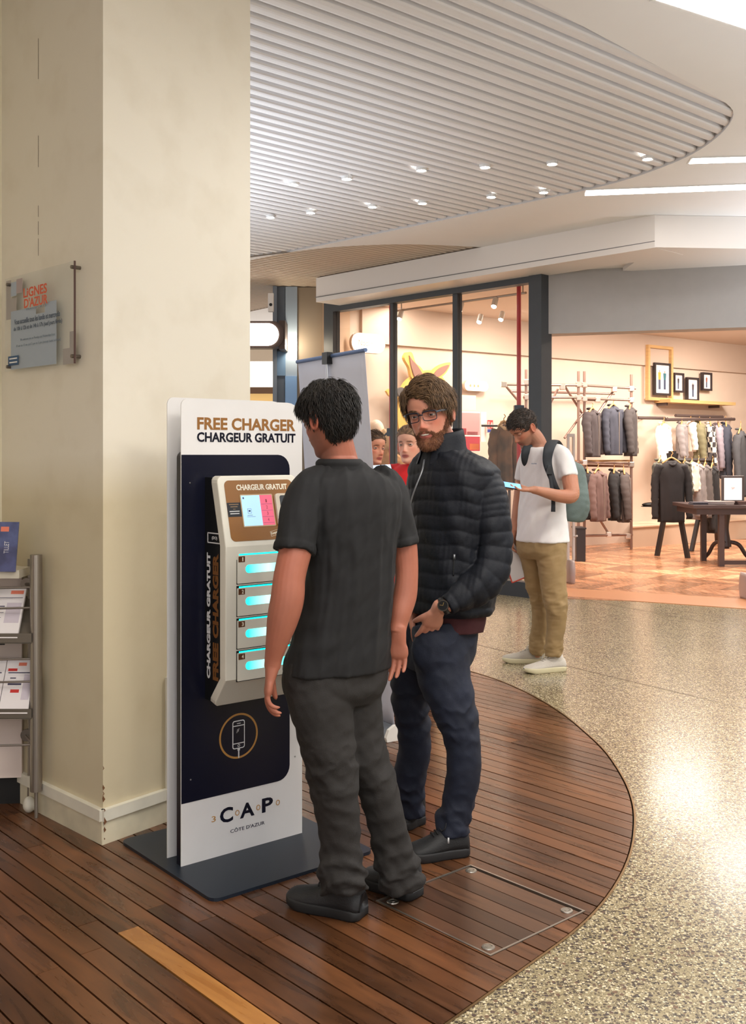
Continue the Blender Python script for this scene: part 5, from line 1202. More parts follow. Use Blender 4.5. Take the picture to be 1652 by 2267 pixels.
TB = smooth_tab([(-.114, .03), (-.108, .01), (-.095, -.015), (-.075, -.045), (-.05, -.068), (-.02, -.085), (.01, -.097), (.04, -.102), (.065, -.096), (.088, -.078), (.103, -.052), (.112, -.026), (.115, -.008)])
TC = [(-.114, .045), (-.09, .02), (-.05, -.005), (0, -.012), (.06, -.01), (.115, -.004)]
def head_surf(phi, z, fem=0, eyes=True):
    """phi from the face front (+y) towards +x"""
    w, f, b, c = ki(z, TW), ki(z, TF), ki(z, TB), ki(z, TC)
    if fem: w = w*(.95-.03*np.exp(-((z+.08)/.03)**2)); f = f-.003*np.exp(-((z-.02)/.015)**2)
    s, co = np.sin(phi), np.cos(phi); e = 2/2.25
    x = w*np.sign(s)*np.abs(s)**e; d = np.where(co > 0, f-c, c-b); y = c+d*np.sign(co)*np.abs(co)**e
    fr = np.clip(co, 0, 1)**.5*(co > 0); g = lambda u, v, su, sv: np.exp(-(u/su)**2-(v/sv)**2)
    ax = np.abs(x)
    nh = np.interp(z, [-.052, -.045, -.038, -.03, -.015, .0, .012, .024], [0, .006, .0215, .0235, .0165, .009, .005, 0]); ns = np.interp(z, [-.045, -.035, -.01, .01, .02], [.0125, .0115, .0075, .0085, .013])
    dy = nh*np.exp(-(np.abs(x)/ns)**2.3)*(.88 if fem else 1)
    dy += .0085*g(ax-.0125, z+.0385, .0065, .0065)
    dy -= .0145*g(ax-.0315, z-.003, .017, .0125)+.003*g(ax-.016, z-.004, .008, .012)
    dy += (.0055-.003*fem)*g(ax-.026, z-.0215, .02, .0075)
    dy += .0045*g(ax-.047, z+.018, .016, .016)-.003*g(ax-.045, z+.052, .016, .018)
    dy += .0045*g(x, z+.0575, .019, .0042)+.0062*g(x, z+.0705, .017, .0055)-.0055*g(x, z+.0640, .024, .0022)-.002*g(x, z+.050, .004, .008)
    dy -= .003*g(x, z+.081, .022, .005); dy += .0045*g(x, z+.098, .017, .011)
    y = y+dy*fr
    return np.stack([x, y, z+np.zeros_like(x)], -1)
def head_mesh(fem=0, n=120, m=110):
    th = np.linspace(0, 2*np.pi, n, endpoint=False); V = []
    tt = np.linspace(0, 1, m); zz = -.1145+.2290*(tt-.0*np.sin(tt))
    zz = np.concatenate([[-.1145], -.1145+.229*np.linspace(.004, .996, m-2), [.1148]])
    for z in zz: V.append(head_surf(th, np.full(n, z), fem))
    return np.concatenate(V), gridfaces(len(zz), n)
def ear_parts(side):
    s = side; out = []
    c = A3((s*.0725, -.012, -.006)); ang = np.linspace(0, 2*np.pi, 20, endpoint=False); pts = []
    for a in ang: pts.append((c[0]+s*(.008+.006*max(0, -math.cos(a)*0+.5)), c[1]-.004+.0165*math.cos(a)-.004*math.sin(a), c[2]+.029*math.sin(a), .0042, .0042))
    pts.append(pts[0]); out.append(tube(pts, 8, 50, (1, 0, 0)))
    out.append(ellipsoid(c+A3((s*.004, -.002, 0)), (.007, .0150, .0265), 16, 12)); out.append(ellipsoid(c+A3((s*.004, .004, -.026)), (.006, .008, .009), 10, 8))
    return out
def headR(fwd, pitch=0, roll=0):
    """fwd: horizontal facing; pitch>0 looks down; roll>0 tips the crown to the person's right"""
    f = nrm((fwd[0], fwd[1], 0)); r = np.array([f[1], -f[0], 0]); u = np.array([0, 0, 1.])
    p = math.radians(pitch); f2 = f*math.cos(p)-u*math.sin(p); u2 = u*math.cos(p)+f*math.sin(p)
    q = math.radians(roll); r3 = r*math.cos(q)-u2*math.sin(q); u3 = u2*math.cos(q)+r*math.sin(q)
    return np.stack([r3, f2, u3], 1)     # columns: local x (person's right), y (face), z (crown)
def hand_parts(wrist, d, n, s, curl=.5, spread=.1, scale=1.0, thumb_curl=.3, curls=None, ln=1.0):
    """d to the fingers, n palm normal, s thumb side"""
    d = nrm(d); s = nrm(A3(s)-d*np.dot(s, d)); n0 = np.cross(d, s); n = n0 if np.dot(n0, n) > 0 else -n0
    w = A3(wrist); k = scale; out = []
    out.append(tube([(*(w-d*.045*k), .024*k, .023*k), (*(w-d*.012*k), .027*k, .0235*k), (*(w+d*.012*k), .029*k, .020*k), (*(w+d*.035*k+s*.004*k), .038*k, .016*k), (*(w+d*.07*k), .041*k, .0145*k), (*(w+d*.092*k), .039*k, .0125*k)], 18, 18, s, rnd=True, p=2.4))
    for j, (off, L, r, st) in enumerate(((.030, .074, .0088, .088), (.0102, .082, .0092, .093), (-.0100, .076, .0088, .090), (-.0295, .060, .0078, .082))):
        base = w+d*st*k+s*off*k; c = (curls[j] if curls else curl); dd = nrm(d+s*(off*spread*30)); p = base-dd*.02*k; pts = [(*p, r*k, r*k), (*base, r*k*1.05, r*k*1.05)]
        a = 0; seg = (L*.44, L*.31, L*.25); q = base
        for i, sg_ in enumerate(seg):
            a += c*(.75, 1.0, .8)[i]; v = dd*math.cos(a)+n*math.sin(a); q = q+v*sg_*k; rr = r*(1, .92, .78)[i]*k; pts.append((*q, rr, rr*.95))
        pts[-1] = (*pts[-1][:3], r*.55*k, r*.5*k); out.append(tube(pts, 10, 22, s, rnd=True))
    tb = w+d*.02*k+s*.018*k; t1 = tb+(d*.035+s*.026+n*.010)*k; t2 = t1+(d*.028+s*.010+n*(.008+.012*thumb_curl))*k; t3 = t2+(d*.024+s*.001+n*(.008+.02*thumb_curl))*k
    out.append(tube([(*tb, .014*k, .013*k), (*t1, .0125*k, .012*k), (*t2, .0100*k, .0096*k), (*t3, .0070*k, .0060*k)], 12, 22, n, rnd=True))
    return out
def skin_mat(name, base, rough=.5):
    m = bpy.data.materials.new(name); m.use_nodes = True; nt = m.node_tree; b = nt.nodes['Principled BSDF']; N = nt.nodes.new; L = nt.links.new
    a = N('ShaderNodeAttribute'); a.attribute_name = 'tint'; tc = N('ShaderNodeTexCoord'); n = N('ShaderNodeTexNoise'); n.inputs['Scale'].default_value = 26; n.inputs['Detail'].default_value = 4; L(tc.outputs['Object'], n.inputs[0])
    r = N('ShaderNodeValToRGB'); L(n.outputs[0], r.inputs[0]); r.color_ramp.elements[0].color = (.90, .84, .82, 1); r.color_ramp.elements[1].color = (1.04, 1.02, 1.0, 1)
    mx = N('ShaderNodeMixRGB'); mx.blend_type = 'MULTIPLY'; mx.inputs[0].default_value = 1; L(a.outputs['Color'], mx.inputs[1]); L(r.outputs[0], mx.inputs[2]); L(mx.outputs[0], b.inputs['Base Color'])
    b.inputs['Roughness'].default_value = rough; b.inputs['Specular IOR Level'].default_value = .35
    b.inputs['Subsurface Weight'].default_value = .12; b.inputs['Subsurface Radius'].default_value = (.01, .004, .002); b.inputs['Subsurface Scale'].default_value = .5
    n2 = N('ShaderNodeTexNoise'); n2.inputs['Scale'].default_value = 260; L(tc.outputs['Object'], n2.inputs[0]); bp = N('ShaderNodeBump'); bp.inputs['Strength'].default_value = .15; bp.inputs['Distance'].default_value = .001; L(n2.outputs[0], bp.inputs['Height']); L(bp.outputs[0], b.inputs['Normal'])
    return m
def person(root, Rh, hc, skin, parts, voxel=.003, fem=0, hs=1.0, beard=None, brow=None, lips=(176, 104, 96), tan=None, stubble=None, mouth_open=0):
    hv, hf = head_mesh(fem); hp = [(hv, hf)]+ear_parts(1)+ear_parts(-1)
    hp = [((A3(v)*hs) @ Rh.T+hc, f) for v, f in hp]
    me = remesh(hp+parts, voxel, 2, .4)
    P = mco(me); Lc = (P-hc) @ Rh/hs; x, y, z = Lc[:, 0], Lc[:, 1], Lc[:, 2]; ax = np.abs(x)
    base = np.tile(np.array(sl(skin)), (len(P), 1)); inh = (np.abs(x) < .1) & (np.abs(y) < .13) & (np.abs(z) < .13)
    def mixc(c, w): nonlocal base; w = (w*inh)[:, None]; base = base*(1-w)+np.array(sl(c))*w
    g = lambda u, v, su, sv: np.exp(-(u/su)**2-(v/sv)**2)
    front = np.clip((y-.02)/.03, 0, 1)
    rd = tuple(int(a*b) for a, b in zip(skin, (1.02, .80, .76)))
    mixc(rd, .55*g(ax-.042, z+.022, .02, .02)*front); mixc(rd, .6*g(x, z+.036, .016, .014)*front*(y > .09)); mixc(rd, .7*g(ax-.08, z+.006, .014, .04)*(y < .03))
    nz = sn(P, 16, 5)[:, None]; base = base*(1+.07*nz)*(1-np.array([0, .10, .12])*np.clip(sn(P, 9, 8), 0, 1)[:, None])
    mixc(tuple(int(v*.72) for v in skin), (.22 if fem else .4)*g(ax-.030, z-.004, .02, .012)*front)
    if stubble is not None:
        w = np.clip((-.03-z)/.02+.2*sn(Lc, 60, 3), 0, 1)*np.clip((y+.02)/.03, 0, 1); w = np.maximum(w, .8*g(x, z+.051, .026, .006)*front); mixc(stubble, w*.45)
    if beard is not None:
        top = np.interp(ax, [0, .025, .04, .055, .066, .08], [-.049, -.049, -.068, -.056, -.022, .0]); w = np.clip((top-z)/.006, 0, 1)*np.clip((y+.03)/.02, 0, 1)
        w = w*(1-g(x, z+.066, .020, .009)**.6); mixc(beard, w*.9)
    lw = np.clip(1.25-((x/.0245)**2+((z+.0660)/.0115)**2), 0, 1)*2; mixc(lips, np.clip(lw, 0, 1)*front*(y > .06)*.85)
    mixc((70, 30, 28), np.clip(1.3-((x/.021)**2+((z+.0640)/(.0016+mouth_open))**2), 0, 1)*front*(y > .06))
    if brow is not None: mixc(brow, .75*np.clip(1.6-((ax-.030)/.017)**2-((z-.0235+.004*np.abs((ax-.024)/.02)**2)/.0038)**2, 0, 1)*front)
    # reddish knuckles and fingertips are part of the skin's own colour
    at = me.color_attributes.new('tint', 'FLOAT_COLOR', 'POINT'); buf = np.ones((len(P), 4)); buf[:, :3] = base; at.data.foreach_set('color', buf.ravel())
    return add_meshpart('body', me, skin_mat('skin_'+root.name, skin), root)
def tp(Rh, hc, hs, v): return (A3(v)*hs) @ Rh.T+hc
def eyes(root, Rh, hc, hs, iris=(70, 50, 38), look=(0, 0), skin=None, lid=.36):
    body = bpy.data.objects[root['_body']]
    for s in (-1, 1):
        c = A3((s*.0315, .0645, .003)); v, f = ellipsoid((0, 0, 0), (.0122,)*3, 20, 14); e = mk('eye', tp(Rh, hc, hs, v+c), f, mat('eye_white', (190, 178, 170), .15, spec=.6), root, True, True)
        dirv = nrm((look[0], 1, look[1])); zz = dirv; xx = nrm(np.cross((0, 0, 1), zz)); yy = np.cross(zz, xx)
        for r, h, col, nm in ((.0062, .0112, iris, 'iris'), (.0027, .0124, (8, 8, 10), 'pupil')):
            N_ = 16; pts = [c+zz*(h+.0004 if nm == 'iris' else h)+(xx*math.cos(2*math.pi*i/N_)+yy*math.sin(2*math.pi*i/N_))*r for i in range(N_)]+[c+zz*(h+.0012)]
            mk(nm, tp(Rh, hc, hs, np.array(pts)), [(i, (i+1) % N_, N_) for i in range(N_)], mat('%s_%d' % (nm, col[0]), col, .1, spec=.7), e, True, True)
        if skin:
            for up in (1, -1):
                V = []; n1, n2 = 18, 7
                for j in range(n2):
                    el = (lid+(1.45-lid)*j/(n2-1)) if up > 0 else (-.27-(1.15)*j/(n2-1))
                    for i in range(n1):
                        az = -1.5+3.0*i/(n1-1); e2 = el*(1-.35*(abs(az)/1.5)**2) if up > 0 and j == 0 else el
                        V.append(c+.0136*A3((math.sin(az)*math.cos(e2), math.cos(az)*math.cos(e2), math.sin(e2))))
                fs = [(j*n1+i, j*n1+i+1, (j+1)*n1+i+1, (j+1)*n1+i) for j in range(n2-1) for i in range(n1-1)]
                o = mk('eyelid', tp(Rh, hc, hs, np.array(V)), fs, mat('lid_'+root.name, tuple(int(q*.9) for q in skin), .5), root, True, True); o.modifiers.new('s', 'SOLIDIFY').thickness = .0012
EL = A3((.0755, .0985, .1165)); EC = A3((0, -.005, .0))
def ell_n(p): return ((p-EC)/EL**2)
def locks(root, name, Rh, hc, hs, roots, flowf, length, rad, m, lift=.0006, seed=1, taper=True, segs=4, parent=None, wob=.25, color2=None):
    rr = np.random.RandomState(seed); V = []; Fs = []
    P = np.array(roots); k = 0; n = len(P)
    pts = [P.copy()]; q = P.copy(); lens = length*(.65+.7*rr.rand(n)); jit = rr.normal(size=(n, 3))*wob
    g0 = np.sqrt((((q-EC)/EL)**2).sum(1))
    for i in range(segs):
        fl = flowf(q)+jit; nn = ell_n(q); nn /= np.linalg.norm(nn, axis=1)[:, None]; fl -= nn*(fl*nn).sum(1)[:, None]; fl /= np.linalg.norm(fl, axis=1)[:, None]+1e-9
        q = q+fl*(lens/segs)[:, None]; g = np.sqrt((((q-EC)/EL)**2).sum(1)); tgt = g0+lift*(i+1)/.09; q = EC+(q-EC)*(tgt/g)[:, None]; pts.append(q.copy())
    S = np.stack(pts, 1)                                    # n, segs+1, 3
    nn = ell_n(S.reshape(-1, 3)).reshape(S.shape); nn /= np.linalg.norm(nn, axis=2)[..., None]
    tg = np.gradient(S, axis=1); tg /= np.linalg.norm(tg, axis=2)[..., None]+1e-9; sd = np.cross(tg, nn)
    prof = np.interp(np.linspace(0, 1, segs+1), [0, .25, .7, 1], [.7, 1, .8, .08]); ra = rad*(.7+.6*rr.rand(n))
    R_ = ra[:, None, None]*prof[None, :, None]
    ring = np.stack([S+sd*R_*1.5, S+nn*R_*.9, S-sd*R_*1.5, S-nn*R_*.4], 2)   # n, s, 4, 3
    Vt = ring.reshape(-1, 3); Vt = (Vt*hs) @ Rh.T+hc; s1 = segs+1; F0 = []
    for i in range(segs):
        for j in range(4): F0.append((i*4+j, (i+1)*4+j, (i+1)*4+(j+1) % 4, i*4+(j+1) % 4))
    F0 = np.array(F0); Fa = (F0[None]+(np.arange(n)*s1*4)[:, None, None]).reshape(-1, 4)
    inv = np.array(WM[(parent or root).name].inverted()); Vt = Vt @ inv[:3, :3].T+inv[:3, 3]
    me = bpy.data.meshes.new(name); me.from_pydata(Vt.tolist(), [], Fa.tolist()); me.update()
    o = link_mesh(name, me, m, parent or root, True); o['kind'] = 'stuff'; return o
def hair_cap(root, Rh, hc, hs, hl, thick, m, n=96, mm=30, fem=0, noise=.003, name='hair', seed=2, exp=.5):
    th = np.linspace(-np.pi, np.pi, n, endpoint=False); V = []; lo = np.array([hl(t) for t in th])
    for i in range(mm):
        s = i/(mm-1); z = lo+(.1148-lo)*math.sin(s*math.pi/2); P = head_surf(th, z, fem); nn = ell_n(P); nn /= np.linalg.norm(nn, axis=1)[:, None]
        t = np.array([thick(a, s) for a in th])*min(1, .12+(s*3.2)**exp); V.append(P+nn*t[:, None]+nn*(noise*sn(P, 150, seed)*min(1, s*5))[:, None])
    V = np.concatenate(V); base = V.copy(); W = (V*hs) @ Rh.T+hc
    o = mk(name, W, gridfaces(mm, n, caps=False)+[tuple((mm-1)*n+j for j in range(n))], m, root, True, True)
    return o, base
def hair_mat(name, c1, c2): return mat(name, c1, .55, spec=.35, rgb2=c2, vscale=60, bump=.5, bscale=220, detail=5)
def garment_mesh(root, name, parts, m, voxel=.0055, smooth=2, disp=None, label=None):
    me = remesh(parts, voxel, smooth, .5)
    if disp:
        P = mco(me); N_ = mno(me); setco(me, P+N_*disp(P, N_)[:, None])
    o = add_meshpart(name, me, m, root); return setp(o, label=label)
def pxkeys(rows, q=1.0, flat=None):
    """rows: px, py, Y, half width in px -> world keys with radii"""
    return [(*pd(a, b, Y), h*Y/F, h*Y/F*q) for a, b, Y, h in rows]
def bodyrings(rows, right, fwd, q=.62, **k):
    """rows: px, py, Y, half-width px (as seen); q depth/width"""
    c = abs(right[0]); s = abs(right[1]); out = []
    for r in rows:
        px, py, Y, h = r[:4]; qq = r[4] if len(r) > 4 else q
        hw = h*Y/F/math.sqrt(c*c+(qq*s)**2); out.append((*pd(px, py, Y), hw, hw*qq, hw*qq))
    return rings(out, right, fwd, **k)
def wrinkle(P, axis_z=True, amp=.004, f=70, seed=0, stretch=3.0):
    """ridged creases running roughly across the limb"""
    Q = P.copy(); Q[:, 2] *= 1.0; Q[:, :2] /= stretch; a = sn(Q, f, seed); return amp*(1-np.abs(a)*1.6)
def shoe(root, toe, heel, width, hgt, m, sole_m, lace_m=None, ankle=None, sole=.028, name='shoe', tongue=True, round_toe=1.0):
    toe, heel = A3(toe), A3(heel); d = toe-heel; L = np.linalg.norm(d[:2]); d = nrm((d[0], d[1], 0)); r = A3((d[1], -d[0], 0)); z0 = 0.0
    def at(t, x=0, z=0): return A3((heel[0], heel[1], z0))+d*(t*L)+r*x+A3((0, 0, z))
    w = width/2
    # outline stations: t, half width, top height
    st = [(.0, .55, .62, 0), (.05, .80, .78, 0), (.15, .86, .98, 0), (.28, .84, .98, 0), (.40, .86, .82, .0), (.52, .94, .66, 0), (.66, 1.0, .52, 0), (.80, .98, .42, 0), (.90, .86, .36, 0), (.965, .60, .28, 0), (1.0, .30, .18, 0)]
    S = cr([(a*L, b*w, c*hgt) for a, b, c, _ in st], 34); V = []; n = 24; th = np.linspace(0, np.pi, n)
    for a, b, c in S:
        t = a/L; ring = [at(t, b*math.cos(u)*(1.0-.22*math.sin(u)**2), sole+(c-sole*.3)*math.sin(u)**.75) for u in th]; V += ring
    fs = [(i*n+j, i*n+j+1, (i+1)*n+j+1, (i+1)*n+j) for i in range(33) for j in range(n-1)]+[(i*n, (i+1)*n, (i+1)*n+n-1, i*n+n-1) for i in range(33)]+[tuple(range(n)), tuple(33*n+j for j in range(n))[::-1]]
    o = mk(name, V, fs, m, root, True, True)
    V = []; 
    ol = [(a/L, b*1.05) for a, b, c in S]; up = [at(t, b) for t, b in ol]+[at(t, -b) for t, b in ol[::-1]]; k = len(up)
    for zz, g in ((0, .95), (.006, 1.0), (sole, 1.0), (sole+.006, .96)):
        cc = at(.5); V += [A3((cc[0]+(p[0]-cc[0])*g, cc[1]+(p[1]-cc[1])*g, zz+(.012*max(0, (np.dot(p-at(0), d)/L-.8))/.2 if zz < .02 else .006*max(0, (np.dot(p-at(0), d)/L-.8))/.2))) for p in up]
    fs = [(i*k+j, i*k+(j+1) % k, (i+1)*k+(j+1) % k, (i+1)*k+j) for i in range(3) for j in range(k)]+[tuple(range(k))[::-1], tuple(3*k+j for j in range(k))]
    mk('sole', V, fs, sole_m, o, True, True)
    if lace_m:
        mb = MB()
        for t in (.38, .44, .50, .56):
            h = np.interp(t*L, S[:, 0], S[:, 2])+sole*.75; mb.path([at(t, -.020, h-.004), at(t+.01, -.008, h+.003), at(t+.01, .008, h+.003), at(t, .020, h-.004)], .0026, 6)
        h = np.interp(.36*L, S[:, 0], S[:, 2])+sole*.8; mb.path([at(.38, 0, h), at(.36, .025, h+.012), at(.40, .04, h), at(.42, .03, h-.02)], .0022, 6); mb.path([at(.38, 0, h), at(.38, -.025, h+.012), at(.42, -.038, h-.002), at(.46, -.03, h-.014)], .0022, 6)
        mb.build('laces', lace_m, o, True, True)
    if ankle is not None:
        a = A3(ankle); v, f = tube([(*at(.20, 0, hgt*.55), w*.78, w*1.0), (*at(.19, 0, hgt*.95), w*.72, w*.92), (*(at(.18, 0, hgt*.95)*.4+A3((a[0], a[1], hgt+.03))*.6), w*.66, w*.8)], 20, 14, r); mk('collar', v, f, m, o, True, True)
    return o

# ------------------------------------------------------------------ man in the black polo
skA = (164, 104, 84)
fA = nrm((-.54, .84, 0)); rA = A3((fA[1], -fA[0], 0)); lA = -rA
pA = pf(775, 1990)
A_ = thing('person', 'man with dark hair seen from behind, black polo shirt and grey trousers, facing the charger', 'person', (pA.x, pA.y, 0))
A_['_body'] = ''
RA = headR((-.72, .69), 19, -3); hA = pil(727, 929, 3.44)
YA = 3.46
torso = bodyrings([(752, 1012, YA-.01, 36, .95), (757, 1035, YA, 45, .85), (771, 1062, YA, 64, .5), (774, 1100, YA, 84, .52), (778, 1180, YA, 80, .58), (778, 1300, YA, 72, .6), (765, 1400, YA, 78, .6), (752, 1470, YA, 86, .6)], rA, fA)
def limb(rows, n=18, m=40, ref=(0, 1, 0), q=1.0, **k): return tube(pxkeys(rows, q), n, m, ref, **k)
neckA = tube([(*pil(757, 1045, 3.47), .066, .062), (*pil(750, 1010, 3.46), .060, .060), (*pil(742, 975, 3.45), .057, .060), (*pil(733, 945, 3.44), .054, .058)], 24, 20, rA)
armL = limb([(688, 1100, 3.38, 36), (668, 1160, 3.34, 38), (655, 1215, 3.30, 37), (640, 1285, 3.27, 36), (637, 1320, 3.265, 37.5), (625, 1375, 3.265, 34.5), (614, 1420, 3.27, 26), (606, 1455, 3.28, 20), (603, 1478, 3.285, 18.5)], 20, 50, (1, 0, 0), .95)
wL = pil(602, 1482, 3.285)
handL = hand_parts(wL, (-.16, -.02, -1), (1, .12, 0), (-.1, 1, 0), scale=.99, curls=(.42, .52, .62, .70), thumb_curl=.2)
armR = limb([(868, 1105, 3.56, 34), (884, 1160, 3.57, 33), (896, 1220, 3.57, 29), (900, 1280, 3.56, 26), (896, 1320, 3.55, 27), (888, 1355, 3.53, 24), (882, 1385, 3.52, 20), (880, 1402, 3.51, 19)], 20, 50, (1, 0, 0), .95)
wR = pil(882, 1404, 3.51)
handR = hand_parts(wR, (-.06, 0, -1), (-.35, -1, 0), (-1, .3, 0), scale=.97, curls=(.30, .40, .48, .50), thumb_curl=.5)
legs = []
LL = [(712, 1480, 3.40, 50), (708, 1550, 3.40, 58), (727, 1650, 3.39, 50), (742, 1750, 3.38, 42), (756, 1850, 3.37, 32), (766, 1960, 3.36, 26)]
LR = [(785, 1490, 3.50, 46), (792, 1600, 3.51, 46), (812, 1690, 3.50, 40), (845, 1770, 3.50, 34), (866, 1850, 3.49, 28), (888, 1950, 3.49, 26)]
for rows in (LL, LR): legs.append(limb(rows, 14, 24, (1, 0, 0)))
b = person(A_, RA, hA, skA, [torso, neckA, armL, armR]+handL+handR+legs, .0032, stubble=(110, 84, 74), brow=(34, 26, 24)); A_['_body'] = b.name
eyes(A_, RA, hA, 1.0, skin=skA, lid=.1)
# hair
hmA = hair_mat('hair_black', (13, 11, 10), (34, 28, 24))
def hlA(p):
    a = abs(p); return np.interp(a, [0, .6, 1.1, 1.35, 1.55, 1.75, 2.0, 2.4, 3.15], [.066, .060, .040, -.012, -.008, -.010, -.052, -.078, -.082])
capA, bA = hair_cap(A_, RA, hA, 1.0, hlA, lambda a, s: .012+.004*(abs(a) > 1.6), hmA)
def mkroots(base, n, seed, extra=0.0):
    rr = np.random.RandomState(seed); i = rr.randint(0, len(base), n); P = base[i]+rr.normal(size=(n, 3))*.003; return P
crown = A3((0, -.045, .11))
def flowA(q): v = q-crown; v[:, 2] -= .06; return v/np.linalg.norm(v, axis=1)[:, None]*1.0
locks(A_, 'hair_strands', RA, hA, 1.0, mkroots(bA, 6500, 5), flowA, .026, .0011, hmA, lift=.0008, wob=.28)
# polo shirt
poloM = mat('polo_charcoal', (18, 18, 20), .85, var=.10, vscale=5, bump=.25, bscale=900)
tr_rows = [(757, 1024, YA-.005, 47, .95), (762, 1040, YA, 62, .75), (770, 1056, YA, 92, .60), (773, 1085, YA, 112, .58), (775, 1130, YA, 112, .62), (776, 1200, YA, 99, .68), (774, 1300, YA, 94, .70), (762, 1380, YA, 101, .70), (750, 1450, YA, 112, .68), (745, 1483, YA, 115, .68)]
def foldsA(th, s, z):
    # long soft vertical drapes on the back and small pulls near the hem
    b_ = np.clip(-np.sin(th), 0, 1); d = .0065*b_*np.maximum(0, np.sin(th*13+2.2*s*np.cos(th*2)+1.0))**2*np.interp(s, [0, .18, .4, .8, 1], [0, .4, 1, .6, .3])
    return d+.004*np.sin(th*5+s*9)*np.interp(s, [0, .5, 1], [0, .4, 1])+.005*np.sin(s*40+th*3)*np.interp(s, [0, .72, .85, 1], [0, 0, .8, .2])*np.abs(np.cos(th))
tv = bodyrings(tr_rows, rA, fA, disp=foldsA, n=120, m=150)
slL = tube([(*pd(715, 1078, 3.43), .056, .075), (*pd(688, 1092, 3.39), .066, .080), (*pd(668, 1130, 3.355), .067, .076), (*pd(657, 1180, 3.32), .064, .070), (*pd(651, 1222, 3.30), .0625, .067)], 40, 40, (1, 0, 0), lambda th, s, l: .003*np.sin(th*6+s*9)*s+(.0035 if s > .90 else 0))
slR = tube([(*pd(838, 1075, 3.50), .052, .075), (*pd(860, 1090, 3.55), .060, .080), (*pd(876, 1130, 3.565), .056, .076), (*pd(887, 1170, 3.57), .052, .070), (*pd(893, 1207, 3.57), .0470, .066)], 40, 40, (1, 0, 0), lambda th, s, l: .003*np.sin(th*5+s*8)*s+(.0035 if s > .90 else 0))
polo = garment_mesh(A_, 'polo_shirt', [tv, slL, slR], poloM, .0052, 2, lambda P, N_: .0034*(1-np.abs(sn(P*A3((1, 1, .35)), 36, 4))*1.5)+.0014*sn(P, 110, 8))
# collar: stand and turned fold
cAx = nrm(np.cross(rA, (0, 0, 1)))
colv = rings([(*pil(755, 1040, YA), .078, .072, .072), (*pil(753, 1026, YA-.004), .071, .070, .070), (*pil(752, 1016, YA-.006), .068, .068, .068), (*pil(752, 1019, YA-.006), .074, .074, .074), (*pil(754, 1034, YA-.002), .083, .080, .080), (*pil(756, 1046, YA), .092, .082, .082)], rA, fA, 60, 30, p=2.1)
mk('collar', colv[0], gridfaces(30, 60, caps=False), poloM, polo, True, True)
# trousers
trM = mat('trouser_grey', (34, 31, 29), .85, var=.10, vscale=6, bump=.3, bscale=420)
def creases(P, zk, za, seed=0, amp=.010):
    a = sn(P*A3((.5, .5, 1)), 46, seed)+.35*sn(P*A3((.7, .7, 1)), 95, seed+3); rg = 1-np.abs(a)*1.5
    z = P[:, 2]; w = .28+.62*np.exp(-((z-zk)/.10)**2)+1.0*np.exp(-((z-za)/.09)**2)+.25*np.exp(-((z-.80)/.08)**2)
    return amp*np.clip(rg, -1.2, 1)*np.clip(w, 0, 1.1)*.62
def tdisp(top, seed):
    def f_(th, s, l):
        a = np.interp(s, [0, .25, .42, .52, .62, .80, .90, 1], [.0005, .001, .002, .003, .002, .002, .009, .009])
        return a*(1-np.abs(np.sin(s*38+1.4*np.sin(th+seed)+.8*np.sin(2*th+s*5)))*1.7)+.003*np.sin(th*3+s*7)
    return f_
LLt = [(700, 1470, 3.42, 66), (700, 1510, 3.41, 69), (708, 1560, 3.40, 70), (718, 1610, 3.395, 64), (727, 1660, 3.39, 60), (738, 1720, 3.385, 55), (746, 1770, 3.38, 52), (753, 1830, 3.375, 46), (757, 1880, 3.37, 45), (758, 1930, 3.36, 50), (763, 1972, 3.35, 49)]
LRt = [(780, 1470, 3.49, 62), (785, 1510, 3.50, 60), (790, 1570, 3.505, 55), (795, 1620, 3.505, 52), (808, 1680, 3.50, 50), (830, 1730, 3.50, 46), (848, 1780, 3.495, 43), (862, 1840, 3.49, 41), (872, 1890, 3.49, 43), (884, 1935, 3.485, 46), (893, 1968, 3.48, 44)]
hipA = bodyrings([(745, 1455, YA, 106, .62), (744, 1490, YA, 112, .66), (742, 1525, YA, 108, .70), (742, 1555, YA, 96, .60)], rA, fA, n=48, m=24)
trA = garment_mesh(A_, 'trousers', [hipA, limb(LLt, 48, 150, (1, 0, 0), 1.0, disp=tdisp(0, 0)), limb(LRt, 48, 150, (1, 0, 0), 1.0, disp=tdisp(0, 2))], trM, .0055, 1, lambda P, N_: creases(P, .48, .12, 1, .0115))
# back pocket flap and stitch
PKm = mat('stitch_dark', (40, 38, 38), .8)
shM = mat('shoe_charcoal', (30, 31, 33), .55, bump=.3, bscale=200); soM = mat('sole_dark', (26, 27, 28), .6); laM = mat('lace_black', (14, 14, 16), .7)
shoe(A_, pf(640, 1996), pf(806, 2033), .112, .105, shM, soM, laM, ankle=pf(768, 2020))
shoe(A_, pf(808, 1950), pf(926, 1990), .108, .105, shM, soM, laM, ankle=pf(892, 1985))

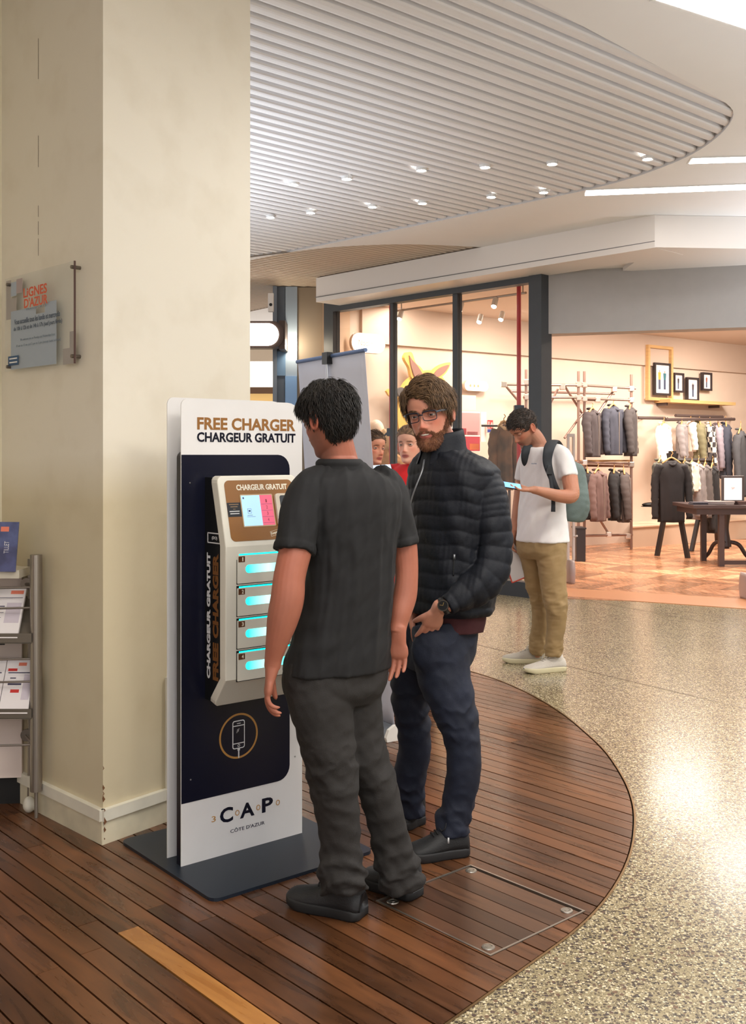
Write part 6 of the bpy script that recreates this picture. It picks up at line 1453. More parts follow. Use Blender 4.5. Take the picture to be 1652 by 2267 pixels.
# ------------------------------------------------------------------ bearded man in the puffer jacket
skB = (198, 142, 120)
fB = nrm((-.82, -.57, 0)); rB = A3((fB[1], -fB[0], 0)); pB = pf(960, 1880)
B_ = thing('person', 'bearded man with glasses in a navy quilted jacket and dark blue jeans, hand in pocket', 'person', (pB.x, pB.y, 0)); B_['_body'] = ''
YB = 4.02; YH = 3.98
RB = headR((-.37, -.93), 8, 8); hB = pil(951, 918, YH); hsB = 1.06
torsoB = bodyrings([(985, 990, YB, 34, .95), (990, 1015, YB, 42, .9), (1000, 1045, YB, 60, .6), (1002, 1100, YB, 66, .7), (1000, 1200, YB, 64, .7), (996, 1300, YB, 64, .7), (980, 1400, YB, 52, .75)], rB, fB)
neckB = tube([(*pil(988, 1005, YB), .066, .066), (*pil(975, 980, YB-.01), .064, .064), (*pil(960, 945, YH+.02), .062, .062), (*pil(955, 920, YH+.02), .055, .055)], 24, 18, rB)
armBL = limb([(1052, 1078, 3.93, 26), (1092, 1150, 3.90, 30), (1093, 1240, 3.88, 23), (1070, 1284, 3.85, 22), (1030, 1318, 3.815, 20), (1003, 1334, 3.80, 18), (986, 1340, 3.80, 17), (974, 1346, 3.805, 16.5)], 16, 50, (0, 0, 1))
handBL = hand_parts(pil(970, 1350, 3.81), (-.30, .50, -.85), (.5, .9, .3), (-1, -.2, 0), scale=.98, curl=.15, thumb_curl=.6)
armBR = limb([(945, 1075, 4.15, 28), (925, 1180, 4.16, 28), (915, 1260, 4.13, 26), (915, 1310, 4.08, 20), (920, 1345, 4.05, 17)], 16, 40, (1, 0, 0))
handBR = hand_parts(pil(921, 1348, 4.05), (.05, -.1, -1), (1, 0, 0), (-.6, -.8, 0), scale=1.0, curl=.3)
NLb = [(975, 1400, 3.98, 38), (990, 1520, 3.94, 32), (1017, 1620, 3.91, 24), (1024, 1730, 3.92, 20), (1004, 1850, 3.93, 18)]
FLb = [(930, 1400, 4.12, 32), (912, 1540, 4.15, 28), (917, 1640, 4.17, 22), (908, 1720, 4.19, 18), (912, 1815, 4.19, 10)]
b = person(B_, RB, hB, skB, [torsoB, neckB, armBL, armBR]+handBL+handBR+[limb(NLb, 14, 24, (1, 0, 0)), limb(FLb, 14, 24, (1, 0, 0))], .0030, hs=hsB, beard=(112, 68, 46), brow=(112, 76, 56), lips=(196, 112, 104), mouth_open=.0028); B_['_body'] = b.name
eyes(B_, RB, hB, hsB, iris=(62, 48, 42), look=(-.16, .0), skin=skB, lid=.24)
# teeth row
tv_ = MB(); 
v, f = tube([(-.016, .083, -.0625, .0022, .0016), (-.008, .0885, -.0632, .0028, .0018), (0, .0900, -.0634, .0030, .0018), (.008, .0885, -.0632, .0028, .0018), (.016, .083, -.0625, .0022, .0016)], 8, 20, (0, 0, 1)); mk('teeth', tp(RB, hB, hsB, v), f, mat('teeth', (224, 214, 200), .3), B_, True, True)
hmB = hair_mat('hair_brown', (74, 54, 36), (118, 90, 62))
def hlB(p):
    # +phi is his right (left in the picture): open forehead there, fringe on his left
    if p < 0: return np.interp(-p, [0, .35, .8, 1.1, 1.3, 1.42, 1.6, 1.8, 2.1, 3.15], [.066, .056, .040, .034, .014, -.010, .024, .024, -.040, -.068])
    return np.interp(p, [0, .3, .7, .95, 1.15, 1.32, 1.5, 1.8, 2.1, 3.15], [.066, .074, .072, .056, .03, -.004, .012, .004, -.045, -.068])
def thB(a, s): return .013+.009*np.exp(-((a+.5)/.8)**2)+.007*(s > .4)
capB, bB = hair_cap(B_, RB, hB, hsB, hlB, thB, hmB, noise=.0025, exp=.6)
def flowB(q):
    side = np.stack([-np.ones(len(q)), -.30+0*q[:, 0], np.zeros(len(q))], 1)
    out = q-A3((.02, -.03, .10)); out = out/np.linalg.norm(out, axis=1)[:, None]; out[:, 2] -= .5; out[:, 1] -= .35
    t = np.clip((q[:, 2]-.035)/.03, 0, 1)*np.clip((q[:, 0]+.055)/.03, 0, 1)*np.clip((.06-q[:, 0])/.02, 0, 1); t = t[:, None]
    return side*t+out*(1-t)
locks(B_, 'hair_strands', RB, hB, hsB, mkroots(bB, 7500, 8), flowB, .034, .0011, hmB, lift=.001, wob=.18)
# beard and moustache
bmB = hair_mat('beard_red', (96, 56, 36), (138, 90, 60))
rr = np.random.RandomState(3); roots = []
while len(roots) < 8000:
    ph = rr.uniform(-1.75, 1.75); z = rr.uniform(-.113, .01); P = head_surf(np.array([ph]), np.array([z]))[0]; ax = abs(P[0])
    top = np.interp(ax, [0, .012, .025, .040, .055, .066, .08], [-.050, -.049, -.055, -.066, -.056, -.022, -.004])+rr.normal()*.003
    if z > top: continue
    if (P[0]/.026)**2+((z+.067)/.0115)**2 < 1: continue
    if P[1] < -.015: continue
    roots.append(P)
roots = np.array(roots)
def locks_out(root, name, Rh, hc, hs, P, length, rad, m, seed=1, down=.9, out=.55):
    rr = np.random.RandomState(seed); n = len(P); nn = ell_n(P); nn /= np.linalg.norm(nn, axis=1)[:, None]
    d = np.tile(A3((0, 0, -down)), (n, 1))+nn*out+rr.normal(size=(n, 3))*.28; d /= np.linalg.norm(d, axis=1)[:, None]; L = length*(.5+.9*rr.rand(n))[:, None]
    S = np.stack([P-nn*.001, P+d*L*.5+nn*.0008, P+d*L], 1); sd = np.cross(d, nn); sd /= np.linalg.norm(sd, axis=1)[:, None]+1e-9; r = (rad*(.7+.6*rr.rand(n)))[:, None]
    ring = [np.stack([S[:, i]+sd*r*k, S[:, i]+nn*r*k, S[:, i]-sd*r*k], 1) for i, k in enumerate((1, .9, .12))]
    V = np.stack(ring, 1).reshape(-1, 3); V = (V*hs) @ Rh.T+hc; F0 = np.array([(i*3+j, (i+1)*3+j, (i+1)*3+(j+1) % 3, i*3+(j+1) % 3) for i in range(2) for j in range(3)])
    Fa = (F0[None]+(np.arange(n)*9)[:, None, None]).reshape(-1, 4); inv = np.array(WM[root.name].inverted()); V = V @ inv[:3, :3].T+inv[:3, 3]
    me = bpy.data.meshes.new(name); me.from_pydata(V.tolist(), [], Fa.tolist()); me.update(); o = link_mesh(name, me, m, root, True); o['kind'] = 'stuff'; return o
lf = np.where(roots[:, 2] < -.085, 1.5, 1.0); 
locks_out(B_, 'beard', RB, hB, hsB, roots[roots[:, 2] < -.08], .013, .0009, bmB, 1, .9, .4)
locks_out(B_, 'beard', RB, hB, hsB, roots[roots[:, 2] >= -.08], .0062, .0008, bmB, 2, .8, .16)
br = []; rr = np.random.RandomState(6)
for s in (-1, 1):
    for i in range(110): u = rr.uniform(-.017, .017); x_ = s*.030+u; z_ = .0225+.0035*(1-((u*s-.004)/.018)**2)+rr.normal()*.0012; P = head_surf(np.array([math.asin(max(-1, min(1, x_/.074)))]), np.array([z_]))[0]; br.append((x_, P[1]+.0, z_))
def brows(root, R_, h_, s_, m): locks_out(root, 'eyebrow', R_, h_, s_, np.array(br), .007, .0008, m, 4, .1, .2)
brows(B_, RB, hB, hsB, hmB)
# glasses: frame front, lenses, temples
gM = mat('glasses_frame', (28, 28, 40), .3, spec=.6); gB = thing('glasses', 'dark rectangular framed eyeglasses worn by the bearded man', 'eyeglasses', tuple(hB+RB @ A3((0, .1, 0))))
gB.parent = None
def gl_pts(s):
    out = []
    for (x, y) in rrect(-.0245, .0245, -.0155, .0155, (.010, .008, .003, .005), 5) if s > 0 else rrect(-.0245, .0245, -.0155, .0155, (.008, .010, .005, .003), 5): out.append((s*.0325+x, .0965-.10*abs(s*.0325+x)**1.6*6, y+.001))
    return out
mbf = MB()
for s in (-1, 1):
    pts = gl_pts(s); pts = pts+[pts[0]]; v, f = tube([(*p, .0016+.0010*(p[2] > .012), .0014) for p in pts], 8, 90, (0, 0, 1)); mbf = MB().add(tp(RB, hB, hsB, v), f); mbf.build('rim', gM, gB, True, True)
    lens = tp(RB, hB, hsB, np.array(gl_pts(s))); k = len(lens); o = mk('lens', list(lens), [tuple(range(k))], MATS.get('lens_glass') or glass_mat('lens_glass', (.97, .97, .98), 1.5), gB, False, True)
    hg = [(s*.0575, .0895, .011), (s*.0660, .080, .012), (s*.0745, .055, .011), (s*.0790, .01, .008), (s*.0785, -.012, .004), (s*.0765, -.028, -.014)]; v, f = tube([(*p, .0034 if i < 4 else .0022, .0015) for i, p in enumerate(hg)], 8, 30, (0, 0, 1)); MB().add(tp(RB, hB, hsB, v), f).build('temple', mat('temple_grey', (70, 80, 92), .3), gB, True, True)
v, f = tube([(-.009, .0975, .007, .0026, .0016), (0, .0990, .0085, .0024, .0016), (.009, .0975, .007, .0026, .0016)], 8, 12, (0, 0, 1)); MB().add(tp(RB, hB, hsB, v), f).build('bridge', gM, gB, True, True)
# jacket
jM = mat('jacket_navy', (13, 17, 26), .62, var=.08, vscale=9, bump=.2, bscale=120, spec=.3)
def quilt(z, pitch=.055, amp=.0072, ph=0): u = (z/pitch+ph) % 1.0; return amp*(np.abs(np.sin(np.pi*u))**.40-.80)
JB = [(984, 992, YB, 44, .95), (988, 1002, YB, 56, .82), (996, 1016, YB, 76, .68), (1001, 1034, YB, 90, .64), (1003, 1065, YB, 97, .68), (1004, 1120, YB, 98, .74), (1001, 1200, YB, 92, .78), (998, 1270, YB, 93, .80), (996, 1330, YB, 93, .80), (996, 1350, YB, 90, .78), (996, 1356, YB, 84, .76)]
def jd(th, s, z): return quilt(z+.012*np.sin(th*2+.6)+.004*np.sin(th*7))*np.interp(s, [0, .06, .12, .96, 1], [0, .3, 1, 1, .2])+.003*np.sin(th*9+z*30)
jt = bodyrings(JB, rB, fB, disp=jd, n=140, m=260)
def seams(l, marks, amp):
    m_ = np.array(marks); i = np.clip(np.searchsorted(m_, l)-1, 0, len(m_)-2); u = (l-m_[i])/(m_[i+1]-m_[i]); w = min(1, (m_[i+1]-m_[i])/.04)
    return amp*w*(abs(math.sin(math.pi*min(1, max(0, u))))**.40-.80)
mk1 = [0, .05, .10, .125, .150, .175, .200, .222, .245, .30, .355, .41, .465, .52, .575, .63, .68, .73]
def sd1(th, s, l): return seams(l, mk1, .0070)*(1+.25*np.sin(th*2))+.004*np.sin(th*4+l*35)*np.interp(l, [0, .25, .35, .5, .8], [0, .2, 1, 1, .4])
jsl = tube(pxkeys([(1022, 1036, 3.97, 40), (1054, 1056, 3.935, 45), (1076, 1095, 3.91, 46), (1088, 1150, 3.89, 43), (1095, 1210, 3.875, 40), (1086, 1265, 3.855, 42), (1062, 1294, 3.835, 41), (1030, 1316, 3.815, 34), (1003, 1332, 3.80, 27), (990, 1340, 3.795, 23)], 1.0), 60, 240, (0, 0, 1), sd1)
jsr = tube(pxkeys([(965, 1050, 4.10, 40), (942, 1080, 4.15, 42), (925, 1160, 4.16, 40), (916, 1240, 4.14, 37), (916, 1300, 4.08, 30), (919, 1328, 4.06, 25)], 1.0), 50, 160, (1, 0, 0), sd1)
jk = garment_mesh(B_, 'puffer_jacket', [jt, jsl, jsr], jM, .0042, 1, lambda P, N_: .0008*sn(P, 140, 8))
# collar standing open
def arc(R0, z, a0, a1, n, cx, Rr, squash=1): return [cx+Rr[:, 0]*R0*math.cos(a)+Rr[:, 1]*R0*squash*math.sin(a)+A3((0, 0, z)) for a in np.linspace(a0, a1, n)]
Rj = np.stack([rB, fB], 1); cc = pil(981, 1000, YB-.01); V = []; n = 44
for (R0, z, ) in ((.104, -.045), (.090, -.01), (.087, .02), (.082, .042), (.079, .058), (.075, .061), (.073, .055), (.074, .02), (.078, -.03)):
    V += [p_+A3((0, 0, .016-.016*float(np.dot(p_-cc, fB))/.08)) for p_ in arc(R0, z, math.radians(112), math.radians(112+316), n, cc, Rj, 1.0)]
m_ = 9; fs = [(i*n+j, i*n+j+1, (i+1)*n+j+1, (i+1)*n+j) for i in range(m_-1) for j in range(n-1)]
mk('collar', V, fs, jM, jk, True, True)
# dark open front with black lining and maroon top underneath
front = bodyrings([(985, 1010, YB, 36, .9), (990, 1035, YB, 60, .75), (998, 1060, YB, 84, .74), (1000, 1180, YB, 86, .78)], rB, fB, n=40, m=20)
def on_front(px, py, push=.0):
    # a point on the jacket front found along the view ray at the torso surface
    return pil(px, py, YB-.165+push)
zp = MB(); zp.path([pil(940, 1018, 3.93), pil(934, 1045, 3.885), pil(922, 1075, 3.872), pil(913, 1100, 3.875), pil(907, 1125, 3.88)], .0035, 6); zp.build('zip', mat('zip_silver', (130, 132, 136), .35, .8), jk, True, True)
# pocket zip
zq = MB(); zq.path([pil(1006, 1232, 3.845), pil(1005, 1255, 3.842), pil(1004, 1275, 3.842)], .003, 6); zq.build('pocket_zip', mat('zip_dark', (16, 18, 22), .5), jk, True, True)
MB().box(-.004, .004, -.003, .003, -.010, .010, M=Matrix.Translation(Vector(pil(1006, 1233, 3.842)))).build('zip_pull', mat('zip_silver', (130, 132, 136), .35, .8), jk, True, True)
# maroon jumper hem
mrM = mat('maroon_knit', (58, 16, 22), .85, bump=.3, bscale=400)
jh = bodyrings([(998, 1335, YB, 74, .76), (998, 1370, YB, 73, .76), (996, 1392, YB, 70, .76)], rB, fB, n=64, m=24, disp=lambda th, s, z: .002*np.sin(th*11)); mk('jumper', jh[0], jh[1], mrM, B_, True, True)
# jeans
jnM = mat('jeans_indigo', (11, 20, 40), .75, var=.14, vscale=9, bump=.35, bscale=500)
NLt = [(975, 1385, 3.98, 62), (978, 1440, 3.96, 64), (984, 1500, 3.94, 58), (1000, 1550, 3.92, 52), (1015, 1600, 3.91, 44), (1026, 1655, 3.905, 38), (1026, 1710, 3.91, 38), (1018, 1760, 3.92, 36), (1008, 1800, 3.92, 35), (1002, 1822, 3.92, 38), (1002, 1842, 3.92, 38)]
FLt = [(940, 1385, 4.10, 52), (922, 1450, 4.12, 50), (911, 1520, 4.14, 46), (911, 1570, 4.15, 40), (917, 1620, 4.16, 37), (917, 1670, 4.17, 36), (908, 1715, 4.18, 36), (908, 1760, 4.19, 31), (913, 1806, 4.19, 27)]
def jdisp(sd):
    def f_(th, s, l):
        a = np.interp(s, [0, .2, .42, .50, .60, .85, .93, 1], [.0005, .001, .001, .0035, .001, .001, .005, .003])
        return a*(1-np.abs(np.sin(s*34+1.2*np.sin(th+sd)+.7*np.sin(2*th+s*6)))*1.7)
    return f_
hipB = bodyrings([(986, 1375, YB, 66, .78), (982, 1410, YB-.0, 70, .80), (976, 1450, YB, 70, .80), (966, 1480, YB, 62, .75)], rB, fB, n=48, m=24)
pocket = ellipsoid(pil(962, 1440, 3.885), (.085, .050, .095), 24, 18)
trB = garment_mesh(B_, 'jeans', [hipB, pocket, limb(NLt, 48, 150, (1, 0, 0), 1.0, disp=jdisp(0)), limb(FLt, 48, 150, (1, 0, 0), 1.0, disp=jdisp(2))], jnM, .0055, 1, lambda P, N_: creases(P, .52, .10, 4, .0095))
stM = mat('denim_stitch', (92, 84, 84), .8)
shB = mat('shoe_black', (12, 12, 14), .6, bump=.3, bscale=220); soB = mat('sole_black', (24, 23, 24), .65)
s1 = shoe(B_, pf(896, 1906), pf(1034, 1888), .104, .108, shB, soB, laM, ankle=pf(1006, 1888))
MB().box(-.003, .003, -.002, .002, -.010, .010, M=Matrix.Translation(Vector(pil(993, 1861, 3.795)))).build('shoe_tab', mat('tab_white', (190, 190, 190), .6), s1, True, True)
shoe(B_, pf(872, 1838), pf(930, 1818), .100, .105, shB, soB, laM, ankle=pf(914, 1815))
# watch
wt = thing('wristwatch', 'dark round wristwatch on the wrist of the bearded man', 'watch', tuple(pil(985, 1345, 3.76)))
wc_ = pil(984, 1341, 3.80); wd_ = nrm(pil(974, 1346, 3.805)-pil(1000, 1334, 3.80)); toC = nrm(A3((0, -1, .25))-wd_*np.dot((0, -1, .25), wd_)); sdv = np.cross(wd_, toC)
v = []; N_ = 30
for (a, r_) in ((-.010, .0315), (-.010, .034), (.010, .034), (.010, .0315)): v += [wc_+wd_*a+(toC*math.cos(2*math.pi*i/N_)+sdv*math.sin(2*math.pi*i/N_))*r_ for i in range(N_)]
mk('strap', v, gridfaces(4, N_, caps=False), mat('strap_black', (24, 22, 22), .5), wt, True, True)
MB().rod(wc_+toC*.031, wc_+toC*.043, .0205, 24).build('case', mat('watch_steel', (60, 54, 44), .4, .6), wt, False, True); MB().rod(wc_+toC*.043, wc_+toC*.0436, .0170, 24).build('dial', mat('watch_dial', (12, 12, 13), .5, spec=.2), wt, False, True)
for a_ in (.6, 2.3): MB().rod(wc_+toC*.0438, wc_+toC*.0438+(wd_*math.cos(a_)+sdv*math.sin(a_))*.012, .0007, 6).build('watch_hand', mat('hand_gold', (190, 160, 90), .3, .8), wt, False, True)

# ------------------------------------------------------------------ young man in white with a backpack
skC = (182, 130, 104)
fC = nrm((-.80, -.60, 0)); rC = A3((fC[1], -fC[0], 0)); pC = pf(1190, 1478)
C_ = thing('person', 'young man in a white T-shirt and khaki trousers looking down at his phone', 'person', (pC.x, pC.y, 0)); C_['_body'] = ''
YC = 7.30; RC = headR((-.90, -.44), 36, 0); hC = pil(1160, 949, YC-.02); hsC = 1.06
torsoC = bodyrings([(1190, 985, YC, 19, .95), (1196, 1002, YC, 30, .7), (1202, 1030, YC, 40, .65), (1200, 1100, YC, 38, .65), (1200, 1190, YC, 42, .65)], rC, fC)
neckC = tube([(*pil(1196, 1000, YC), .064, .064), (*pil(1190, 980, YC), .062, .062), (*pil(1176, 960, YC-.01), .060, .060), (*pil(1166, 950, YC-.02), .056, .056)], 20, 16, rC)
armCL = limb([(1246, 1006, 7.14, 17), (1258, 1040, 7.10, 18), (1264, 1075, 7.05, 17.5), (1266, 1096, 7.02, 17), (1240, 1098, 6.98, 14.5), (1210, 1091, 6.93, 12), (1190, 1086, 6.90, 9.5), (1180, 1084, 6.89, 9)], 16, 50, (0, 0, 1))
handCL = hand_parts(pil(1180, 1084, 6.89), (-1, -.10, .02), (.1, 0, 1), (-.3, 1, .1), scale=1.02, curl=.35, thumb_curl=.4)
armCR = limb([(1170, 1010, 7.46, 17), (1158, 1060, 7.50, 16), (1150, 1110, 7.48, 14), (1143, 1150, 7.44, 11), (1139, 1176, 7.42, 9.5)], 16, 40, (1, 0, 0))
handCR = hand_parts(pil(1138, 1178, 7.42), (-.05, 0, -1), (.8, .4, 0), (-.6, -.8, 0), scale=1.0, curl=.6)
nC = [(1216, 1220, 7.22, 20), (1226, 1290, 7.2, 19), (1230, 1345, 7.18, 16), (1228, 1400, 7.2, 11), (1226, 1470, 7.22, 6)]
gC = [(1178, 1220, 7.40, 20), (1186, 1290, 7.42, 17), (1195, 1345, 7.43, 14), (1192, 1400, 7.45, 10), (1190, 1455, 7.47, 6)]
b = person(C_, RC, hC, skC, [torsoC, neckC, armCL, armCR]+handCL+handCR+[limb(nC, 12, 20, (1, 0, 0)), limb(gC, 12, 20, (1, 0, 0))], .0042, hs=hsC, stubble=(96, 78, 68), brow=(48, 36, 30), lips=(170, 104, 96)); C_['_body'] = b.name
eyes(C_, RC, hC, hsC, skin=skC, lid=-.16)
hmC = hair_mat('hair_dark_brown', (38, 32, 28), (70, 58, 50))
def hlC(p): a = abs(p); return np.interp(a, [0, .6, 1.0, 1.3, 1.5, 1.75, 2.0, 2.4, 3.15], [.064, .060, .040, -.005, .008, .004, -.035, -.055, -.060])
capC, bC = hair_cap(C_, RC, hC, hsC, hlC, lambda a, s: .004+.010*np.clip(s*1.6, 0, 1)+.006*np.exp(-(a/.8)**2)*s, hmC, n=72, mm=22)
locks(C_, 'hair_strands', RC, hC, hsC, mkroots(bC, 1500, 5), lambda q: np.tile(A3((0, .9, -.1)), (len(q), 1)), .022, .0016, hmC, lift=.001, wob=.4)
teM = mat('tee_white', (226, 222, 220), .8, var=.02, bump=.15, bscale=600)
CT = [(1190, 990, YC, 24, .95), (1196, 998, YC, 36, .72), (1203, 1012, YC, 47, .66), (1206, 1040, YC, 49, .70), (1204, 1090, YC, 46, .74), (1200, 1140, YC, 48, .78), (1200, 1180, YC, 52, .78), (1200, 1199, YC, 54, .78)]
tf = lambda th, s, z: .006*np.sin(th*5+s*7+1)*np.interp(s, [0, .3, 1], [0, .5, 1])+.006*np.maximum(0, np.sin(th*9+s*14))**2*s
ct = bodyrings(CT, rC, fC, disp=tf, n=72, m=90)
cs1 = tube(pxkeys([(1222, 1000, 7.2, 18), (1243, 1008, 7.15, 20), (1254, 1030, 7.11, 20.5), (1259, 1057, 7.08, 20.5)], 1.1), 30, 30, (1, 0, 0), lambda th, s, l: .004*np.sin(th*4+s*6)*s)
cs2 = tube(pxkeys([(1182, 1004, 7.42, 18), (1170, 1016, 7.47, 20), (1162, 1040, 7.49, 20), (1158, 1064, 7.50, 19)], 1.1), 30, 30, (1, 0, 0))
te = garment_mesh(C_, 't_shirt', [ct, cs1, cs2], teM, .009, 2, lambda P, N_: .002*sn(P, 50, 3))
text('chest_print', 'marine', frame(pil(1183, 1026, 7.02), rC*-1 if rC[0] < 0 else rC, y=(0, 0, 1)) , .05, .012, mat('print_grey', (150, 156, 170), .7), te, world=True, thick=.002)
khM = mat('khaki', (150, 124, 84), .8, var=.08, vscale=6, bump=.25, bscale=400)
nT = [(1218, 1205, 7.24, 35), (1222, 1250, 7.22, 32), (1226, 1300, 7.20, 28), (1231, 1340, 7.18, 25), (1232, 1380, 7.19, 21), (1228, 1415, 7.2, 19), (1226, 1440, 7.21, 19), (1226, 1452, 7.21, 18)]
gT = [(1180, 1205, 7.38, 34), (1184, 1250, 7.40, 28), (1187, 1300, 7.42, 22), (1195, 1340, 7.43, 18), (1196, 1380, 7.44, 18), (1191, 1415, 7.46, 18), (1189, 1435, 7.46, 17), (1189, 1446, 7.47, 17)]
hipC = bodyrings([(1199, 1185, YC, 48, .74), (1199, 1205, YC, 51, .76), (1199, 1222, YC, 50, .74), (1200, 1236, YC, 44, .6)], rC, fC, n=40, m=16)
garment_mesh(C_, 'trousers', [hipC, limb(nT, 36, 100, (1, 0, 0), 1.0, disp=jdisp(0)), limb(gT, 36, 100, (1, 0, 0), 1.0, disp=jdisp(1))], khM, .0075, 1, lambda P, N_: creases(P, .48, .12, 7, .011))
snM = mat('sneaker_grey', (196, 188, 176), .7, bump=.4, bscale=160); snS = mat('sneaker_sole', (206, 196, 160), .5); snM2 = mat('sneaker_grey2', (176, 168, 154), .7, bump=.4, bscale=160)
shoe(C_, pf(1160, 1491), pf(1250, 1484), .105, .098, snM, snS, snM2, ankle=pf(1232, 1484), sole=.03)
shoe(C_, pf(1112, 1466), pf(1204, 1468), .105, .098, snM2, snS, snM, ankle=pf(1190, 1466), sole=.03)
# phone in his hand
pm_ = thing('phone', 'smartphone with pale blue lit screen held by the young man in white', 'phone', tuple(pil(1138, 1075, 6.88)))
M = frame(pil(1135, 1076, 6.87), nrm((1, .12, -.16)), y=nrm((-.1, .95, .55))); MB().box(-.075, .06, -.036, .036, -.004, .004, M=M, bev=.002).build('phone_body', mat('phone_black', (24, 26, 32), .3), pm_, False, True)
MB().box(-.071, .056, -.033, .033, .004, .0046, M=M).build('screen', emis('phone_screen', (120, 176, 235), .6), pm_, False, True)
# papers in the hanging hand
pp = thing('paper_folder', 'white sheet in a red edged folder hanging from the young man hand', 'folder', tuple(pil(1142, 1240, 7.4)))
pts = [(1134, 1196), (1150, 1222), (1164, 1278), (1134, 1290), (1124, 1258)]
vs = [pil(a, b_, 7.38+.03*i % .05) for i, (a, b_) in enumerate(pts)]; vs = [pil(a, b_, 7.40) for a, b_ in pts]
vb = [v_+A3((0, .004, 0)) for v_ in vs]; k = len(vs); mk('sheet', vs+vb, [tuple(range(k)), tuple(range(k, 2*k))[::-1]]+[(i, k+i, k+(i+1) % k, (i+1) % k) for i in range(k)], mat('sheet_grey', (206, 202, 200), .6), pp, False, True)
mb = MB(); mb.path([vs[4]+A3((0, .002, 0)), vs[3]], .005, 6); mb.path([vs[3], vs[2]], .005, 6); mb.build('folder_edge', mat('folder_red', (196, 70, 50), .5), pp, False, True)
# backpack
bk = thing('backpack', 'grey green backpack with black straps on the back of the young man in white', 'backpack', tuple(pil(1262, 1100, 7.42)))
bkM = mat('pack_teal', (96, 110, 106), .75, var=.08, bump=.3, bscale=90); strM = mat('strap_dark', (30, 34, 40), .7, bump=.2, bscale=300)
bkr = [(1232, 1012, 7.50, 20, .7), (1246, 1030, 7.48, 36, .7), (1252, 1070, 7.46, 42, .75), (1256, 1110, 7.44, 43, .8), (1256, 1140, 7.44, 40, .8), (1254, 1153, 7.44, 34, .7)]
v, f = bodyrings(bkr, rC, fC, n=60, m=50, disp=lambda th, s, z: .008*np.sin(th*3+s*5)+.004*np.sin(th*8+s*11)); garment_mesh(bk, 'pack', [(v, f)], bkM, .009, 2, lambda P, N_: .005*sn(P, 22, 3)+.002*sn(P, 70, 5))
v, f = bodyrings([(1276, 1095, 7.52, 14, 1), (1284, 1110, 7.52, 17, 1), (1282, 1140, 7.50, 14, 1)], rC, fC, n=30, m=16); mk('side_pocket', v, f, bkM, bk, True, True)
v, f = tube([(*pil(1240, 992, 7.34), .034, .010), (*pil(1224, 978, 7.14), .034, .010), (*pil(1214, 1000, 7.05), .036, .011), (*pil(1212, 1020, 7.045), .034, .011), (*pil(1219, 1050, 7.04), .026, .010), (*pil(1232, 1080, 7.05), .018, .008), (*pil(1244, 1098, 7.10), .014, .006)], 14, 60, (1, .2, 0)); mk('strap', v, f, strM, bk, True, True)
v, f = tube([(*pil(1215, 1030, 7.035), .016, .005), (*pil(1221, 1070, 7.02), .014, .005), (*pil(1225, 1105, 7.01), .014, .005), (*pil(1225, 1133, 7.00), .016, .005)], 10, 30, (1, .2, 0)); mk('strap', v, f, strM, bk, True, True)
v, f = tube([(*pil(1182, 986, 7.34), .030, .010), (*pil(1170, 988, 7.26), .030, .010), (*pil(1163, 1004, 7.24), .030, .010), (*pil(1163, 1024, 7.26), .022, .010), (*pil(1168, 1034, 7.30), .014, .008)], 14, 40, (1, .2, 0)); mk('strap', v, f, strM, bk, True, True)
MB().box(-.02, .02, -.01, .01, -.02, .02, M=Matrix.Translation(Vector(pil(1217, 1043, 7.02)))).build('strap_buckle', mat('buckle', (20, 22, 26), .4), bk, False, True)

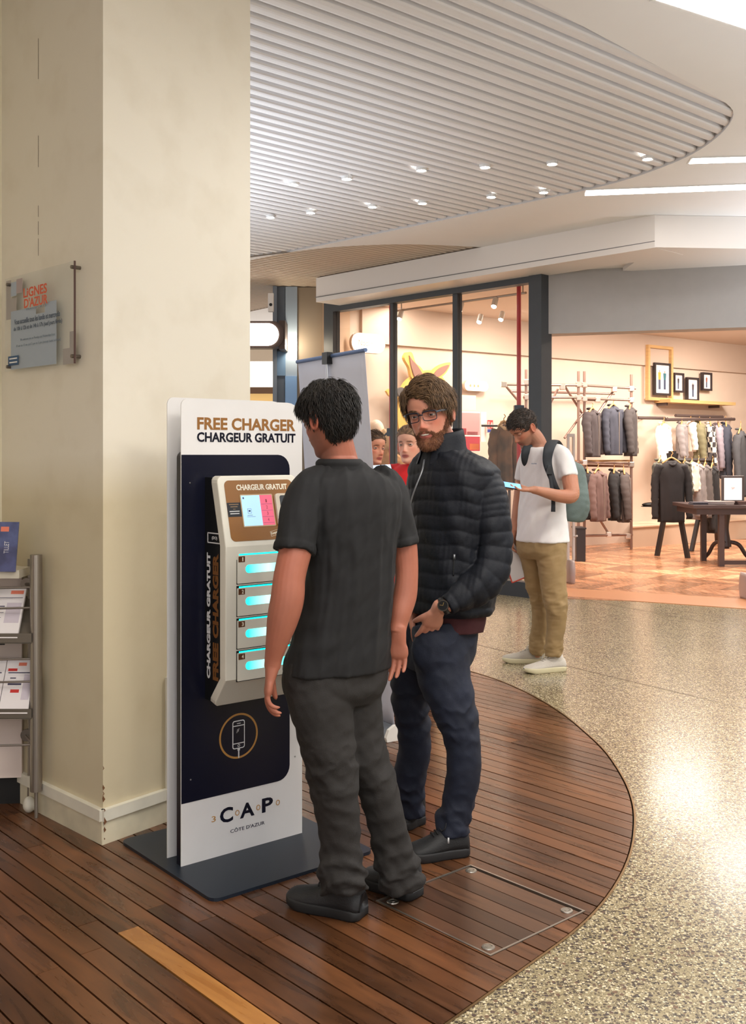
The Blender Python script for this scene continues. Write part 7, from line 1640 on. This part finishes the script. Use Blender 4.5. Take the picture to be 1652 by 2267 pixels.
# ------------------------------------------------------------------ two women behind
def woman(lab, px, py, Y, f, pitch, roll, skin, hair, hair2, coatc, look, topc, sc_=1.0, head_s=.97, lift=0):
    f = nrm((*f, 0)); r = A3((f[1], -f[0], 0)); h = pil(px, py, Y); base = A3((h[0]+f[0]*-.06, h[1]+f[1]*-.06, 0))
    t = thing('person', lab, 'person', (base[0], base[1], 0)); t['_body'] = ''
    R_ = headR(f, pitch, roll); zt = h[2]
    def Z(dz): return base+A3((0, 0, zt+dz))
    tors = rings([(*Z(-.15), .045, .045, .045), (*Z(-.19), .08, .06, .06), (*Z(-.24), .16, .08, .08), (*Z(-.40), .15, .11, .09), (*Z(-.60), .12, .09, .09), (*Z(-.80), .16, .11, .11)], r, f, 30, 30)
    neck = tube([(*Z(-.20), .052, .052), (*Z(-.12), .047, .048), (*(h-A3((0, 0, .03))), .048, .048)], 18, 12, r); ps_ = [tors, neck]
    wr = []
    for s in (-1, 1):
        sh = base+r*s*.17+A3((0, 0, zt-.26)); el = sh+r*s*.04+A3((0, 0, -.28))-f*.03; wrp = el+f*.20+A3((0, 0, .02))-r*s*.06; wr.append(wrp)
        ps_.append(tube([(*sh, .045, .045), (*el, .036, .036), (*wrp, .026, .024)], 14, 24, f)); ps_ += hand_parts(wrp, f*.9-r*s*.2, (0, 0, 1), -r*s, scale=.9, curl=.4)
        hip = base+r*s*.085+A3((0, 0, zt-.80)); an = base+r*s*.09+A3((0, 0, .06)); ps_.append(tube([(*hip, .085, .085), (*((hip+an)/2+f*.02), .058, .058), (*an, .035, .035)], 14, 20, f))
    b_ = person(t, R_, h, skin, ps_, .0050 if False else .0042, fem=1, hs=head_s, brow=tuple(int(c*.8) for c in hair), lips=(176, 92, 90)); t['_body'] = b_.name
    eyes(t, R_, h, head_s, iris=(50, 40, 34), look=look, skin=skin, lid=.22)
    hm = hair_mat('hair_w%d' % px, hair, hair2)
    def hl(p): a = abs(p); return np.interp(a, [0, .6, 1.0, 1.3, 1.5, 1.8, 2.2, 3.15], [.070, .062, .044, .012, .014, .0, -.05, -.07])
    cp_, bs_ = hair_cap(t, R_, h, head_s, hl, lambda a, s: .010, hm, n=72, mm=22, fem=1, noise=.0015)
    locks(t, 'hair_strands', R_, h, head_s, mkroots(bs_, 900, px), lambda q: np.tile(A3((0, -.9, .05)), (len(q), 1)), .06, .0015, hm, lift=.0003, wob=.12)
    v, f_ = ellipsoid((0, -.115, .03), (.035, .035, .035), 20, 14); mk('hair_bun', tp(R_, h, head_s, v), f_, hm, t, True, True)
    cm_ = mat('coat_w%d' % px, coatc, .75, var=.06, bump=.2, bscale=200)
    cr_ = rings([(*Z(-.185+lift), .075, .07, .07), (*Z(-.205+lift), .115, .085, .085), (*Z(-.25+lift), .185, .11, .105), (*Z(-.42), .185, .14, .12), (*Z(-.62), .165, .13, .12), (*Z(-.90), .20, .15, .15)], r, f, 50, 60, lambda th, s, z: .004*np.sin(th*6+s*9)*s)
    prt = [cr_]
    for s in (-1, 1):
        sh = base+r*s*.175+A3((0, 0, zt-.255+lift)); el = sh+r*s*.05+A3((0, 0, -.28))-f*.03; wrp = el+f*.17+A3((0, 0, .02))-r*s*.05
        prt.append(tube([(*(base+r*s*.09+A3((0, 0, zt-.24+lift))), .05, .06), (*sh, .062, .066), (*((sh+el)/2), .058, .06), (*el, .055, .055), (*wrp, .042, .042)], 24, 50, f, lambda th, s_, l: .003*np.sin(l*70+th)))
    co = garment_mesh(t, 'coat', prt, cm_, .009, 2)
    if topc: v, f_ = rings([(*Z(-.235), .085, .125, .06), (*Z(-.20), .062, .075, .056), (*Z(-.15), .055, .058, .054), (*Z(-.135), .053, .056, .052)], r, f, 30, 20); mk('turtleneck', v, f_, mat('turtleneck_black', (20, 20, 22), .85), t, True, True)
    tm = mat('leggings_dark', (30, 30, 36), .8); prt = [rings([(*Z(-.78), .16, .12, .12), (*Z(-.88), .165, .12, .12)], r, f, 30, 8)]
    for s in (-1, 1):
        hip = base+r*s*.085+A3((0, 0, zt-.82)); an = base+r*s*.09+A3((0, 0, .08)); prt.append(tube([(*hip, .092, .095), (*((hip+an)/2+f*.02), .066, .066), (*an, .05, .05)], 24, 40, f))
        shoe(t, base+r*s*.09+f*.17, base+r*s*.09-f*.07, .085, .08, laM, soB, None, ankle=base+r*s*.09)
    garment_mesh(t, 'trousers', prt, tm, .011, 2)
    return t, R_, h
D_, RD, hD = woman('smiling woman with tied back hair, partly hidden behind the roll-up banner', 826, 993, 6.95, (.62, -.78), 2, -4, (208, 150, 122), (64, 46, 32), (104, 76, 50), (52, 50, 56), (.3, .05), False)
E_, RE, hE = woman('woman in a bright red coat and black turtleneck between the two men', 908, 986, 6.35, (-.42, -.90), 0, 2, (212, 162, 138), (98, 74, 54), (140, 108, 80), (206, 22, 24), (-.30, .03), True, head_s=.99, lift=.07)
# bright phone the smiling woman holds up
ph2 = thing('phone', 'phone with a glowing screen held up by the smiling woman beside the banner', 'phone', tuple(pil(842, 1034, 6.40)))
M = frame(pil(842, 1036, 6.40), nrm((1, .1, .06)), y=nrm((0, .9, .45))); MB().box(-.07, .07, -.034, .034, -.004, .004, M=M, bev=.002).build('phone_body', mat('phone_black', (24, 26, 32), .3), ph2, False, True); MB().box(-.066, .066, -.031, .031, .004, .0046, M=M).build('screen', emis('phone_screen2', (190, 220, 245), 1.0), ph2, False, True)
for t_ in (A_, B_, C_, D_, E_):
    if '_body' in t_: del t_['_body']
